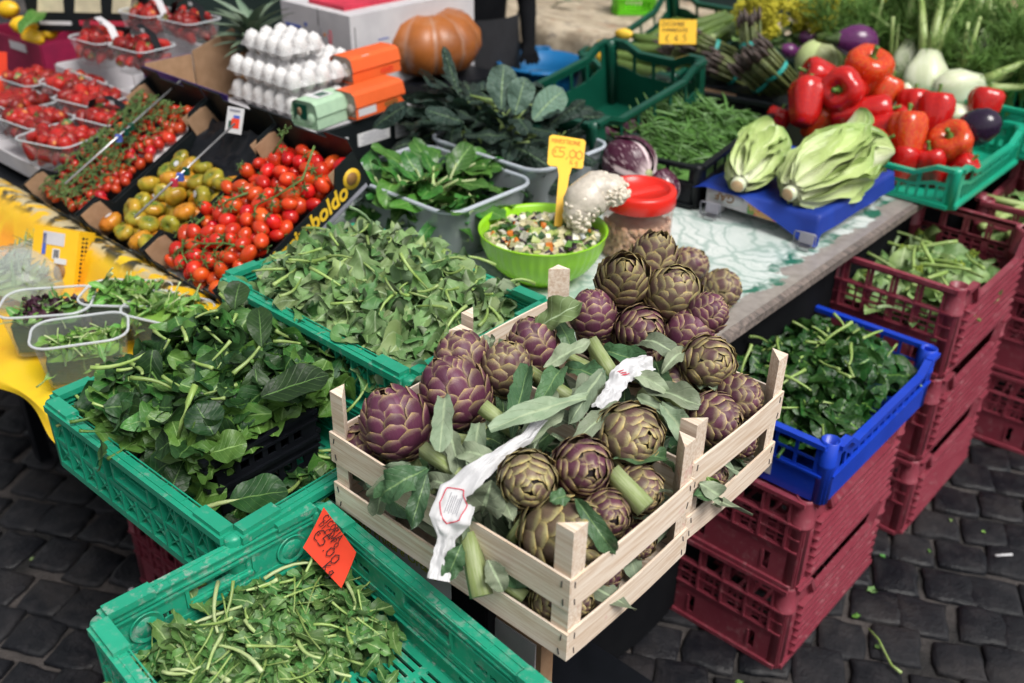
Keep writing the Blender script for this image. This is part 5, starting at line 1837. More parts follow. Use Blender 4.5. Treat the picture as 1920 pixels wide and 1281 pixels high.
sal = [leaf_mesh('leaf', m_salad, m_stem_white, .02, .0015, 1000 + i, L=R(.035, .055), Wd=R(.014, .022), curl=R(0, 1), cup=.4, wav=.15, jag=.15, nu=4, nv=7, fat=.6) for i in range(5)]
salp = sal[:2] + [leaf_mesh('leaf', m_salad_p, None, 0, 0, 1010 + i, L=R(.03, .05), Wd=R(.014, .022), curl=R(0, 1), cup=.4, wav=.3, jag=.3, nu=4, nv=7, fat=.6) for i in range(3)] + [leaf_mesh('leaf', m_chic, m_stem_white, .02, .0015, 1015 + i, L=R(.035, .055), Wd=R(.008, .014), curl=R(0, 1), cup=.4, wav=.15, jag=.4, nu=4, nv=7) for i in range(2)]
for (u, v, zr, extra, w, d, ms, n, lab, zs) in ((150, 622, .92, radians(60), .20, .13, sal, 46, 'clear punnet of bright green salad leaves nearest the spinach crate', .07), (88, 565, .925, radians(52), .20, .14, salp, 50, 'clear punnet of mixed purple and green salad at the left picture edge', .085),
                                            (235, 545, .93, radians(40), .2, .13, sal, 50, 'clear punnet heaped with small pale leaves behind the front punnet', .11), (315, 580, .92, radians(20), .2, .13, sal, 50, 'clear punnet of lamb lettuce squeezed against the spinach heap', .105)):
    p = at(u, v, zr)
    t = thing('salad_punnet', lab, 'punnet', (p.x, p.y, .812), YAW + extra, 'clear punnets of salad')
    tub(t, w, d, .112, .84, .04, m_clear, m_clear_rim, .0045, 1)
    salad_in(t, ms, n, w * .9, d * .9, zs, u)
# yellow carton
p = at(108, 545, .81)
t = thing('yellow_carton', 'yellow printed carton with a picture of brown jars, tilted on the oilcloth', 'carton', (p.x, p.y, .80), YAW + radians(24))
MC = RX(radians(-26)) @ SC(1.12)
mb = MB(); mb.box((0, 0, .075), (.125, .055, .16), MC); part('carton', mb, m_sign_yel, t)
def onface(x, z, w, h, m, nm, out=.0282): 
    mb = MB(); mb.box((x, -out, z), (w, .0012, h), MC); return part(nm, mb, m, t)
onface(-.005, .13, .06, .03, m_whitecard, 'white_window'); onface(-.03, .115, .01, .05, m_blueink, 'blue_print'); onface(.005, .095, .02, .025, m_paper, 'barcode_field')
mb = MB()
for k in range(6): mb.box((.0 + .0025 * k, -.0292, .095), (.0011, .0008, .02), MC)
part('barcode', mb, m_ink, t)
for (x, z) in ((.02, .055), (-.022, .03)):
    mb = MB(); mb.lathe([(.0001, .0008), (.016, .0008), (.016, 0)], 14, M=MC @ TR(x, -.0284, z) @ RX(pi / 2) @ SC((1, 1.3, 1))); part('jar_picture', mb, m_brownink, t)
    mb = MB(); mb.box((x, -.0292, z + .025), (.034, .001, .013), MC); part('jar_lid_picture', mb, m_paper, t)
mb = MB(); mb.lathe([(.0001, .0014), (.01, .0014), (.01, 0)], 14, M=MC @ TR(-.008, -.0288, .058) @ RX(pi / 2)); part('yellow_dot', mb, m_yellowink, t)
mb = MB()
for k in range(14):
    for q in range(2): mb.box((.0633, -.012 + .012 * q, .012 + k * .0098), (.0008, .007, .0055 if (k * 3 + q) % 4 else .003), MC)
part('dotted_print', mb, m_ink, t)
# bag of wrapped herbs
m_film = clear('cling_film', (.93, .95, .94), .2, .12, (.7, .75, .74))
for (u, v, s, lab) in ((25, 548, 1.0, 'bag of pale herbs wrapped in clear film at the left picture edge'), (82, 495, .62, 'smaller film wrapped tray of pale sprouts behind the yellow carton')):
    p = at(u, v, .81)
    t = thing('wrapped_herbs', lab, 'wrapped herbs', (p.x, p.y, .805), YAW + .6)
    hm = [leaf_mesh('leaf', m_artleaf if i % 2 else m_rapini, None, 0, 0, 1100 + i, L=.10 * s, Wd=.012 * s, curl=R(-.5, 1), cup=.3, wav=.2, jag=.3, nu=4, nv=8) for i in range(4)]
    heap(t, hm, int(60 * s), (-.12 * s, .12 * s, -.08 * s, .08 * s), lambda x, y: .03 + .06 * s * max(0, 1 - (x / (.15 * s)) ** 2 - (y / (.11 * s)) ** 2), tilt=.4, center=-.05, seed=u, under=60, mound=.02)
    mb = MB()
    mb.lathe([(.13 * s, 0), (.15 * s, .03 * s), (.135 * s, .075 * s), (.08 * s, .112 * s), (.0001, .125 * s)], 28, fn=lambda q, z, a, tt: Vector((q * cos(a), q * sin(a) * .75, z + .004 * noise.noise(Vector((cos(a) * 4, sin(a) * 4, z * 60))))), cap=False)
    part('film', mb, m_film, t)

# ---------------------------------------------------------------- strawberries
def straw_mat():
    n = NT('strawberry_skin')
    uv, x, y = n.uv()
    v = n.coords()
    sd = n.step(n.voro(v, 230), .12, .3, 1, 0)
    h = n.n('ShaderNodeHueSaturation')
    n.l(n.mix(n.step(y, .82, 1.0), n.mix(n.objrand(), (.17, .004, .008), (.36, .012, .012)), (.7, .3, .1)), h.inputs['Color'])
    n.l(n.math('MULTIPLY_ADD', n.objrand(), .4, .8), h.inputs['Value'])
    col = n.mix(n.math('MULTIPLY', sd, .5), h.outputs[0], (.6, .3, .06))
    n.bump(n.voro(v, 230), .4, .0015)
    return n.done(col, .34, .4)


m_straw = straw_mat()
stw = fruit('strawberry', m_straw, [(.0001, -.034), (.007, -.029), (.016, -.010), (.0205, .005), (.0185, .015), (.010, .0195), (.0001, .019)], 12)
mb = MB()
for k in range(7):
    a = 2 * pi * k / 7
    leaf_mb(mb, .016, .007, seed=k, curl=1.2, pitch=.5, nu=2, nv=4, M=TR(0, 0, .017) @ RZ(a))
hull = mb.mesh('hull'); hull.materials.append(m_chic)
m_strapbl = m_black


def straw_punnet(a, b, z, w, d, h, n, label, seed, strap=None, extra=0):
    t = thing('strawberry_punnet', label, 'punnet', W(a, b, z), YAW + extra, 'clear punnets of strawberries')
    tub(t, w, d, h, .82, .03, m_clear, m_clear_rim, .0035, 1)
    if strap:
        mb = MB()
        pts = [(-w / 2, .0, h * .9), (-w * .36, .0, h * 1.5), (0, .0, h * 1.75), (w * .36, .0, h * 1.5), (w / 2, .0, h * .9)]
        vs, fs = [], []
        for p in pts: vs += [(p[0], -.014, p[2]), (p[0], .014, p[2])]
        for k in range(4): fs.append((2 * k, 2 * k + 1, 2 * k + 3, 2 * k + 2))
        part('handle', mb.add(vs, fs, smooth=True), strap, t)
        mb = MB(); mb.box((w * .2, -.0145, h * 1.62), (.02, .001, .012)); part('handle_print', mb, m_paper, t)
    F = TR(*W(a, b, z)) @ RZ(YAW + extra)
    r = random.Random(seed)
    for l in range(2):
        for p in pack(F, (-w * .36, w * .36, -d * .36, d * .36), n, .0165, lambda x, y: (h * .45 if l == 0 else h * 1.0) + .008 * noise.noise(Vector((x * 30, y * 30, seed))), seed + l, layers=1):
            o = tag(link('strawberry', stw, None, None, mw=F @ TR(*p) @ RZ(r.uniform(0, 6.3)) @ RX(r.uniform(.4, 2.6)) @ SC(r.uniform(.9, 1.25))), 'red strawberry in the ' + label.replace('strawberry ', ''), 'strawberry', 'strawberries in clear punnets')
            if r.random() < .5: link('hull', hull, None, o)


for (a, b, z, w, d, h, n, lab, strap, ex) in (
    (-2.98, 1.27, .95, .21, .16, .085, 20, 'strawberry punnet at the front of the lower row, nearest the cherry tomatoes', None, .3),
    (-2.95, 1.43, .99, .19, .15, .08, 18, 'strawberry punnet with black printed strap behind the cherry tomatoes', m_black, .2),
    (-3.2, 1.31, .95, .21, .16, .085, 20, 'strawberry punnet in the lower row with orange tinted berries on top', None, .1),
    (-3.16, 1.48, .99, .2, .16, .085, 18, 'strawberry punnet with a clear arched lid edge in the second row', None, .2),
    (-3.42, 1.36, .95, .21, .16, .085, 20, 'strawberry punnet at the far left of the lower row', None, 0),
    (-3.62, 1.5, .96, .2, .16, .085, 18, 'strawberry punnet behind at the far left edge of the lower row', None, .1),
    (-3.38, 1.53, .985, .2, .16, .085, 18, 'strawberry punnet in the second row under the magenta box', None, .0),
    (-3.02, 1.53, .97, .16, .13, .07, 9, 'small strawberry punnet tucked against the white card box', None, .2),
    (-3.42, 1.68, 1.10, .19, .15, .09, 14, 'strawberry punnet at the left of the white card box with white handle', m_whitecard, .1),
    (-3.22, 1.72, 1.10, .19, .15, .09, 14, 'strawberry punnet in the middle of the white card box with black label', m_black, .1),
    (-3.3, 1.96, 1.14, .19, .15, .09, 12, 'strawberry punnet behind in the white card box, right side', m_black, .1),
    (-3.5, 1.92, 1.14, .19, .15, .09, 12, 'strawberry punnet behind in the white card box, left side, white strap', m_whitecard, .1)):
    straw_punnet(a, b, z, w, d, h, n, lab, int(-a * 100 + b * 37), strap, ex)

# card boxes that hold them
def open_box(name, label, a, b, z, w, d, h, outer, inner, extra=0, wall=.006, low=None, tilt=0):
    t = thing(name, label, 'box', mw=TR(*W(a, b, z)) @ RZ(YAW + extra) @ RX(tilt))
    for i, (F, L) in enumerate(wall_frames(w, d)):
        hh = h * (low[i] if low else 1)
        mb = MB(); mb.panel(L - (wall * 2 if i % 2 else 0), hh, wall * .5, [], F @ TR(wall if i % 2 else 0, wall * .25, 0)); part('side_wall', mb, outer, t)
        mb = MB(); mb.panel(L - wall * 2, hh - .001, wall * .45, [], F @ TR(wall, wall * .8, 0)); part('lining', mb, inner, t)
    mb = MB(); mb.box((0, 0, .003), (w - .002, d - .002, .006)); part('base', mb, inner, t)
    return t


t = open_box('white_card_box', 'white card box holding the rear strawberry punnets', -3.27, 1.74, .96, .54, .38, .2, m_whitecard, m_whitecard, .0, low=(.68, 1, 1, .7))
for x in (-.08, .1):
    mb = MB(); mb.lathe([(.013, 0), (.013, .001)], 12, M=TR(x, -.1905, .125) @ RX(pi / 2)); part('hand_hole', mb, m_ink, t)
open_box('white_card_box', 'low white card box under the front strawberry punnets', -3.2, 1.38, .90, .66, .38, .05, m_whitecard, m_whitecard)
t = open_box('purple_card_box', 'purple card box with brown inside, empty, beside the pineapple', -2.73, 1.66, 1.01, .46, .18, .19, m_purplecard, m_card, .0, low=(.98, .25, .25, 1.02))
mb = MB(); mb.panel(.17, .2, .004, [], TR(-.228, .09, 0) @ RZ(pi / 2), lambda x, z: z * (1 + .25 * x / .17)); part('card_flap', mb, m_card, t)
mb = MB(); mb.lathe([(.02, 0), (.02, .001)], 10, M=TR(-.08, -.0915, .15) @ RX(pi / 2) @ SC((1.6, 1, 1))); part('brown_print', mb, m_card, t)
t = open_box('magenta_card_box', 'magenta card box corner with white panel at the far left', -3.92, 1.74, .95, .42, .34, .18, m_magenta, m_magenta, .05)
mb = MB(); mb.box((.05, -.172, .15), (.12, .001, .03)); part('white_print', mb, m_whitecard, t)
p = at(5, 135, 1.05)
t = thing('red_card', 'red price card cut by the left picture edge', 'price card', p, YAW + .5)
mb = MB(); mb.box((-.02, 0, .0), (.08, .0015, .14)); part('card', mb, m_sign_red, t, rot=(-.3, 0, 0))
# lemons with leaf, and the dark printed sign
m_lemon = plain('lemon_skin', (.8, .5, .015), (.75, .42, .01), 30, .35, .3, 200, vary=.1)
lem = fruit('lemon', m_lemon, [(.0001, -.05), (.008, -.046), (.024, -.034), (.034, -.012), (.034, .012), (.024, .034), (.009, .045), (.0001, .05)], 14)
for i, (u, v, z, lab) in enumerate(((45, 48, 1.17, 'round yellow lemon at the top left corner beside a green leaf'), (62, 72, 1.13, 'yellow lemon under the broad green leaf at the top left'), (112, 42, 1.16, 'yellow lemon below the black and cream sign'), (92, 58, 1.13, 'yellow lemon between the leaf and the strawberries'), (15, 18, 1.2, 'yellow fruit at the very top left corner'))):
    tag(link('lemon', lem, None, None, loc=at(u, v, z), rot=(1.4, R(-.5, .5), R(0, 6))), lab, 'lemon')
o = leaf_at(at(38, 62, 1.19), at(86, 30, 1.2), .07, m_chard, 1190, parent=None, inv=Matrix(), jag=.03, face=.5, curl=.4, name='lemon_leaf')
tag(o, 'broad green leaf lying over the lemons', 'leaf')
p = at(165, 18, 1.22)
t = thing('fruit_sign', 'black sign board with cream lettering shapes behind the lemons', 'sign', p, YAW + .7)
mb = MB(); mb.box((0, 0, 0), (.46, .01, .16)); part('board', mb, m_blackcard, t)
for k in range(3):
    mb = MB(); mb.prism([(-.05, -.03), (.05, -.03), (.06, .045), (-.03, .05)], .002, M=TR(-.14 + .14 * k, -.0055, .02) @ RX(pi / 2)); part('cream_print', mb, plain('cream_ink', (.72, .65, .45), None, 10, .6, vary=0) if k == 0 else bpy.data.materials['cream_ink'], t)
mb = MB(); mb.box((-.13, -.0058, -.05), (.12, .001, .014)); part('white_print', mb, m_paper, t)
mb = MB(); mb.box((.06, -.0058, -.048), (.2, .001, .018)); part('red_print', mb, m_redink, t)

# ---------------------------------------------------------------- pineapple
def pine_mat():
    n = NT('pineapple_skin')
    uv, x, y = n.uv()
    v = n.coords(False)
    d = n.voro(v, 42)
    n.bump(d, -.8, .008)
    return n.done(n.mix(n.step(d, .2, .5), (.42, .2, .02), (.12, .05, .012)), .55, .4)


p = W(-2.87, 1.90, 0)
mb = MB(); mb.box((0, 0, .06), (.12, .12, .12)); solo('small_black_box', mb, m_black, 'small black box under the pineapple', 'box', mw=FR(-2.87, 1.90, .876))
t = thing('pineapple', 'pineapple standing beside the egg trays with a grey green crown', 'pineapple', (p.x, p.y, 1.0), 0)
mb = MB(); mb.lathe([(.04, 0), (.058, .03), (.065, .09), (.06, .15), (.045, .19), (.03, .2)], 22); part('body', mb, pine_mat(), t, rot=(0, .12, 0))
m_crown = leafmat('pineapple_crown_leaf', (.09, .14, .09), (.13, .18, .12), (.2, .24, .17), rough=.5, crinkle=.1)
cm = leaf_mesh('crown_leaf', m_crown, L=.17, Wd=.035, seed=3, curl=.8, cup=.5, wav=.02, tip=1, base=.25, fat=.2, nu=4, nv=8)
for k in range(34):
    f = k / 34
    link('crown_leaf', cm, None, t, mw=TR(.024, 0, .19 + .05 * f) @ RZ(k * 2.4) @ RX(.72 + .78 * f) @ SC(.75 + .45 * f))

# ---------------------------------------------------------------- eggs
EB = TR(*W(-2.53, 1.935, .93)) @ RZ(YAW)
t = thing('egg_box', 'black card box with white labels that carries the egg trays', 'box', mw=EB)
mb = MB(); mb.box((0, 0, .078), (.45, .41, .155)); part('carton', mb, m_blackcard, t)
mb = MB(); mb.box((-.02, -.02, .158), (.46, .42, .006)); part('white_top', mb, m_whitecard, t)
for (y, z, w, h) in ((-.13, .1, .075, .042), (.01, .1, .13, .04), (.14, .105, .08, .07)):
    mb = MB(); mb.box((.2262, y, z), (.002, w, h)); lb = part('paper_label', mb, m_paper, t)
    mb = MB()
    for k in range(4): mb.box((.2275, y, z - h * .3 + k * h * .2), (.0008, w * (.8 - .15 * (k % 2)), .002))
    part('grey_print', mb, m_greyink, lb)
m_egg = plain('egg_shell', (.66, .645, .64), (.62, .61, .61), 20, .45, 0, vary=.06)
egg = fruit('egg', m_egg, [(.0001, -.034), (.0135, -.031), (.0235, -.015), (.0255, 0), (.0235, .016), (.0155, .029), (.0001, .036)], 14)
m_eggtray = clear('clear_egg_tray', (.97, .97, .97), .3, .15, (.85, .85, .86))
for (x0, y0, z0, nx, ny, full, lab) in ((-.20, -.17, .197, 6, 6, 0, 'clear egg tray at the bottom of the stack of white eggs'), (-.20, -.165, .272, 6, 6, 1, 'clear egg tray, the wide second layer of white eggs'), (-.175, -.12, .346, 4, 3, 1, 'small clear egg tray on top of the white eggs')):
    tr = thing('egg_tray', lab, 'egg tray', mw=EB @ TR(x0, y0, z0))
    sp = .055
    W_, D_ = nx * sp, ny * sp
    mb = MB()
    def dome(u, v):
        x, y = u * W_ - sp / 2, v * D_ - sp / 2
        c = abs(cos(pi * x / sp) * cos(pi * y / sp)) ** .7
        return Vector((x, y, -.012 + .05 * c))
    mb.grid(dome, nx * 6, ny * 6)
    part('lid', mb, m_eggtray, tr)
    for i in range(nx):
        for j in range(ny):
            if not full and not (j < 2 or i > nx - 3): continue
            tag(link('egg', egg, None, None, mw=EB @ TR(x0 + i * sp, y0 + j * sp, z0) @ RZ(R(0, 6)) @ RX(R(-.1, .1))), 'white egg in the ' + lab.replace('clear egg tray ', '').replace('small on top', 'on top').replace('at the bottom', 'bottom layer') if False else ('white egg in the bottom tray of the stack', 'white egg in the wide second tray of the stack', 'white egg in the small top tray of the stack')[0 if 'bottom' in lab else 1 if 'second' in lab else 2], 'egg', 'white eggs in clear trays')


def egg_carton(M, L, label, colr, greyend, seed):
    t = thing('egg_carton', label, 'egg carton', mw=M)
    mb = MB()
    sec = [(-.052, .0), (-.05, .03), (-.054, .036), (-.045, .07), (-.03, .078), (.03, .078), (.045, .07), (.054, .036), (.05, .03), (.052, 0)]
    vs = [(x, y, z) for y in (-L / 2, L / 2) for (x, z) in sec]
    n = len(sec)
    fs = [(k, (k + 1) % n, n + (k + 1) % n, n + k) for k in range(n)]
    part('sleeve', mb.add(vs, fs), colr, t)
    mb = MB()
    for s in (-1, 1):
        mb.prism([(x * .94, z * .94 + .002) for x, z in sec], .004, M=TR(0, s * (L / 2 - .012), 0) @ RX(pi / 2))
        for x in (-.022, .022):
            mb.lathe([(.019, 0), (.016, .012), (.008, .016), (.0001, .016)], 10, M=TR(x, s * (L / 2 - .014), .026) @ RX(pi / 2 * s if s > 0 else pi / 2))
    part('pulp_tray', mb, greyend, t)
    return t


m_orange = plain('orange_card', (.75, .12, .025), (.7, .11, .022), 14, .45, 0, vary=.05)
m_pulp = plain('grey_pulp', (.4, .36, .31), (.34, .3, .26), 60, .9, .3, 200)
m_mint = plain('mint_pulp', (.4, .58, .4), (.36, .53, .37), 50, .8, .2, 150)
for (u, v, z, lab) in ((685, 122, 1.165, 'orange egg carton with grey pulp end, upper of two'), (692, 186, 1.1, 'orange egg carton with white label and hen picture, lower of two')):
    p = at(u, v, z + .03)
    c = egg_carton(TR(p.x, p.y, z) @ RZ(YAW + .08), .215, lab, m_orange, m_pulp, u)
    mb = MB(); mb.box((.0535, -.035, .055), (.001, .03, .02), RY(-.22)) if 'upper' in lab else mb.box((.0515, -.06, .018), (.0015, .075, .022))
    part('white_label', mb, m_paper, c)
    mb = MB()
    for k in range(5): mb.box((.0525, .02 + .012 * k, .016 if 'upper' in lab else .02), (.001, .008, .02 if k % 2 else .014))
    part('brown_print', mb, m_brownink if 'lower' in lab else m_sign_red, c)
p = at(603, 205, 1.13)
c = egg_carton(TR(p.x, p.y, 1.095) @ RZ(YAW + .15), .15, 'mint green egg carton with dark label, in front of the egg trays', m_mint, m_mint, 3)
mb = MB(); mb.box((-.012, -.076, .045), (.05, .0015, .045)); part('dark_label', mb, m_dgreen, c)
mb = MB(); mb.lathe([(.0001, .001), (.009, .001), (.009, 0)], 12, M=TR(-.016, -.0768, .045) @ RX(pi / 2) @ SC((1, 1.5, 1))); part('egg_picture', mb, m_card, c)
mb = MB(); mb.box((-.005, 0, .0788), (.05, .07, .001)); part('top_label', mb, m_paper, c)
mb = MB(); mb.box((-.002, .005, .0796), (.03, .04, .001)); part('top_picture', mb, m_dgreen, c)
# bits under the pineapple and white box behind
p = at(415, 185, .97)
solo('yellow_card', MB().box((0, 0, 0), (.09, .04, .035)), m_sign_yel, 'small yellow card wedged under the pineapple beside the white tray', 'card', loc=(p.x, p.y, 1.06), rot=(0, 0, YAW))
WBX = TR(*W(-2.965, 2.57, .89)) @ RZ(YAW)
t = thing('white_carton', 'big white carton with small blue and red marks behind the egg trays', 'carton', mw=WBX)
mb = MB(); mb.box((0, 0, .19), (.39, .62, .38)); part('carton', mb, m_whitecard, t)
mb = MB(); mb.box((.02, -.3105, .35), (.0025, .001, .06)); mb.box((.1955, -.29, .19), (.001, .003, .3)); part('seam', mb, m_ink, t)
for (x, z, w, h, m) in ((-.13, .30, .09, .01, m_blueink), (-.055, .315, .016, .012, m_blueink), (.03, .29, .004, .05, m_greyink), (.05, .295, .012, .01, m_orangeink), (.14, .24, .07, .006, m_orangeink), (-.13, .26, .05, .004, m_redink)):
    mb = MB(); mb.box((x, -.3108, z), (w, .001, h)); part('print', mb, m, t)
mb = MB(); mb.tube([(.075, -.311, .31), (.085, -.311, .315), (.09, -.311, .29), (.082, -.311, .26), (.09, -.311, .225), (.08, -.311, .2), (.072, -.311, .22), (.08, -.311, .26), (.073, -.311, .30)], .002, 5); part('red_print', mb, m_redink, t)
for k in range(6):
    mb = MB(); mb.box((.1958, -.2 + .02 * (k % 3) + .1 * (k // 3), .22 + .03 * (k % 3)), (.001, .05, .004)); part('print', mb, m_blueink, t)
mb = MB(); mb.box((.02, -.02, .385), (.2, .5, .02)); part('red_lid_edge', mb, m_redink, t)
# pumpkin
def pump_fn(q, z, a, t): 
    k = 1 + .075 * (abs(sin(5.5 * a)) ** .55 - .6)
    w = 1 + .03 * noise.noise(Vector((cos(a) * 2, sin(a) * 2, z * 6)))
    return Vector((q * k * w * cos(a), q * k * w * sin(a), z * (1 + .02 * sin(a))))
def pump_mat():
    n = NT('pumpkin_skin')
    v = n.coords(False)
    uv, x, y = n.uv()
    col = n.mix(n.step(n.noise(v, 7, 4), .35, .7), (.36, .11, .02), (.24, .075, .02))
    gr = n.math('ABSOLUTE', n.math('SINE', n.math('MULTIPLY', x, 5.5 * 2 * pi)))
    col = n.mix(n.math('MULTIPLY', n.step(gr, .0, .35, 1, 0), .45), col, (.36, .25, .2))
    col = n.mix(n.math('MULTIPLY', n.step(n.noise(v, 11, 5), .55, .75), .4), col, (.4, .24, .16))
    n.bump(n.noise(v, 40, 4), .15, .004)
    return n.done(col, .38, .45)


p = at(800, 74, 1.12)
t = thing('pumpkin', 'large ribbed orange brown pumpkin beside the white carton', 'pumpkin', (p.x, p.y, 1.005), .4)
t.scale = (1.13, 1.13, 1.1)
mb = MB()
mb.lathe([(.03, .012), (.1, .0), (.155, .03), (.182, .085), (.178, .135), (.14, .185), (.08, .205), (.04, .195), (.02, .185)], 88, fn=pump_fn)
part('body', mb, pump_mat(), t)
mb = MB(); mb.lathe([(.034, .185), (.028, .2), (.024, .208), (.0001, .21)], 10); part('stem', mb, m_card, t)
t = thing('dark_crate', 'dark plastic crate that carries the pumpkin', 'crate', (p.x, p.y, 0), YAW)
mb = MB(); mb.box((0, 0, .49), (.42, .34, .98)); part('body', mb, m_black, t)
mb = MB(); mb.box((0, 0, .99), (.44, .36, .02)); part('rim', mb, m_black, t)
# ---------------------------------------------------------------- tubs of chard and black kale
for (a, b, w, d, h, lab) in ((-1.865, 1.785, .43, .32, .15, 'milky clear plastic tub of broad green chard leaves'), (-1.865, 2.125, .43, .32, .17, 'milky clear plastic tub of black kale behind the chard tub')):
    t = thing('clear_tub', lab, 'tub', W(a, b, .905), YAW)
    tub(t, w, d, h, .9, .05, m_milky, m_milky_rim, .008)
F = FR(-1.865, 1.785, .905)
t = thing('chard_bunch', 'broad fresh green chard leaves standing in the nearer clear tub', 'chard', mw=F)
chd = [leaf_mesh('leaf', m_chard, m_stem_white, R(.05, .08), .006, 1200 + 4 * i, L=R(.13, .18), Wd=R(.06, .085), curl=R(.2, 1.2), cup=R(-.1, .35), wav=.09, jag=.05, nu=8, nv=10, fat=.45, tip=1.8, base=.5, twist=.6) for i in range(8)]
r = random.Random(71)
for k in range(120):
    x, y = r.uniform(-.17, .17), r.uniform(-.12, .12)
    yw = atan2(y, x) - pi / 2 + r.gauss(0, .9)
    link('leaf', r.choice(chd), None, t, mw=TR(x * 1.02, y * 1.02, .07 + .06 * (1 - abs(x) / .2) + r.uniform(-.02, .03)) @ RZ(yw) @ RX(r.uniform(.15, 1.15)) @ RY(r.gauss(0, .35)) @ SC(r.uniform(.65, 1.0)))
for k in range(50):
    l = r.choice((0, 1))
    x, y = (r.uniform(-.17, .17), -.125) if l else (.17, r.uniform(-.12, .12))
    link('leaf', r.choice(chd), None, t, mw=TR(x, y, r.uniform(.03, .1)) @ RZ(r.uniform(0, 6.3)) @ RX(r.uniform(-.5, .5)) @ SC(.6))
mb = MB(); mb.box((0, 0, .045), (.33, .23, .08)); o = part('leaf_mass', mb, m_chard, t); o['kind'] = 'stuff'

F = FR(-1.95, 2.16, .905)
t = thing('black_kale_bunch', 'large bunch of dark blistered black kale rising behind the chard', 'black kale', mw=F)
kal = [leaf_mesh('leaf', m_kale, m_stem, R(.05, .09), .005, 1300 + 2 * i, L=R(.16, .23), Wd=R(.05, .075), curl=R(.3, 1.6), cup=R(-.5, -.1), wav=.15, jag=.12, nu=8, nv=12, fat=.5, tip=2.6, base=.5, twist=.6) for i in range(8)]
for k in range(190):
    x, y = r.uniform(-.30, .22), r.uniform(-.14, .2)
    yw = atan2(y, x) - pi / 2 + r.gauss(0, 1.0)
    hh = .13 + .16 * max(0, 1 - ((x + .08) / .33) ** 2) * max(0, 1 - ((y - .05) / .25) ** 2)
    link('leaf', r.choice(kal), None, t, mw=TR(x, y, hh - .06 + r.uniform(-.03, .02)) @ RZ(yw) @ RX(r.uniform(-.1, 1.0)) @ RY(r.gauss(0, .4)) @ SC(r.uniform(.6, 1.0)))
mb = MB()
mb.grid(lambda u, v: Vector(((u - .5) * .5 - .06, (v - .5) * .3 + .02, .05 + .14 * sin(pi * u) * sin(pi * v))), 10, 10)
o = part('leaf_mass', mb, m_kale, t); o['kind'] = 'stuff'
IK = F.inverted()
m_kale_u = leafmat('pale_kale_leaf', (.06, .12, .085), (.09, .16, .115), (.2, .3, .15), rough=.6, crinkle=1, cscale=110, ribw=.06, veinf=.35)
for k, (a, b, wd, m) in enumerate(((P(940, 205, 1.16), P(940, 125, 1.27), .085, m_kale_u), (P(965, 215, 1.15), P(985, 150, 1.24), .075, m_kale_u), (P(1000, 225, 1.14), P(1050, 170, 1.2), .08, m_kale_u), (P(870, 230, 1.13), P(800, 210, 1.17), .05, m_kale), (P(700, 240, 1.12), P(760, 200, 1.2), .06, m_kale), (P(860, 175, 1.2), P(830, 95, 1.3), .03, m_kale))):
    leaf_at(a, b, wd, m, 1330 + 4 * k, face=.75, curl=.3, stem=.06, parent=t, inv=IK, jag=.15, wav=.06, cup=-.1, tip=2.2)

# ---------------------------------------------------------------- green bowl of chopped vegetables, price paddle
BO = at(1017, 548, .905)
m_lime = plain('lime_green_plastic', (.28, .6, .015), (.25, .55, .012), 8, .3, 0, vary=0)
t = thing('salad_bowl', 'lime green ribbed plastic bowl of chopped vegetables', 'bowl', (BO.x - .0, BO.y + .10, .9), 0)
mb = MB()
prof = [(.07, 0), (.076, .008), (.094, .018), (.122, .042), (.142, .07), (.154, .10), (.159, .128), (.163, .133), (.160, .135), (.154, .128), (.147, .10), (.13, .067), (.09, .03), (.0001, .02)]
mb.lathe(prof, 168, fn=lambda q, z, a, tt: Vector((q * (1 + (.011 * cos(42 * a) if .03 < z < .12 and tt < .45 else 0)) * cos(a), q * (1 + (.011 * cos(42 * a) if .03 < z < .12 and tt < .45 else 0)) * sin(a), z)))
part('bowl_body', mb, m_lime, t)
BC = Vector((BO.x, BO.y + .10, .9))
t = thing('chopped_vegetables', 'mixed chopped vegetables of white, orange, green and purple bits in the lime bowl', 'chopped vegetables', BC)
veg = [('cream', (.66, .6, .36)), ('white', (.74, .72, .6)), ('pale_green', (.4, .48, .14)), ('green', (.1, .24, .03)), ('orange', (.72, .2, .02)), ('dark_purple', (.03, .012, .03)), ('dark_green', (.03, .09, .02))]
vm = []
for nm, c in veg:
    m = plain('chopped_' + nm, c, None, 60, .45, .2, 150, vary=.3)
    for q in range(2):
        mb = MB()
        rq = random.Random(hash(nm) % 1 + q + len(nm))
        vs, fs = [], []
        mb.box((0, 0, 0), (.013 * rq.uniform(.7, 1.4), .013 * rq.uniform(.7, 1.2), .010))
        for v_ in mb.v: v_ += Vector((rq.uniform(-.002, .002), rq.uniform(-.002, .002), rq.uniform(-.002, .002)))
        me = mb.mesh('piece'); me.materials.append(m); vm.append(me)
wts = [6, 5, 4, 3.0, 1.5, 1.6, 3]
for k in range(295):
    q = sqrt(r.random()) * .140
    a = r.uniform(0, 6.3)
    z = .098 + .028 * (1 - (q / .15) ** 2) + r.uniform(-.004, .008)
    i = r.choices(range(7), wts)[0] * 2 + r.choice((0, 1))
    link('piece', vm[i], None, t, mw=TR(q * cos(a), q * sin(a), z) @ RZ(r.uniform(0, 6)) @ RX(r.uniform(0, 6)) @ RY(r.uniform(0, 6)) @ SC(r.uniform(.9, 1.65)))
for k in range(26):
    q, a = sqrt(r.random()) * .13, r.uniform(0, 6.3)
    link('leaf_shred', sal[k % 5] if k % 3 else salp[3], None, t, mw=TR(q * cos(a), q * sin(a), .122) @ RZ(r.uniform(0, 6)) @ RX(r.uniform(-.3, .7)) @ SC(.7))
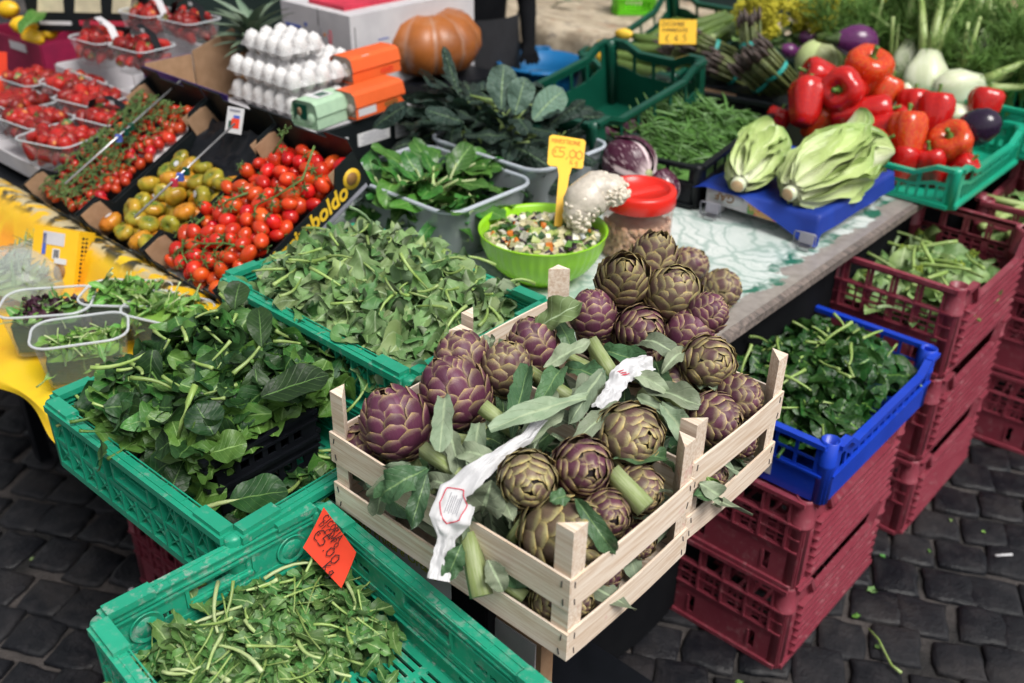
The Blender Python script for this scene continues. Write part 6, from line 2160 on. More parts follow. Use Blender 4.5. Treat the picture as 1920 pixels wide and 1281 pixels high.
mb = MB(); mb.lathe([(.15, .092), (.1, .104), (.0001, .112)], 24, fn=lambda q, z, a, tt: Vector((q * cos(a), q * sin(a), z + .004 * noise.noise(Vector((q * 60 * cos(a), q * 60 * sin(a), 1))))), cap=False)
o = part('piece_mass', mb, vm[6].materials[0] if vm[6].materials else m_chic, t); o['kind'] = 'stuff'

q0, q1 = at(1046, 425, 1.03), at(1062, 285, 1.165)
t = thing('price_paddle', 'yellow plastic price paddle stuck in the lime bowl, orange handwriting', 'price sign', q0)
zdir = (q1 - q0).normalized()
xd = zdir.cross(FW).normalized() if zdir.cross(FW).dot(RT) > 0 else -zdir.cross(FW).normalized()
yd = zdir.cross(xd)
MPp = Matrix(((xd.x, yd.x, zdir.x, 0), (xd.y, yd.y, zdir.y, 0), (xd.z, yd.z, zdir.z, 0), (0, 0, 0, 1)))
if (MPp.to_3x3() @ Vector((0, -1, 0))).dot(FW) > 0: MPp = MPp @ Matrix.Diagonal((1, 1, 1, 1))
LS = (q1 - q0).length
PS = LS / 140 
mb = MB()
bl = [(-6, 0), (6, 0), (9, 95), (12, 112), (27, 112), (30, 115), (30, 164), (26, 168), (-26, 170), (-31, 166), (-29, 114), (-25, 110), (-12, 110), (-8, 95)]
MF = MPp @ Matrix(((1, 0, 0, 0), (0, 0, 1, 0), (0, 1, 0, 0), (0, 0, 0, 1)))
mb.prism([(x * PS, z * PS) for x, z in bl], .003, M=MF)
part('paddle', mb, m_sign_yel, t)
side = -1 if (MPp.to_3x3() @ Vector((0, -1, 0))).dot(FW) < 0 else 1
def paddle_M(x, z):
    yo = -.0012 if side < 0 else .0042
    return MPp @ TR(x * PS, yo, z * PS) @ RX(pi / 2)
write(t, 'MINESTRONE', paddle_M(-26, 155), PS * 5.2, m_orangeink, .16, track=.98)
write(t, '€5,00', paddle_M(-24, 128), PS * 13.5, m_orangeink, .1, track=.85)
write(t, 'Kg', paddle_M(8, 117), PS * 7, m_orangeink, .13)

# ---------------------------------------------------------------- jar, bean bag, radicchio
JC = at(1197, 497, .905)
JC = Vector((JC.x, JC.y + .095, .9))
m_jarglass = clear('pinkish_clear_jar', (.97, .9, .88), .07, .12, (.6, .42, .4))
m_lidred = plain('bright_red_lid', (.72, .02, .012), (.68, .022, .012), 8, .3, 0, vary=0)
m_bean = plain('dry_bean_skin', (.45, .28, .17), (.58, .44, .32), 40, .4, 0, vary=.7)
t = thing('bean_jar', 'big clear jar of brown beans with a bright red screw lid', 'jar', JC)
mb = MB(); mb.lathe([(.085, 0), (.091, .006), (.092, .06), (.092, .125), (.088, .14), (.084, .146)], 48, cap=False); part('glass', mb, m_jarglass, t)
mb = MB(); mb.lathe([(.093, .138), (.097, .142), (.097, .176), (.094, .182), (.082, .184), (.078, .182), (.076, .172), (.0001, .171)], 60, cap=False); part('lid', mb, m_lidred, t)
mb = MB()
mb.grid(lambda u, v: Vector(((u - .5) * .145, (v - .5) * .03, .171 + .010 * sin(pi * u) ** .3 * sin(pi * v))), 16, 6); part('lid_grip', mb, m_lidred, t, rot=(0, 0, .5))
t2 = thing('brown_beans', 'brown speckled dry beans filling the lower half of the red lidded jar', 'beans', JC)
bn = fruit('bean', m_bean, ell(.0075, .0115, 6), 8)
for k in range(280):
    a = r.uniform(-pi * 1.02, pi * .12)
    z = .008 + .085 * r.random()
    link('bean', bn, None, t2, mw=TR(.082 * cos(a), .082 * sin(a), z) @ RZ(a) @ RX(r.uniform(0, 3)) @ RY(r.uniform(-.3, .3)))
mb = MB(); mb.lathe([(.078, .004), (.078, .09), (.0001, .094)], 24); o = part('bean_mass', mb, m_bean, t2); o['kind'] = 'stuff'

t = thing('bean_bag', 'film bag of white beans drooping from the red lid into the lime bowl', 'bag of beans', BC)
pth = [at(1170, 372, 1.115), at(1148, 358, 1.125), at(1120, 358, 1.12), at(1095, 378, 1.10), at(1085, 405, 1.07), at(1090, 435, 1.035)]
pth = [p - BC for p in pth]
rd = [.022, .046, .057, .058, .045, .014]
mb = MB()
def interp(f):
    i = min(len(pth) - 2, int(f)); q = f - i
    q2 = q * q * (3 - 2 * q)
    return pth[i].lerp(pth[i + 1], q), rd[i] * (1 - q2) + rd[i + 1] * q2
fs_ = [k * .25 for k in range(21)]
cc = [interp(f) for f in fs_]
mb.tube([c[0] for c in cc], [c[1] * .92 for c in cc], 18)
m_wbean = plain('white_bean_skin', (.72, .66, .56), (.66, .58, .46), 50, .3, 0, vary=.2)
part('film', mb, plain('bag_film_on_beans', (.62, .56, .48), (.5, .45, .38), 60, .3, .5, 140, vary=0), t)
wb = fruit('bean', m_wbean, ell(.0048, .0075, 6), 8)
for k in range(300):
    p, rad = interp(r.uniform(.25, 4.8))
    d = Vector((r.gauss(0, 1), r.gauss(0, 1), r.gauss(.35, 1))).normalized()
    if d.dot(FW) > .45: d = -d
    link('bean', wb, None, t, mw=aim(p + d * rad * .83, d) @ RX(pi / 2 + r.uniform(-.25, .25)) @ RY(r.uniform(0, 6)))
mb = MB()
e = P(1092, 432, 1.04) - BC
mb.tube([e, e + Vector((-.002, -.004, -.012)), e + Vector((.004, -.008, -.02))], [.010, .006, .009], 8); part('knot', mb, m_paper, t)


def radic_mat():
    n = NT('radicchio_leaf')
    uv, x, y = n.uv()
    v = n.coords()
    d = n.math('ABSOLUTE', n.math('SUBTRACT', x, .5))
    rb = n.step(n.math('SUBTRACT', d, n.math('MULTIPLY_ADD', y, -.14, .13)), -.03, .03, 1, 0)
    st = n.noise(uv, 3.2, 3, .6, (7, 1.6, 1))
    vein = n.math('MULTIPLY', n.step(st, .56, .66), n.step(y, .15, .95, 1, .25))
    f = n.math('MAXIMUM', rb, vein)
    f = n.math('MAXIMUM', f, n.step(y, .02, .3, 1, 0))
    col = n.mix(f, n.mix(n.noise(v, 30), (.045, .006, .022), (.075, .01, .035)), (.74, .6, .62))
    n.bump(st, .3, .003)
    return n.done(col, .35, .5)


m_rad = radic_mat()
rad_leaf = []
for i in range(4):
    mb = MB()
    rq = random.Random(i)
    def fn(u, v, rq=rq, i=i):
        s = (u - .5) * 2
        th = radians(172 - 140 * v)
        wv = (.25 + 1.1 * v ** .7) * (1 - .25 * max(0, v - .8) * 5 * abs(s))
        rad = 1 + .03 * i + .05 * noise.noise(Vector((s * 2, v * 3, i * 5))) + .06 * v ** 6
        ax = s * wv
        return Vector((rad * sin(th) * sin(ax) , rad * sin(th) * cos(ax), rad * cos(th) * 1.05))
    mb.grid(fn, 10, 12)
    me = mb.mesh('leaf'); me.materials.append(m_rad); rad_leaf.append(me)
rc_mb = MB(); rc_mb.lathe(ell(.93, .97, 10), 16, cap=False); rc_me = rc_mb.mesh('core'); rc_me.materials.append(m_rad)


def radicchio(p, rad, up, label, seed, group=None):
    t = thing('radicchio', label, 'radicchio', mw=aim(p, up, seed, rad), group=group)
    link('core', rc_me, None, t)
    for k in range(9):
        link('leaf', rad_leaf[k % 4], None, t, mw=RZ(k * 2.4) @ SC(.95 + .012 * k))
    mb = MB(); mb.lathe([(.22, -1.14), (.26, -1.0), (.2, -.9)], 12); part('root_end', mb, m_artcut, t)
    return t


radicchio(P(1180, 306, 1.04), .07, seen(-.6, .5, -.45), 'round purple and white radicchio lying beside the red jar lid', 3)
radicchio(P(1240, 352, .96), .05, seen(-.3, .8, .1), 'small dark radicchio half hidden behind the red jar lid', 5)

# ---------------------------------------------------------------- simple stacking crates of smooth plastic
def bar_crate(name, label, mat, M, w, d, h, bars=True, dip=0., wins=4):
    t = thing(name, label, 'crate', mw=M)
    for i, (F, L) in enumerate(wall_frames(w, d)):
        mb = MB()
        n = wins if i % 2 == 0 else int(wins * d / w + .5)
        s = (L - .08) / n
        holes = [(.04 + k * s + .006, h * .62, .04 + (k + 1) * s - .006, h * .88) for k in range(n)]
        if bars:
            n2 = n * 3
            s2 = (L - .08) / n2
            holes += [(.04 + k * s2 + .004, h * .16, .04 + (k + 1) * s2 - .004, h * .52) for k in range(n2)]
        tp = (lambda x, z, L=L: z * (1 - dip * max(0., min(1., (min(x, L - .02 - x) - .06) / .06)))) if dip else None
        mb.panel(L - .02, h - .004, .004, holes, F @ TR(.01, .005, 0), tp, xs=(.06, .12, L - .14, L - .08) if dip else ())
        pts = [(.015, h - .005), (L - .015, h - .005)] if not dip else [(.015, h - .005), (.07, h - .005), (.13, (h - .005) * (1 - dip)), (L - .13, (h - .005) * (1 - dip)), (L - .07, h - .005), (L - .015, h - .005)]
        for p, q in zip(pts, pts[1:]): mb.bar(F @ Vector((p[0], .001, p[1])), F @ Vector((q[0], .001, q[1])), .02, .012)
        mb.bar(F @ Vector((.015, .003, .006)), F @ Vector((L - .015, .003, .006)), .014, .012)
        mb.bar(F @ Vector((.02, .003, h * .57)), F @ Vector((L - .02, .003, h * .57)), .010, .008) if not dip else None
        part('side_wall', mb, mat, t)
    for sx in (-1, 1):
        for sy in (-1, 1):
            mb = MB(); mb.lathe([(.016, 0), (.018, h * .9), (.018, h), (.0001, h)], 12, M=TR(sx * (w / 2 - .017), sy * (d / 2 - .017), 0)); part('corner_post', mb, mat, t)
    mb = MB(); mb.box((0, 0, .006), (w - .016, d - .016, .006)); part('base', mb, mat, t)
    return t


DG = FR(-1.90, 2.60, .93) @ RX(radians(8))
bar_crate('dark_green_crate', 'dark green crate, nearly empty, with radicchio and pale sprouts behind the kale', m_dgreen, DG, .40, .60, .24, False, .12, 4)
for (x, y, z, s, lab, k) in ((.0, -.06, .085, .08, 'large radicchio with a white base inside the dark green crate', 1), (.1, -.02, .075, .075, 'striped radicchio in the right front of the dark green crate', 2), (.155, .08, .075, .06, 'radicchio mostly hidden by the rim of the dark green crate', 7)):
    radicchio(DG @ Vector((x, y - .12, z)), s, seen(.2, .3, .7) if k < 7 else seen(.3, .5, .3), lab, k)
t = thing('pale_sprouts', 'pale yellow green sprouts in the front corner of the dark green crate', 'sprouts', mw=DG)
for k in range(70):
    mb_ = None
    link('leaf', sal[k % 5], None, t, mw=TR(r.uniform(-.17, .12), r.uniform(-.28, -.18), .06 + r.uniform(0, .05)) @ RZ(r.uniform(0, 6)) @ RX(r.uniform(-.2, 1.2)) @ SC(.8))

# black crate of green beans
BB = TR(*W(-1.655, 2.72, .905)) @ RZ(YAW + radians(10))
bar_crate('black_bean_crate', 'black crate full of green beans between the radicchio crate and the peppers', m_black, BB, .38, .72, .13, False, .0, 4)
t = thing('green_beans', 'tangled heap of long green beans in the black crate', 'green beans', mw=BB)
m_gbean = plain('green_bean_pod', (.06, .15, .03), (.1, .22, .05), 20, .4, .05, 80, vary=.5)
gb = []
for i in range(7):
    mb = MB()
    rq = random.Random(i)
    c = rq.uniform(-1.3, 1.3)
    p, a = Vector((-.07, 0, 0)), -c / 2
    pts = []
    for j in range(9):
        pts.append(p.copy()); p = p + Vector((cos(a), sin(a), .12 * sin(j + i))) * .0165; a += c / 9
    mb.tube(pts, [.0008, .0022, .0036, .0038, .0036, .0038, .0036, .0026, .0006], 6)
    me = mb.mesh('bean_pod'); me.materials.append(m_gbean); gb.append(me)
hgb = lambda x, y: .07 + .09 * max(0, 1 - (x / .2) ** 2) * max(0, 1 - ((y + .02) / .34) ** 2)
for k in range(300):
    x, y = r.uniform(-.15, .15), r.uniform(-.31, .27)
    link('bean_pod', r.choice(gb), None, t, mw=TR(x, y, hgb(x, y) + r.uniform(-.01, .02)) @ RZ(r.gauss(.9, .8)) @ RY(r.gauss(0, .3) + .3) @ RX(r.uniform(0, 6)) @ SC(r.uniform(.8, 1.3)))
mb = MB(); mb.grid(lambda u, v: Vector(((u - .5) * .36, (v - .5) * .68, hgb((u - .5) * .36, (v - .5) * .68) - .015)), 12, 16)
o = part('bean_mass', mb, m_gbean, t); o['kind'] = 'stuff'

# blue basin on a stool, back table with cloth, green basket
p = at(1014, 112, .95)
m_basin = plain('blue_basin_plastic', (.01, .14, .36), (.012, .16, .4), 8, .35, 0, vary=0)
t = thing('blue_basin', 'round blue plastic basin with two handles and some water in it', 'basin', (p.x, p.y, .77))
mb = MB(); mb.lathe([(.12, 0), (.135, .01), (.16, .1), (.178, .165), (.19, .17), (.19, .176), (.176, .178), (.158, .11), (.13, .015), (.0001, .012)], 48, cap=False); part('bowl_body', mb, m_basin, t)
for s in (-1, 1):
    mb = MB(); mb.tube([(s * -.0 - .045, s * .18, .172), (-.04, s * .215, .176), (.04, s * .215, .176), (.045, s * .18, .172)], .008, 8); part('handle', mb, m_basin, t)
mb = MB(); mb.lathe([(.1535, .095), (.0001, .095)], 32, cap=False); part('water', mb, plain('grey_water', (.02, .05, .06), None, 5, .08, vary=0), t)
mb = MB()
for k in range(5): mb.tube([(-.09 + .03 * k, .02 * (k % 3), .1), (-.03 + .03 * k, .03 + .02 * (k % 2), .106), (.02 + .03 * k, .02, .1)], .007, 5)
part('floating_greens', mb, m_stem, t)
t = thing('stool', 'dark stool that carries the blue basin', 'stool', (p.x, p.y, 0))
mb = MB(); mb.box((0, 0, .75), (.34, .34, .03)); part('seat', mb, m_black, t)
for sx in (-1, 1):
    for sy in (-1, 1):
        mb = MB(); mb.box((sx * .14, sy * .14, .37), (.035, .035, .73)); part('leg', mb, m_black, t)
def cloth_mat():
    n = NT('faded_printed_cloth')
    v = n.coords(False)
    col = n.mix(n.step(n.noise(v, 6, 5, .65, (1, 3, 1)), .4, .62), (.52, .44, .33), (.3, .24, .17))
    col = n.mix(n.math('MULTIPLY', n.step(n.noise(v, 16, 4, .6, (1, 4, 1)), .56, .66), .8), col, (.06, .05, .06))
    col = n.mix(n.math('MULTIPLY', n.step(n.noise(v, 9, 3), .6, .7), .5), col, (.35, .13, .06))
    return n.done(col, .6, .3)


m_cloth = cloth_mat()
t = thing('back_table', 'far table under a faded printed cloth at the back of the stall', 'table', W(-3.3, 4.42, 0), YAW)
mb = MB()
CP = [(.5, .90), (-.46, .90), (-.5, .885), (-.515, .84), (-.52, .79)]
mb.grid(lambda u, v: Vector((-1.05 + 2.1 * u, CP[int(round(v * 4))][0] + (.012 * sin(u * 44) if v > .6 else 0), CP[int(round(v * 4))][1])), 60, 4)
mb.grid(lambda u, v: Vector((1.05 + .02 * v, -.48 + .98 * u, .9 - .12 * v)), 10, 2)
part('cloth', mb, m_cloth, t)
for (x, y) in ((-.95, -.4), (.98, -.4), (-.95, .4), (.98, .4)):
    mb = MB(); mb.box((x, y, .44), (.05, .05, .88)); part('leg', mb, m_black, t)
mb = MB(); mb.box((0, 0, .84), (2.0, .9, .05)); part('frame', mb, m_black, t)
p = at(1190, 28, .905)
m_basket = plain('bright_green_plastic', (.12, .5, .01), (.1, .45, .01), 8, .35, 0, vary=0)
bar_crate('green_basket', 'bright lime green plastic basket with slits on the back table', m_basket, TR(p.x, p.y + .08, .903) @ RZ(YAW + .75), .22, .16, .13, True, 0, 2)
p = at(1088, 22, .9)
tag(link('herb_bundle', bed[0], None, None, loc=(p.x, p.y, .95), rot=(.2, .1, 1), scale=1.1), 'pale leaf bundle at the edge of the far table', 'herbs')

# person in dark clothes behind the stall
def person(loc, rotz, label):
    t = thing('person', label, 'person', loc, rotz)
    J = {'pel': (0, 0, .96, .15), 'chest': (0, .01, 1.28, .165), 'neck': (0, .02, 1.5, .065), 'head': (0, 0, 1.64, .10), 'top': (0, 0, 1.72, .07),
         'lh': (-.1, 0, .92, .105), 'lk': (-.11, -.03, .50, .068), 'la': (-.12, .03, .09, .045), 'lt': (-.14, -.13, .035, .04),
         'rh': (.1, 0, .92, .105), 'rk': (.12, -.06, .50, .068), 'ra': (.13, .0, .09, .045), 'rt': (.15, -.16, .035, .04),
         'ls': (-.19, .01, 1.42, .07), 'le': (-.26, .03, 1.14, .05), 'lw': (-.2, -.16, 1.0, .035), 'lp': (-.17, -.23, .98, .035),
         'rs': (.19, .01, 1.42, .07), 're': (.26, .03, 1.14, .05), 'rw': (.2, -.16, 1.0, .035), 'rp': (.17, -.23, .98, .035)}
    E = [('pel', 'chest'), ('chest', 'neck'), ('neck', 'head'), ('head', 'top'), ('pel', 'lh'), ('lh', 'lk'), ('lk', 'la'), ('la', 'lt'), ('pel', 'rh'), ('rh', 'rk'), ('rk', 'ra'), ('ra', 'rt'),
         ('chest', 'ls'), ('ls', 'le'), ('le', 'lw'), ('lw', 'lp'), ('chest', 'rs'), ('rs', 're'), ('re', 'rw'), ('rw', 'rp')]
    ks = list(J)
    vs = [J[k][:3] for k in ks]
    es = [(ks.index(a), ks.index(b)) for a, b in E]
    rad = [J[k][3] for k in ks]
    for s, w_ in ((-1, 'lp'), (1, 'rp')):
        for f in range(5):
            b0 = len(vs)
            o = (f - 2) * .016
            base = J[w_]
            vs += [(base[0] + o, base[1] - .02, base[2]), (base[0] + o * 1.2, base[1] - .06 + (.03 if f in (0, 4) else 0), base[2] - .02)]
            rad += [.011, .009]
            es += [(ks.index(w_), b0), (b0, b0 + 1)]
    me = bpy.data.meshes.new('body')
    me.from_pydata(vs, es, [])
    o = link('body', me, m_dark, t)
    md = o.modifiers.new('skin', 'SKIN')
    for i, q in enumerate(rad): me.skin_vertices[0].data[i].radius = (q, q * .85)
    me.skin_vertices[0].data[0].use_root = True
    sb = o.modifiers.new('sub', 'SUBSURF'); sb.levels = sb.render_levels = 2
    mb = MB(); mb.lathe([(.05, 1.60), (.098, 1.66), (.1, 1.73), (.07, 1.78), (.0001, 1.79)], 14); part('hair', mb, m_black, t)
    mb = MB()
    mb.grid(lambda u, v: Vector(((.20 + .03 * v) * cos(pi + pi * u), (.155 + .02 * v) * sin(pi + pi * u) - .01, 1.12 - .62 * v)), 20, 8); part('apron', mb, plain('dark_apron', (.012, .012, .015), (.016, .016, .02), 30, .85, .2, 100), t)
    return t


pp = ray(885, 60, 4.25)
person((pp.x, pp.y, 0), .35, 'person in dark trousers and apron standing behind the stall, cut off above')

# ---------------------------------------------------------------- zucchini crate, asparagus, yellow flower bunches
ZC = FR(-2.22, 3.50, .93) @ RX(radians(14))
bar_crate('dark_green_crate', 'dark green crate of zucchini with a yellow price card', m_dgreen, ZC, .46, .66, .2, False, .2, 4)
m_zuc = plain('zucchini_skin', (.07, .13, .025), (.14, .21, .05), 30, .4, .05, 60, stretch=(8, 8, 1), vary=.4)
m_flower = plain('zucchini_flower', (.75, .45, .03), (.8, .55, .06), 30, .55, 0, vary=.3)
for i, (x, y, z, a, pitch_) in enumerate(((-.03, -.2, .17, .2, 0), (-.05, -.12, .17, .3, 0), (.02, -.26, .16, .0, 0), (-.02, -.05, .17, .15, .05), (.06, .04, .17, 1.35, .1), (.11, .06, .17, 1.5, .05), (.15, .03, .15, 1.4, 0), (.10, .16, .18, 1.45, .1), (.16, .16, .17, 1.6, .1), (.04, .16, .18, 1.3, .1), (-.05, .1, .14, .8, 0), (.1, -.06, .15, 1.2, 0), (.17, -.09, .14, 1.4, 0))):
    t = thing('zucchini', 'ribbed green zucchini with flower, lying across the front of the crate' if i < 4 else 'green zucchini showing its pale cut end in the dark green crate', 'zucchini', mw=ZC @ TR(x, y, z) @ RZ(a) @ RY(pi / 2 + pitch_), group='zucchini lying across' if i < 4 else 'zucchini end on')
    mb = MB(); mb.lathe([(.012, -.13), (.019, -.1), (.022, 0), (.02, .09), (.017, .115), (.0001, .118)], 16, fn=lambda q, h, an, tt: Vector((q * (1 + .07 * cos(8 * an)) * cos(an) + .012 * sin(pi * tt), q * (1 + .07 * cos(8 * an)) * sin(an), h))); part('body', mb, m_zuc, t)
    mb = MB()
    if i < 4:
        mb.lathe([(.008, -.128), (.016, -.15), (.02, -.175), (.012, -.205), (.0001, -.215)], 10, fn=lambda q, h, an, tt: Vector((q * (1 + .2 * cos(5 * an)) * cos(an), q * (1 + .2 * cos(5 * an)) * sin(an), h))); part('flower', mb, m_flower, t)
    else:
        mb.lathe([(.014, -.131), (.013, -.142), (.0001, -.143)], 12); part('cut_end', mb, m_stem_white, t)
mb = MB(); mb.box((0, 0, .05), (.42, .62, .08)); solo('zucchini_layer', mb, m_zuc, 'lower layer of zucchini filling the dark green crate', 'zucchini', kind='stuff', mw=ZC)
p = at(1271, 60, 1.2)
t = thing('price_card', 'yellow price card with dark handwriting standing in the zucchini crate', 'price card', p, YAW + .75)
mb = MB(); mb.box((0, 0, 0), (.135, .0015, .085)); c = part('card', mb, m_sign_yel, t, rot=(-.35, 0, 0))
def cM(x, z): return TR(x, -.0016, z) @ RX(pi / 2)
write(c, 'ZUCCHINE', cM(-.06, .02), .0105, m_ink, .17)
write(c, 'ROMANESCHE', cM(-.055, .0), .0085, m_ink, .17)
write(c, '€ 4.5', cM(-.045, -.034), .016, m_ink, .13, track=1.3)

m_asp = plain('asparagus_spear', (.09, .12, .035), (.15, .17, .06), 40, .5, .2, 90, vary=.5)
m_asptip = plain('asparagus_tip', (.05, .04, .035), (.09, .06, .05), 60, .6, .6, 150, vary=.4)
m_band = plain('teal_rubber_band', (.03, .4, .35), None, 10, .5, vary=0)
AB_ = []
def asp_bunch(p, d, label, seed, n=22, R_=.04, L=.2):
    t = thing('asparagus_bunch', label, 'asparagus', mw=aim(p, d, seed), group=None)
    rq = random.Random(seed)
    for k in range(n):
        q, a = sqrt((k + .5) / n) * R_, k * 2.4
        x, y = q * cos(a), q * sin(a)
        l = L * rq.uniform(.88, 1.05)
        mb = MB(); mb.lathe([(.005, -.02), (.0055, l * .5), (.005, l * .72)], 7); o = part('spear', mb, m_asp, t, loc=(x, y, 0), rot=(-y * 1.5, x * 1.5, 0))
        mb = MB(); mb.lathe([(.005, l * .72), (.0072, l * .82), (.0065, l * .9), (.0001, l)], 7); part('tip', mb, m_asptip, o)
    mb = MB(); mb.lathe([(R_ * 1.12, .055), (R_ * 1.14, .062), (R_ * 1.12, .07)], 18, cap=False); part('rubber_band', mb, m_band, t)
    return t


asp_bunch(P(1365, 108, 1.08), seen(-.9, .35, .1), 'asparagus bunch lying with dark tips to the left behind the green beans', 2)
asp_bunch(P(1410, 118, 1.1), seen(-.1, 1, .1), 'upright asparagus bunch with drooping dark tips in the middle', 4, 18, .036, .19)
asp_bunch(P(1478, 155, 1.08), seen(-.75, .6, .3), 'asparagus bunch with a teal band leaning beside the red peppers', 6, 24)
asp_bunch(P(1400, 150, 1.03), seen(-.85, .3, .3), 'asparagus bunch lowest down against the bean crate', 9)
asp_bunch(P(1450, 175, 1.02), seen(-.7, .5, .3), 'asparagus bunch pressed between bean crate and red peppers', 10)
asp_bunch(P(1320, 105, 1.07), seen(-.9, .25, .2), 'dark asparagus tips behind the front bunch, next to the zucchini', 8, 16)
t = thing('black_tray', 'flat black tray edge under the asparagus bunches', 'tray', mw=FR(-1.88, 3.32, .98, radians(6)))
mb = MB(); mb.box((0, 0, .02), (.5, .3, .04)); part('body', mb, m_black, t)
mb = MB(); mb.box((0, -.152, .025), (.22, .003, .018)); part('brown_print', mb, m_card, t)
mb = MB(); mb.box((0, 0, .485), (.46, .28, .968)); solo('black_stand', mb, m_black, 'black stand below the asparagus tray', 'stand', mw=FR(-1.88, 3.32, .005, radians(6)))
m_yel = plain('yellow_green_florets', (.5, .47, .03), (.62, .55, .05), 50, .7, .6, 160, vary=.2)
fl = []
for i in range(3):
    mb = MB()
    rq = random.Random(i)
    for q in range(40):
        d = Vector((rq.gauss(0, 1), rq.gauss(0, 1), rq.gauss(.3, 1))).normalized() * .02 * rq.random() ** .4
        mb.lathe([(.0001, -.005), (.005, 0), (.0001, .005)], 5, M=TR(*d))
    me = mb.mesh('floret'); me.materials.append(m_yel); fl.append(me)
for (u, v, z, s, lab) in ((1432, 22, 1.22, 1.0, 'yellow green flowering bunch nearest the zucchini crate'), (1527, 16, 1.22, .9, 'yellow green flowering bunch in the middle of three at the back'), (1612, 18, 1.2, .9, 'yellow green flowering bunch behind the aubergine')):
    p = at(u, v, z)
    t = thing('flowering_greens', lab, 'flowering greens', p)
    for k in range(95):
        d = Vector((r.gauss(0, 1), r.gauss(0, 1), r.gauss(.1, 1))).normalized() * .105 * s * r.random() ** .35
        link('floret', r.choice(fl), None, t, mw=TR(d.x, d.y, d.z * 1.1) @ RX(r.uniform(0, 6)) @ SC(r.uniform(.8, 1.2)))
    for k in range(14):
        a = r.uniform(0, 6.3)
        link('leaf', bls[k % 6], None, t, mw=TR(0, 0, -.1) @ RZ(a) @ RX(r.uniform(-.2, .7)) @ SC(.8))
mb = MB(); mb.box((0, 0, .5), (.95, .4, 1.0)); solo('green_crate_stack', mb, m_dgreen, 'dark green stand at the back under the flowering greens', 'stand', mw=FR(-1.95, 3.98, 0))

# ---------------------------------------------------------------- aubergines, cabbage, peppers, fennel
m_aub = plain('dark_aubergine_skin', (.012, .006, .02), (.02, .008, .03), 8, .16, 0, vary=.2)
m_aubp = plain('purple_aubergine_skin', (.05, .012, .06), (.16, .03, .14), 9, .22, 0, vary=.3, stretch=(5, 5, .6))
m_cal = plain('aubergine_calyx', (.07, .12, .03), None, 20, .6)
def aubergine(p, d, s, label, mat, seed):
    t = thing('aubergine', label, 'aubergine', mw=aim(p, d, seed, s))
    mb = MB(); mb.lathe([(.0001, -1.25), (.35, -1.2), (.72, -.9), (.95, -.4), (1, 0), (.9, .5), (.62, 1.0), (.4, 1.3), (.3, 1.45)], 24); part('body', mb, mat, t)
    mb = MB(); mb.lathe([(.34, 1.4), (.5, 1.3), (.42, 1.42), (.2, 1.6), (.13, 1.95), (.0001, 1.97)], 12, fn=lambda q, z, a, tt: Vector((q * cos(a), q * sin(a), z - (.25 * max(0, cos(5 * a)) if q > .4 else 0)))); part('calyx', mb, m_cal, t)
    return t


aubergine(P(1832, 240, 1.08), seen(-.7, -.3, -.7), .058, 'glossy black aubergine at the right end of the green pepper crate', m_aub, 1)
aubergine(P(1607, 78, 1.19), seen(-.95, .05, .1), .06, 'large dark purple aubergine lying behind the cabbage', m_aubp, 2)
aubergine(P(1515, 72, 1.12), seen(-.95, .1, .1), .03, 'slim violet aubergine behind the asparagus', m_aubp, 3)
aubergine(P(1480, 95, 1.1), seen(-.9, .2, .2), .028, 'slim streaked aubergine between asparagus and cabbage', m_aubp, 4)
aubergine(P(1505, 98, 1.09), seen(-.8, -.2, .2), .026, 'small violet aubergine right beside the cabbage', m_aubp, 5)
m_cab = leafmat('cabbage_leaf', (.42, .5, .2), (.5, .56, .27), (.62, .66, .42), rough=.45, crinkle=.2, veinf=.5, veins=5)
cbl = []
for i in range(3):
    mb = MB()
    mb.grid(lambda u, v: Vector((sin((u - .5) * 2.6) * sin(radians(150 * v + 5)), cos((u - .5) * 2.6) * sin(radians(150 * v + 5)), -cos(radians(150 * v + 5)))) * (1 + .03 * noise.noise(Vector((u * 3, v * 3, i)))), 10, 10)
    me = mb.mesh('leaf'); me.materials.append(m_cab); cbl.append(me)
p = P(1535, 118, 1.08)
t = thing('cabbage', 'pale green round cabbage between the asparagus and the red peppers', 'cabbage', mw=aim(p, seen(.1, .8, .5), 0, .088))
for k in range(7): link('leaf', cbl[k % 3], None, t, mw=RZ(k * 2.4) @ SC(1 - .015 * k))

def pepper_mat(name, c1, c2, c3):
    n = NT(name)
    v = n.coords()
    col = n.mix(n.step(n.noise(v, 9, 2), .4, .65), c1, c2)
    col = n.mix(n.step(n.noise(v, 6, 2), .62, .76), col, c3)
    return n.done(col, .14, .55)


m_pepr = pepper_mat('red_pepper_skin', (.45, .008, .01), (.55, .016, .01), (.42, .012, .01))
m_pepo = pepper_mat('orange_red_pepper_skin', (.55, .03, .01), (.6, .09, .012), (.3, .14, .02))
m_pepg = plain('pepper_stalk', (.1, .2, .03), None, 20, .5)
pepm = []
for i in range(3):
    rq = random.Random(i + 5)
    ph = rq.uniform(0, 6)
    nl = (4, 3, 4)[i]
    def pf(q, z, a, t, ph=ph, nl=nl):
        k = 1 + .16 * (abs(cos(nl / 2 * a + ph)) ** .7 - .65) * (1 if t > .08 else .6)
        w = 1 + .08 * noise.noise(Vector((cos(a) * 1.2, sin(a) * 1.2, z * 2 + ph)))
        dip = -.22 * (1 - min(1, q / .5)) if t > .8 else 0
        return Vector((q * k * w * cos(a), q * k * w * sin(a), z + dip))
    mb = MB(); mb.lathe([(.0001, -1.15), (.3, -1.22), (.55, -1.12), (.74, -.7), (.88, -.1), (.98, .4), (.95, .75), (.75, .98), (.4, 1.0), (.15, .92), (.0001, .88)], 36, fn=pf, cap=False)
    pepm.append(mb)
pep_me = {}
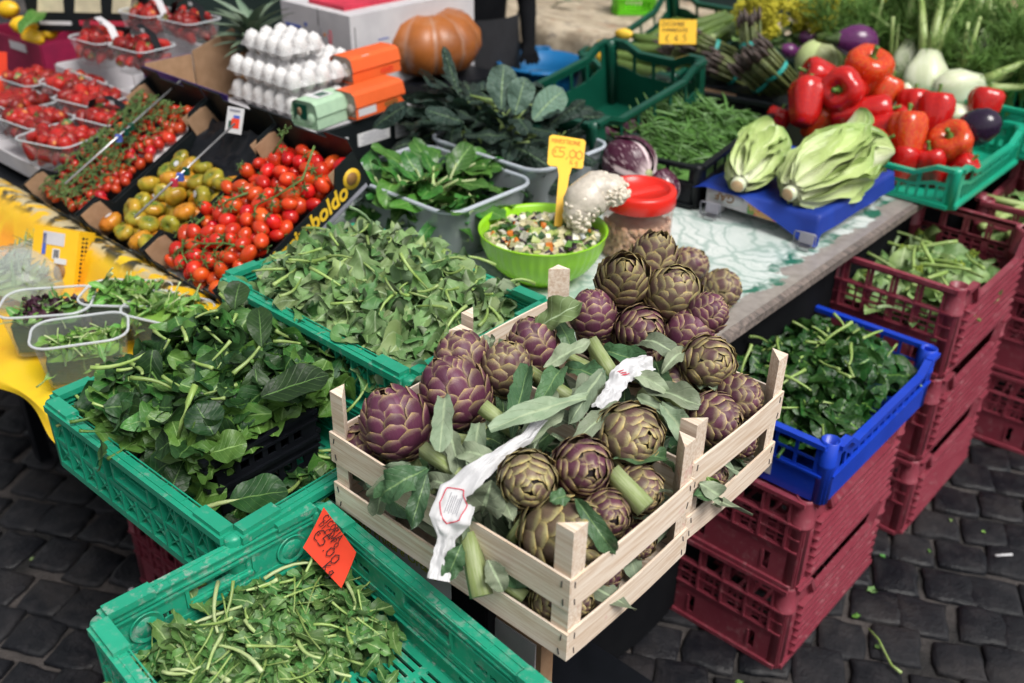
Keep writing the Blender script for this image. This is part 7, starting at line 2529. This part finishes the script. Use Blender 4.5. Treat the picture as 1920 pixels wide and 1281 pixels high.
for i in range(3):
    for m in (m_pepr, m_pepo):
        me = pepm[i].mesh('body'); me.materials.append(m); pep_me[(i, m.name)] = me
mb = MB(); mb.lathe([(.28, .72), (.24, .8), (.11, .9), (.1, 1.2), (.13, 1.32), (.0001, 1.33)], 8); stk = mb.mesh('stalk'); stk.materials.append(m_pepg)
def pepper(u, v, z, dpx, d, m, i, label, stretch=1.0):
    p = at(u, v, z)
    s = dpx * depth(p) / FPX / 2 * 1.08
    stretch *= 1.14
    t = thing('bell_pepper', label, 'bell pepper', mw=aim(p, seen(*d), i * 1.3, s) @ SC((1, 1, stretch)), group='red and orange bell peppers')
    link('body', pep_me[(i % 3, m.name)], None, t)
    link('stalk', stk, None, t)


PEP = [(1512, 190, 1.10, 66, (.2, .9, -.1), m_pepr, 0, 'red pepper standing at the left of the heap, next to the beans', 1.0), (1545, 148, 1.14, 62, (-.9, .3, .2), m_pepr, 1, 'dark red pepper lying on top at the left of the heap', 1.1),
       (1585, 168, 1.14, 78, (-.6, -.2, .7), m_pepr, 2, 'big crimson pepper in the middle of the heap top', .9), (1622, 140, 1.16, 82, (.1, .6, .7), m_pepo, 0, 'big orange pepper with a green patch at the top of the heap', .9),
       (1620, 212, 1.08, 62, (.9, .1, .3), m_pepr, 1, 'long red pepper lying below the crimson one', 1.3), (1655, 180, 1.1, 55, (.3, .7, .2), m_pepo, 2, 'orange red pepper behind, right of the big orange one', 1.1),
       (1650, 240, 1.05, 60, (.8, -.3, .4), m_pepr, 0, 'red pepper in the gap between lettuce and green crate', 1.2), (1625, 278, 1.03, 55, (.7, .3, .5), m_pepr, 1, 'red pepper peeping over the big lettuce', 1.2),
       (1700, 262, 1.05, 66, (.05, .9, .1), m_pepo, 0, 'tall streaked red and orange pepper in the front of the green crate', 1.25), (1752, 225, 1.07, 60, (.1, .95, .2), m_pepr, 1, 'upright red pepper behind the streaked one in the green crate', 1.35),
       (1785, 272, 1.04, 74, (-.5, .4, .75), m_pepo, 2, 'orange pepper under the black aubergine in the green crate', .85), (1845, 200, 1.09, 60, (.2, .9, .2), m_pepr, 0, 'red pepper behind the black aubergine', .9),
       (1712, 205, 1.08, 58, (.1, .9, .1), m_pepr, 2, 'red pepper behind the streaked one, top of the green crate', 1.0), (1457, 228, 1.0, 46, (.3, .8, .3), m_pepr, 2, 'small red pepper wedged between bean crate and lettuce', .9),
       (1535, 228, 1.03, 50, (.5, .6, .4), m_pepo, 1, 'orange red pepper low behind the lettuces', 1.0), (1680, 232, 1.05, 48, (.5, .6, .3), m_pepr, 1, 'red pepper in the left corner of the green crate', 1.1), (1690, 305, .985, 58, (.3, .8, .4), m_pepr, 1, 'red pepper low behind the bars of the green crate', 1.0), (1745, 308, .985, 60, (-.3, .7, .5), m_pepr, 2, 'red pepper low in the front middle of the green crate', 1.0), (1800, 318, .98, 50, (.5, .5, .6), m_pepr, 0, 'dark red pepper low in the front corner of the green crate', 1.0), (1575, 215, 1.05, 60, (.4, .5, .6), m_pepr, 0, 'deep red pepper under the crimson one', 1.0)]
for q in PEP: pepper(*q)
GC = FR(-1.06, 3.2, .905)
bar_crate('green_pepper_crate', 'bright green crate with upright bars holding peppers and an aubergine', m_green_p, GC, .42, .58, .125, True, .25, 4)
mb = MB(); mb.box((0, 0, .0), (.4, .5, .05)); solo('black_crate', mb, m_black, 'black crate that the heap of red peppers lies on', 'crate', mw=FR(-1.5, 3.12, .93))

m_fen = plain('fennel_bulb_skin', (.7, .74, .56), (.62, .68, .45), 10, .32, .1, 40, stretch=(9, 9, .7), vary=.1)
m_fenst = plain('fennel_stalk', (.3, .42, .12), (.4, .5, .2), 20, .4, 0, vary=.3)
m_frond = plain('fennel_frond', (.1, .22, .04), (.16, .3, .06), 30, .6, 0, vary=.4)
def frond_mb(seed, n=46, L=.12):
    rq = random.Random(seed)
    mb = MB()
    for k in range(n):
        p = Vector((rq.gauss(0, .012), rq.gauss(0, .012), rq.uniform(0, L * .6)))
        d = Vector((rq.gauss(0, .6), rq.gauss(0, .6), rq.uniform(.4, 1.2))).normalized() * rq.uniform(.3, .6) * L
        mb.tube([p, p + d * .5 + Vector((0, 0, .004)), p + d], [.0013, .001, .0005], 3)
    return mb
fr_me = []
for k in range(4):
    me = frond_mb(k).mesh('frond'); me.materials.append(m_frond); fr_me.append(me)
def fennel(u, v, z, dpx, d, label, seed, ns=4, fl_=.22, st=True):
    p = at(u, v, z)
    s = dpx * depth(p) / FPX / 2
    t = thing('fennel', label, 'fennel', mw=aim(p, seen(*d), seed))
    mb = MB(); mb.lathe([(.3 * s, -1.0 * s), (.7 * s, -.85 * s), (1.0 * s, -.2 * s), (.95 * s, .3 * s), (.62 * s, .9 * s), (.42 * s, 1.35 * s), (.36 * s, 1.6 * s)], 24, fn=lambda q, h, a, tt: Vector((q * (1 + .05 * cos(5 * a)) * cos(a), q * .72 * (1 + .05 * cos(5 * a)) * sin(a), h))); part('bulb', mb, m_fen, t)
    if not st: return
    rq = random.Random(seed)
    for k in range(ns):
        a = 2 * pi * k / ns + rq.uniform(-.4, .4)
        e = Vector((cos(a) * .05, sin(a) * .04, fl_ * rq.uniform(.8, 1.2)))
        b = Vector((cos(a) * .22 * s, sin(a) * .15 * s, 1.3 * s))
        mb = MB(); mb.tube([b, b.lerp(e, .5) + Vector((0, 0, .01)), b + e], [.3 * s, .2 * s, .12 * s], 8); part('stalk', mb, m_fenst, t)
        for q in range(3): link('frond', fr_me[(k + q) % 4], None, t, mw=aim(b + e * (.6 + .2 * q), e + Vector((rq.gauss(0, .06), rq.gauss(0, .06), 0)), k + q, rq.uniform(.9, 1.3)))


for i, q in enumerate(((1695, 118, 1.10, 68, (.25, .9, -.1), 'slim white fennel bulb at the left of the fennel heap', 4, .2), (1735, 145, 1.09, 82, (.2, .95, -.1), 'white fennel bulb standing in the middle of the heap', 4, .22), (1820, 105, 1.13, 88, (.35, .85, -.1), 'broad white fennel with long green stalks at the back right', 5, .26),
                     (1790, 170, 1.08, 84, (.95, .2, .1), 'round white fennel lying with its fronds to the right', 4, .16))):
    fennel(q[0], q[1], q[2], q[3], q[4], q[5], i + 2, q[6], q[7])
for i, q in enumerate(((1672, 190, 1.07, 52, (.6, .5, .5), 'small white fennel bulb right of the orange pepper'), (1700, 205, 1.05, 44, (.7, .4, .4), 'white fennel end between the peppers'), (1790, 212, 1.06, 48, (.9, .1, .3), 'white fennel end behind the upright red pepper'))):
    fennel(*q, 20 + i, st=False)
t = thing('fennel_fronds', 'mass of feathery green fennel tops behind the bulbs', 'fennel fronds', W(-1.35, 3.85, 1.1), YAW)
for k in range(240):
    x, y = r.uniform(-.35, .5), r.uniform(-.2, .3)
    link('frond', r.choice(fr_me), None, t, mw=TR(x, y, r.uniform(-.1, .12)) @ RZ(r.uniform(0, 6)) @ RX(r.gauss(0, .7)) @ SC(r.uniform(1.0, 1.8)))
for k in range(60):
    x, y = r.uniform(-.3, .45), r.uniform(-.2, .3)
    mb_ = None
    mb = MB(); mb.tube([(0, 0, 0), (.01, 0, .08), (.0, .01, .16)], [.009, .007, .005], 6) if k == 0 else None
    if k == 0:
        fs_me = mb.mesh('stalk'); fs_me.materials.append(m_fenst)
    link('stalk', fs_me, None, t, mw=TR(x, y, r.uniform(-.05, .1)) @ RZ(r.uniform(0, 6)) @ RX(r.gauss(0, .6)) @ SC(r.uniform(.8, 1.4)))
NC = FR(-1.0, 3.78, .905)
bar_crate('green_net_crate', 'teal green lattice crate holding the fennel at the right edge', m_green_p, NC, .5, .5, .16, True, .0, 5)
mb = MB(); mb.box((0, 0, .0), (.44, .42, .1)); solo('frond_bed', mb, m_frond, 'bed of green tops under the fennel bulbs', 'fennel fronds', kind='stuff', mw=FR(-1.25, 3.72, .98))
# carrots and onions blurred at the top edge
m_carrot = plain('carrot_skin', (.7, .2, .03), (.62, .17, .025), 20, .5, .1, 60, vary=.2)
car = fruit('carrot', m_carrot, [(.0001, -.09), (.006, -.07), (.012, 0), (.017, .06), (.012, .072), (.0001, .074)], 10)
for k, (u, v) in enumerate(((1725, 8), (1745, 14), (1760, 6), (1738, 2), (1710, 3), (1772, 12))):
    tag(link('carrot', car, None, None, mw=aim(at(u, v, 1.22), seen(.3 + .1 * k, .8, .2), k, 1.1)), 'orange carrot in the blurred row at the top right', 'carrot', 'carrots at the top right')
m_onion = plain('onion_skin', (.55, .3, .2), (.62, .4, .28), 12, .4, 0, vary=.3, stretch=(8, 8, 1))
oni = fruit('onion', m_onion, ell(.036, .034, 8), 14)
for k, (u, v, z) in enumerate(((1845, 20, 1.2), (1870, 32, 1.16), (1898, 18, 1.2), (1912, 45, 1.15), (1880, 78, 1.1), (1895, 88, 1.08), (1830, 8, 1.22), (1860, 45, 1.13))):
    tag(link('onion', oni, None, None, loc=at(u, v, z), rot=(R(0, 1), R(0, 1), 0)), 'pinkish brown onion among greens at the top right corner', 'onion', 'onions at the top right corner')
t = thing('steel_bowl', 'pinkish glazed bowl rim blurred at the top edge', 'bowl', at(1660, 10, 1.14))
mb = MB(); mb.lathe([(.05, 0), (.1, .03), (.115, .06), (.11, .06), (.09, .03), (.0001, .01)], 24, cap=False); part('bowl_body', mb, plain('pinkish_glaze', (.45, .25, .2), None, 10, .3, vary=0), t)
mb = MB(); mb.box((0, 0, .5), (1.3, .5, 1.02)); solo('black_stand', mb, m_black, 'black stand at the back right under onions and carrots', 'stand', mw=FR(-.95, 4.35, 0))

# ---------------------------------------------------------------- lettuces on the blue cloth
LB = FR(-1.21, 2.62, .903)
t = thing('fruit_box', 'shallow white printed fruit box under the blue cloth', 'box', mw=LB)
for sx in (-1, 1):
    for sy in (-1, 1):
        mb = MB(); mb.box((sx * .15, sy * .18, .02), (.03, .03, .04)); part('foot', mb, m_whitecard, t)
mb = MB(); mb.box((0, .015, .056), (.355, .44, .05)); part('tray', mb, m_whitecard, t)
def gaf_print(w, h):
    n = NT('fruit_print')
    v = n.coords(False)
    col = n.mix(n.step(n.noise(v, 55, 2), .42, .5), (.6, .06, .05), (.62, .35, .12))
    col = n.mix(n.step(n.noise(v, 40, 2), .58, .64), col, (.1, .28, .06))
    return n.done(col, .5)
mb = MB(); mb.box((.06, -.2065, .056), (.2, .002, .046)); part('fruit_picture', mb, gaf_print(1, 1), t)
mb = MB(); mb.lathe([(.0001, .001), (.06, .001), (.06, 0)], 28, M=TR(-.115, -.206, .06) @ RX(pi / 2) @ SC((1, .36, 1))); part('white_oval', mb, m_paper, t)
printed(t, 'GAF', TR(-.115, -.2078, .06) @ RX(pi / 2) @ RZ(pi), .034, m_brownink, .1, bold=.0006)
m_bcloth = plain('blue_cloth', (.005, .03, .26), (.006, .04, .32), 9, .6, .15, 300, vary=0)
mb = MB()
def cl(u, v):
    x, y = -.22 + .44 * u, -.27 + .53 * v
    ex = max(0, abs(x) - .178)
    ey = max(0, -y - .208)
    z = .088 + .003 * noise.noise(Vector((x * 14, y * 14, 2)))
    ax, ay = x, y
    if x > .178: ax = .178 + ex * .25; z -= ex * 1.25
    elif x < -.178: ax = -.178 - ex * .8; z -= ex * .35 * (1 if y > -.1 else .8)
    if ey: 
        ay = -.208 - ey * .3; z -= ey * (1.25 if x > .12 else max(.1, min(1.1, .1 + (x + .05) * 6)))
    return Vector((ax + .004 * noise.noise(Vector((x * 6, y * 9, 7))), ay + .006 * noise.noise(Vector((x * 12, y * 4, 3))) * (1 if ey else 0), max(.004, z)))
mb.grid(cl, 44, 46)
solo('blue_cloth', mb, m_bcloth, 'deep blue cloth draped over the fruit box under the lettuces', 'cloth', mw=LB)

def lettuce_mat():
    n = NT('romaine_leaf')
    uv, x, y = n.uv()
    v = n.coords()
    d = n.math('ABSOLUTE', n.math('SUBTRACT', x, .5))
    edge = n.math('ADD', n.math('MULTIPLY', d, 1.15), n.math('MULTIPLY', y, .42))
    edge = n.math('ADD', edge, n.math('MULTIPLY_ADD', n.noise(v, 20, 3), .3, -.15))
    col = n.mix(n.step(edge, .34, .66), (.7, .74, .5), (.46, .57, .22))
    col = n.mix(n.step(edge, .66, 1.0), col, (.2, .34, .07))
    rib_ = n.step(n.math('SUBTRACT', d, n.math('MULTIPLY_ADD', y, -.1, .105)), -.03, .02, 1, 0)
    st = n.noise(uv, 3, 2, .5, (9, 1.2, 1))
    col = n.mix(n.math('MAXIMUM', n.math('MULTIPLY', rib_, .85), n.math('MULTIPLY', n.step(st, .56, .66), .35)), col, (.72, .75, .55))
    n.bump(n.math('ADD', n.math('MULTIPLY', st, 2), n.noise(v, 60, 4)), .5, .004)
    return n.done(col, .38, .45)


m_let = lettuce_mat()
def lettuce(p0, p1, wd, label, seed, n=17):
    d = p1 - p0
    L = d.length
    t = thing('romaine_lettuce', label, 'lettuce', mw=aim(p0, d, 0))
    rq = random.Random(seed)
    upv = (aim(p0, d, 0).inverted().to_3x3() @ Vector((0, 0, 1))).normalized()
    ms = [leaf_mesh('leaf', m_let, seed=seed * 10 + i, L=L * rq.uniform(.9, 1.0), Wd=wd * rq.uniform(.85, 1.1), curl=rq.uniform(-.25, .5), pitch=.0, cup=-.5, wav=.04, jag=.08, frill=.05, nu=18, nv=24, fat=.68, base=.36, tip=2.8, twist=.2, bend=.12) for i in range(7)]
    for k in range(n):
        f = k / n
        a = k * 2.4 + rq.uniform(-.2, .2)
        rad = .012 + .016 * (1 - f)
        link('leaf', ms[k % 7], None, t, mw=RZ(a) @ TR(0, -rad * 1.0, .004) @ RX(pi / 2 + .12 * (1 - f) + rq.uniform(-.06, .06)) @ SC((1, 1 - .06 * f, 1)))
    mb = MB(); mb.lathe([(.0001, -.012), (.018, -.013), (.021, -.008), (.022, .02), (.022, .06), (.02, .12), (.0001, .14)], 18); part('butt', mb, m_fen, t)
    mb = MB(); mb.lathe([(.0001, -.0145), (.0172, -.0142), (.0178, -.0125)], 16); part('cut_end', mb, plain('cut_lettuce_end', (.52, .36, .2), (.45, .3, .16), 60, .6) if 'cut_lettuce_end' not in bpy.data.materials else bpy.data.materials['cut_lettuce_end'], t)


lettuce(P(1482, 362, 1.03), P(1640, 268, 1.09), .2, 'large romaine lettuce with its cut end forward, on the blue cloth', 3, 14)
lettuce(P(1385, 345, 1.025), P(1445, 250, 1.09), .14, 'smaller romaine lettuce at the left of the blue cloth', 5, 11)
# two little metal label holders on the marble
for (u, v, lab) in ((1332, 408, 'small metal label holder at the left foot of the fruit box'), (1508, 465, 'small grey label holder frame near the worn table edge')):
    p = at(u, v, .905)
    t = thing('label_holder', lab, 'label holder', (p.x, p.y, .902), YAW + .15)
    mb = MB(); mb.box((0, 0, .03), (.04, .004, .03)); part('plate', mb, m_greyink, t, rot=(-.25, 0, 0))
    mb = MB(); mb.tube([(-.03, -.006, .012), (-.03, -.012, .048), (-.026, -.013, .052), (.026, -.013, .052), (.03, -.012, .048), (.03, -.006, .012), (-.03, -.006, .012)], .002, 6); part('frame', mb, m_greyink, t)
    mb = MB(); mb.box((0, .0, .005), (.03, .03, .008)); part('foot', mb, m_steel, t)
# far right red crates with celery
for k, lab in ((0, 'pinkish red crate at the bottom of the farthest stack at the right edge'), (1, 'pinkish red crate in the middle of the farthest stack at the right edge'), (2, 'pinkish red crate of pale celery on top of the farthest right stack')):
    fruit_crate('red_crate', lab, m_redpink, FR(-.70, 3.52, .285 * k, .06), 0, 0, 0, proto=pr)
t = thing('celery_heap', 'pale green celery and greens in the farthest red crate at the right edge', 'celery', mw=FR(-.70, 3.5, .57, .06))
for k in range(26):
    x, y = r.uniform(-.13, .13), r.uniform(-.2, .1)
    mb = MB() if k == 0 else mb
    if k == 0:
        mb.tube([(0, -.16, 0), (.004, 0, .008), (0, .16, 0)], [.012, .011, .006], 8); cel = mb.mesh('stalk'); cel.materials.append(m_fenst)
    link('stalk', cel, None, t, mw=TR(x, y, .16 + r.uniform(0, .08)) @ RZ(r.gauss(-.6, .25)) @ RX(r.gauss(.1, .15)))
for k in range(40):
    link('leaf', bls[k % 6], None, t, mw=TR(r.uniform(-.13, .13), r.uniform(-.24, .2), .16 + r.uniform(0, .06)) @ RZ(r.uniform(0, 6)) @ RX(r.gauss(0, .4)) @ SC(.7))
mb = MB(); mb.box((0, 0, .09), (.3, .48, .14)); o = part('leaf_mass', mb, m_yellowgreen, t); o['kind'] = 'stuff'
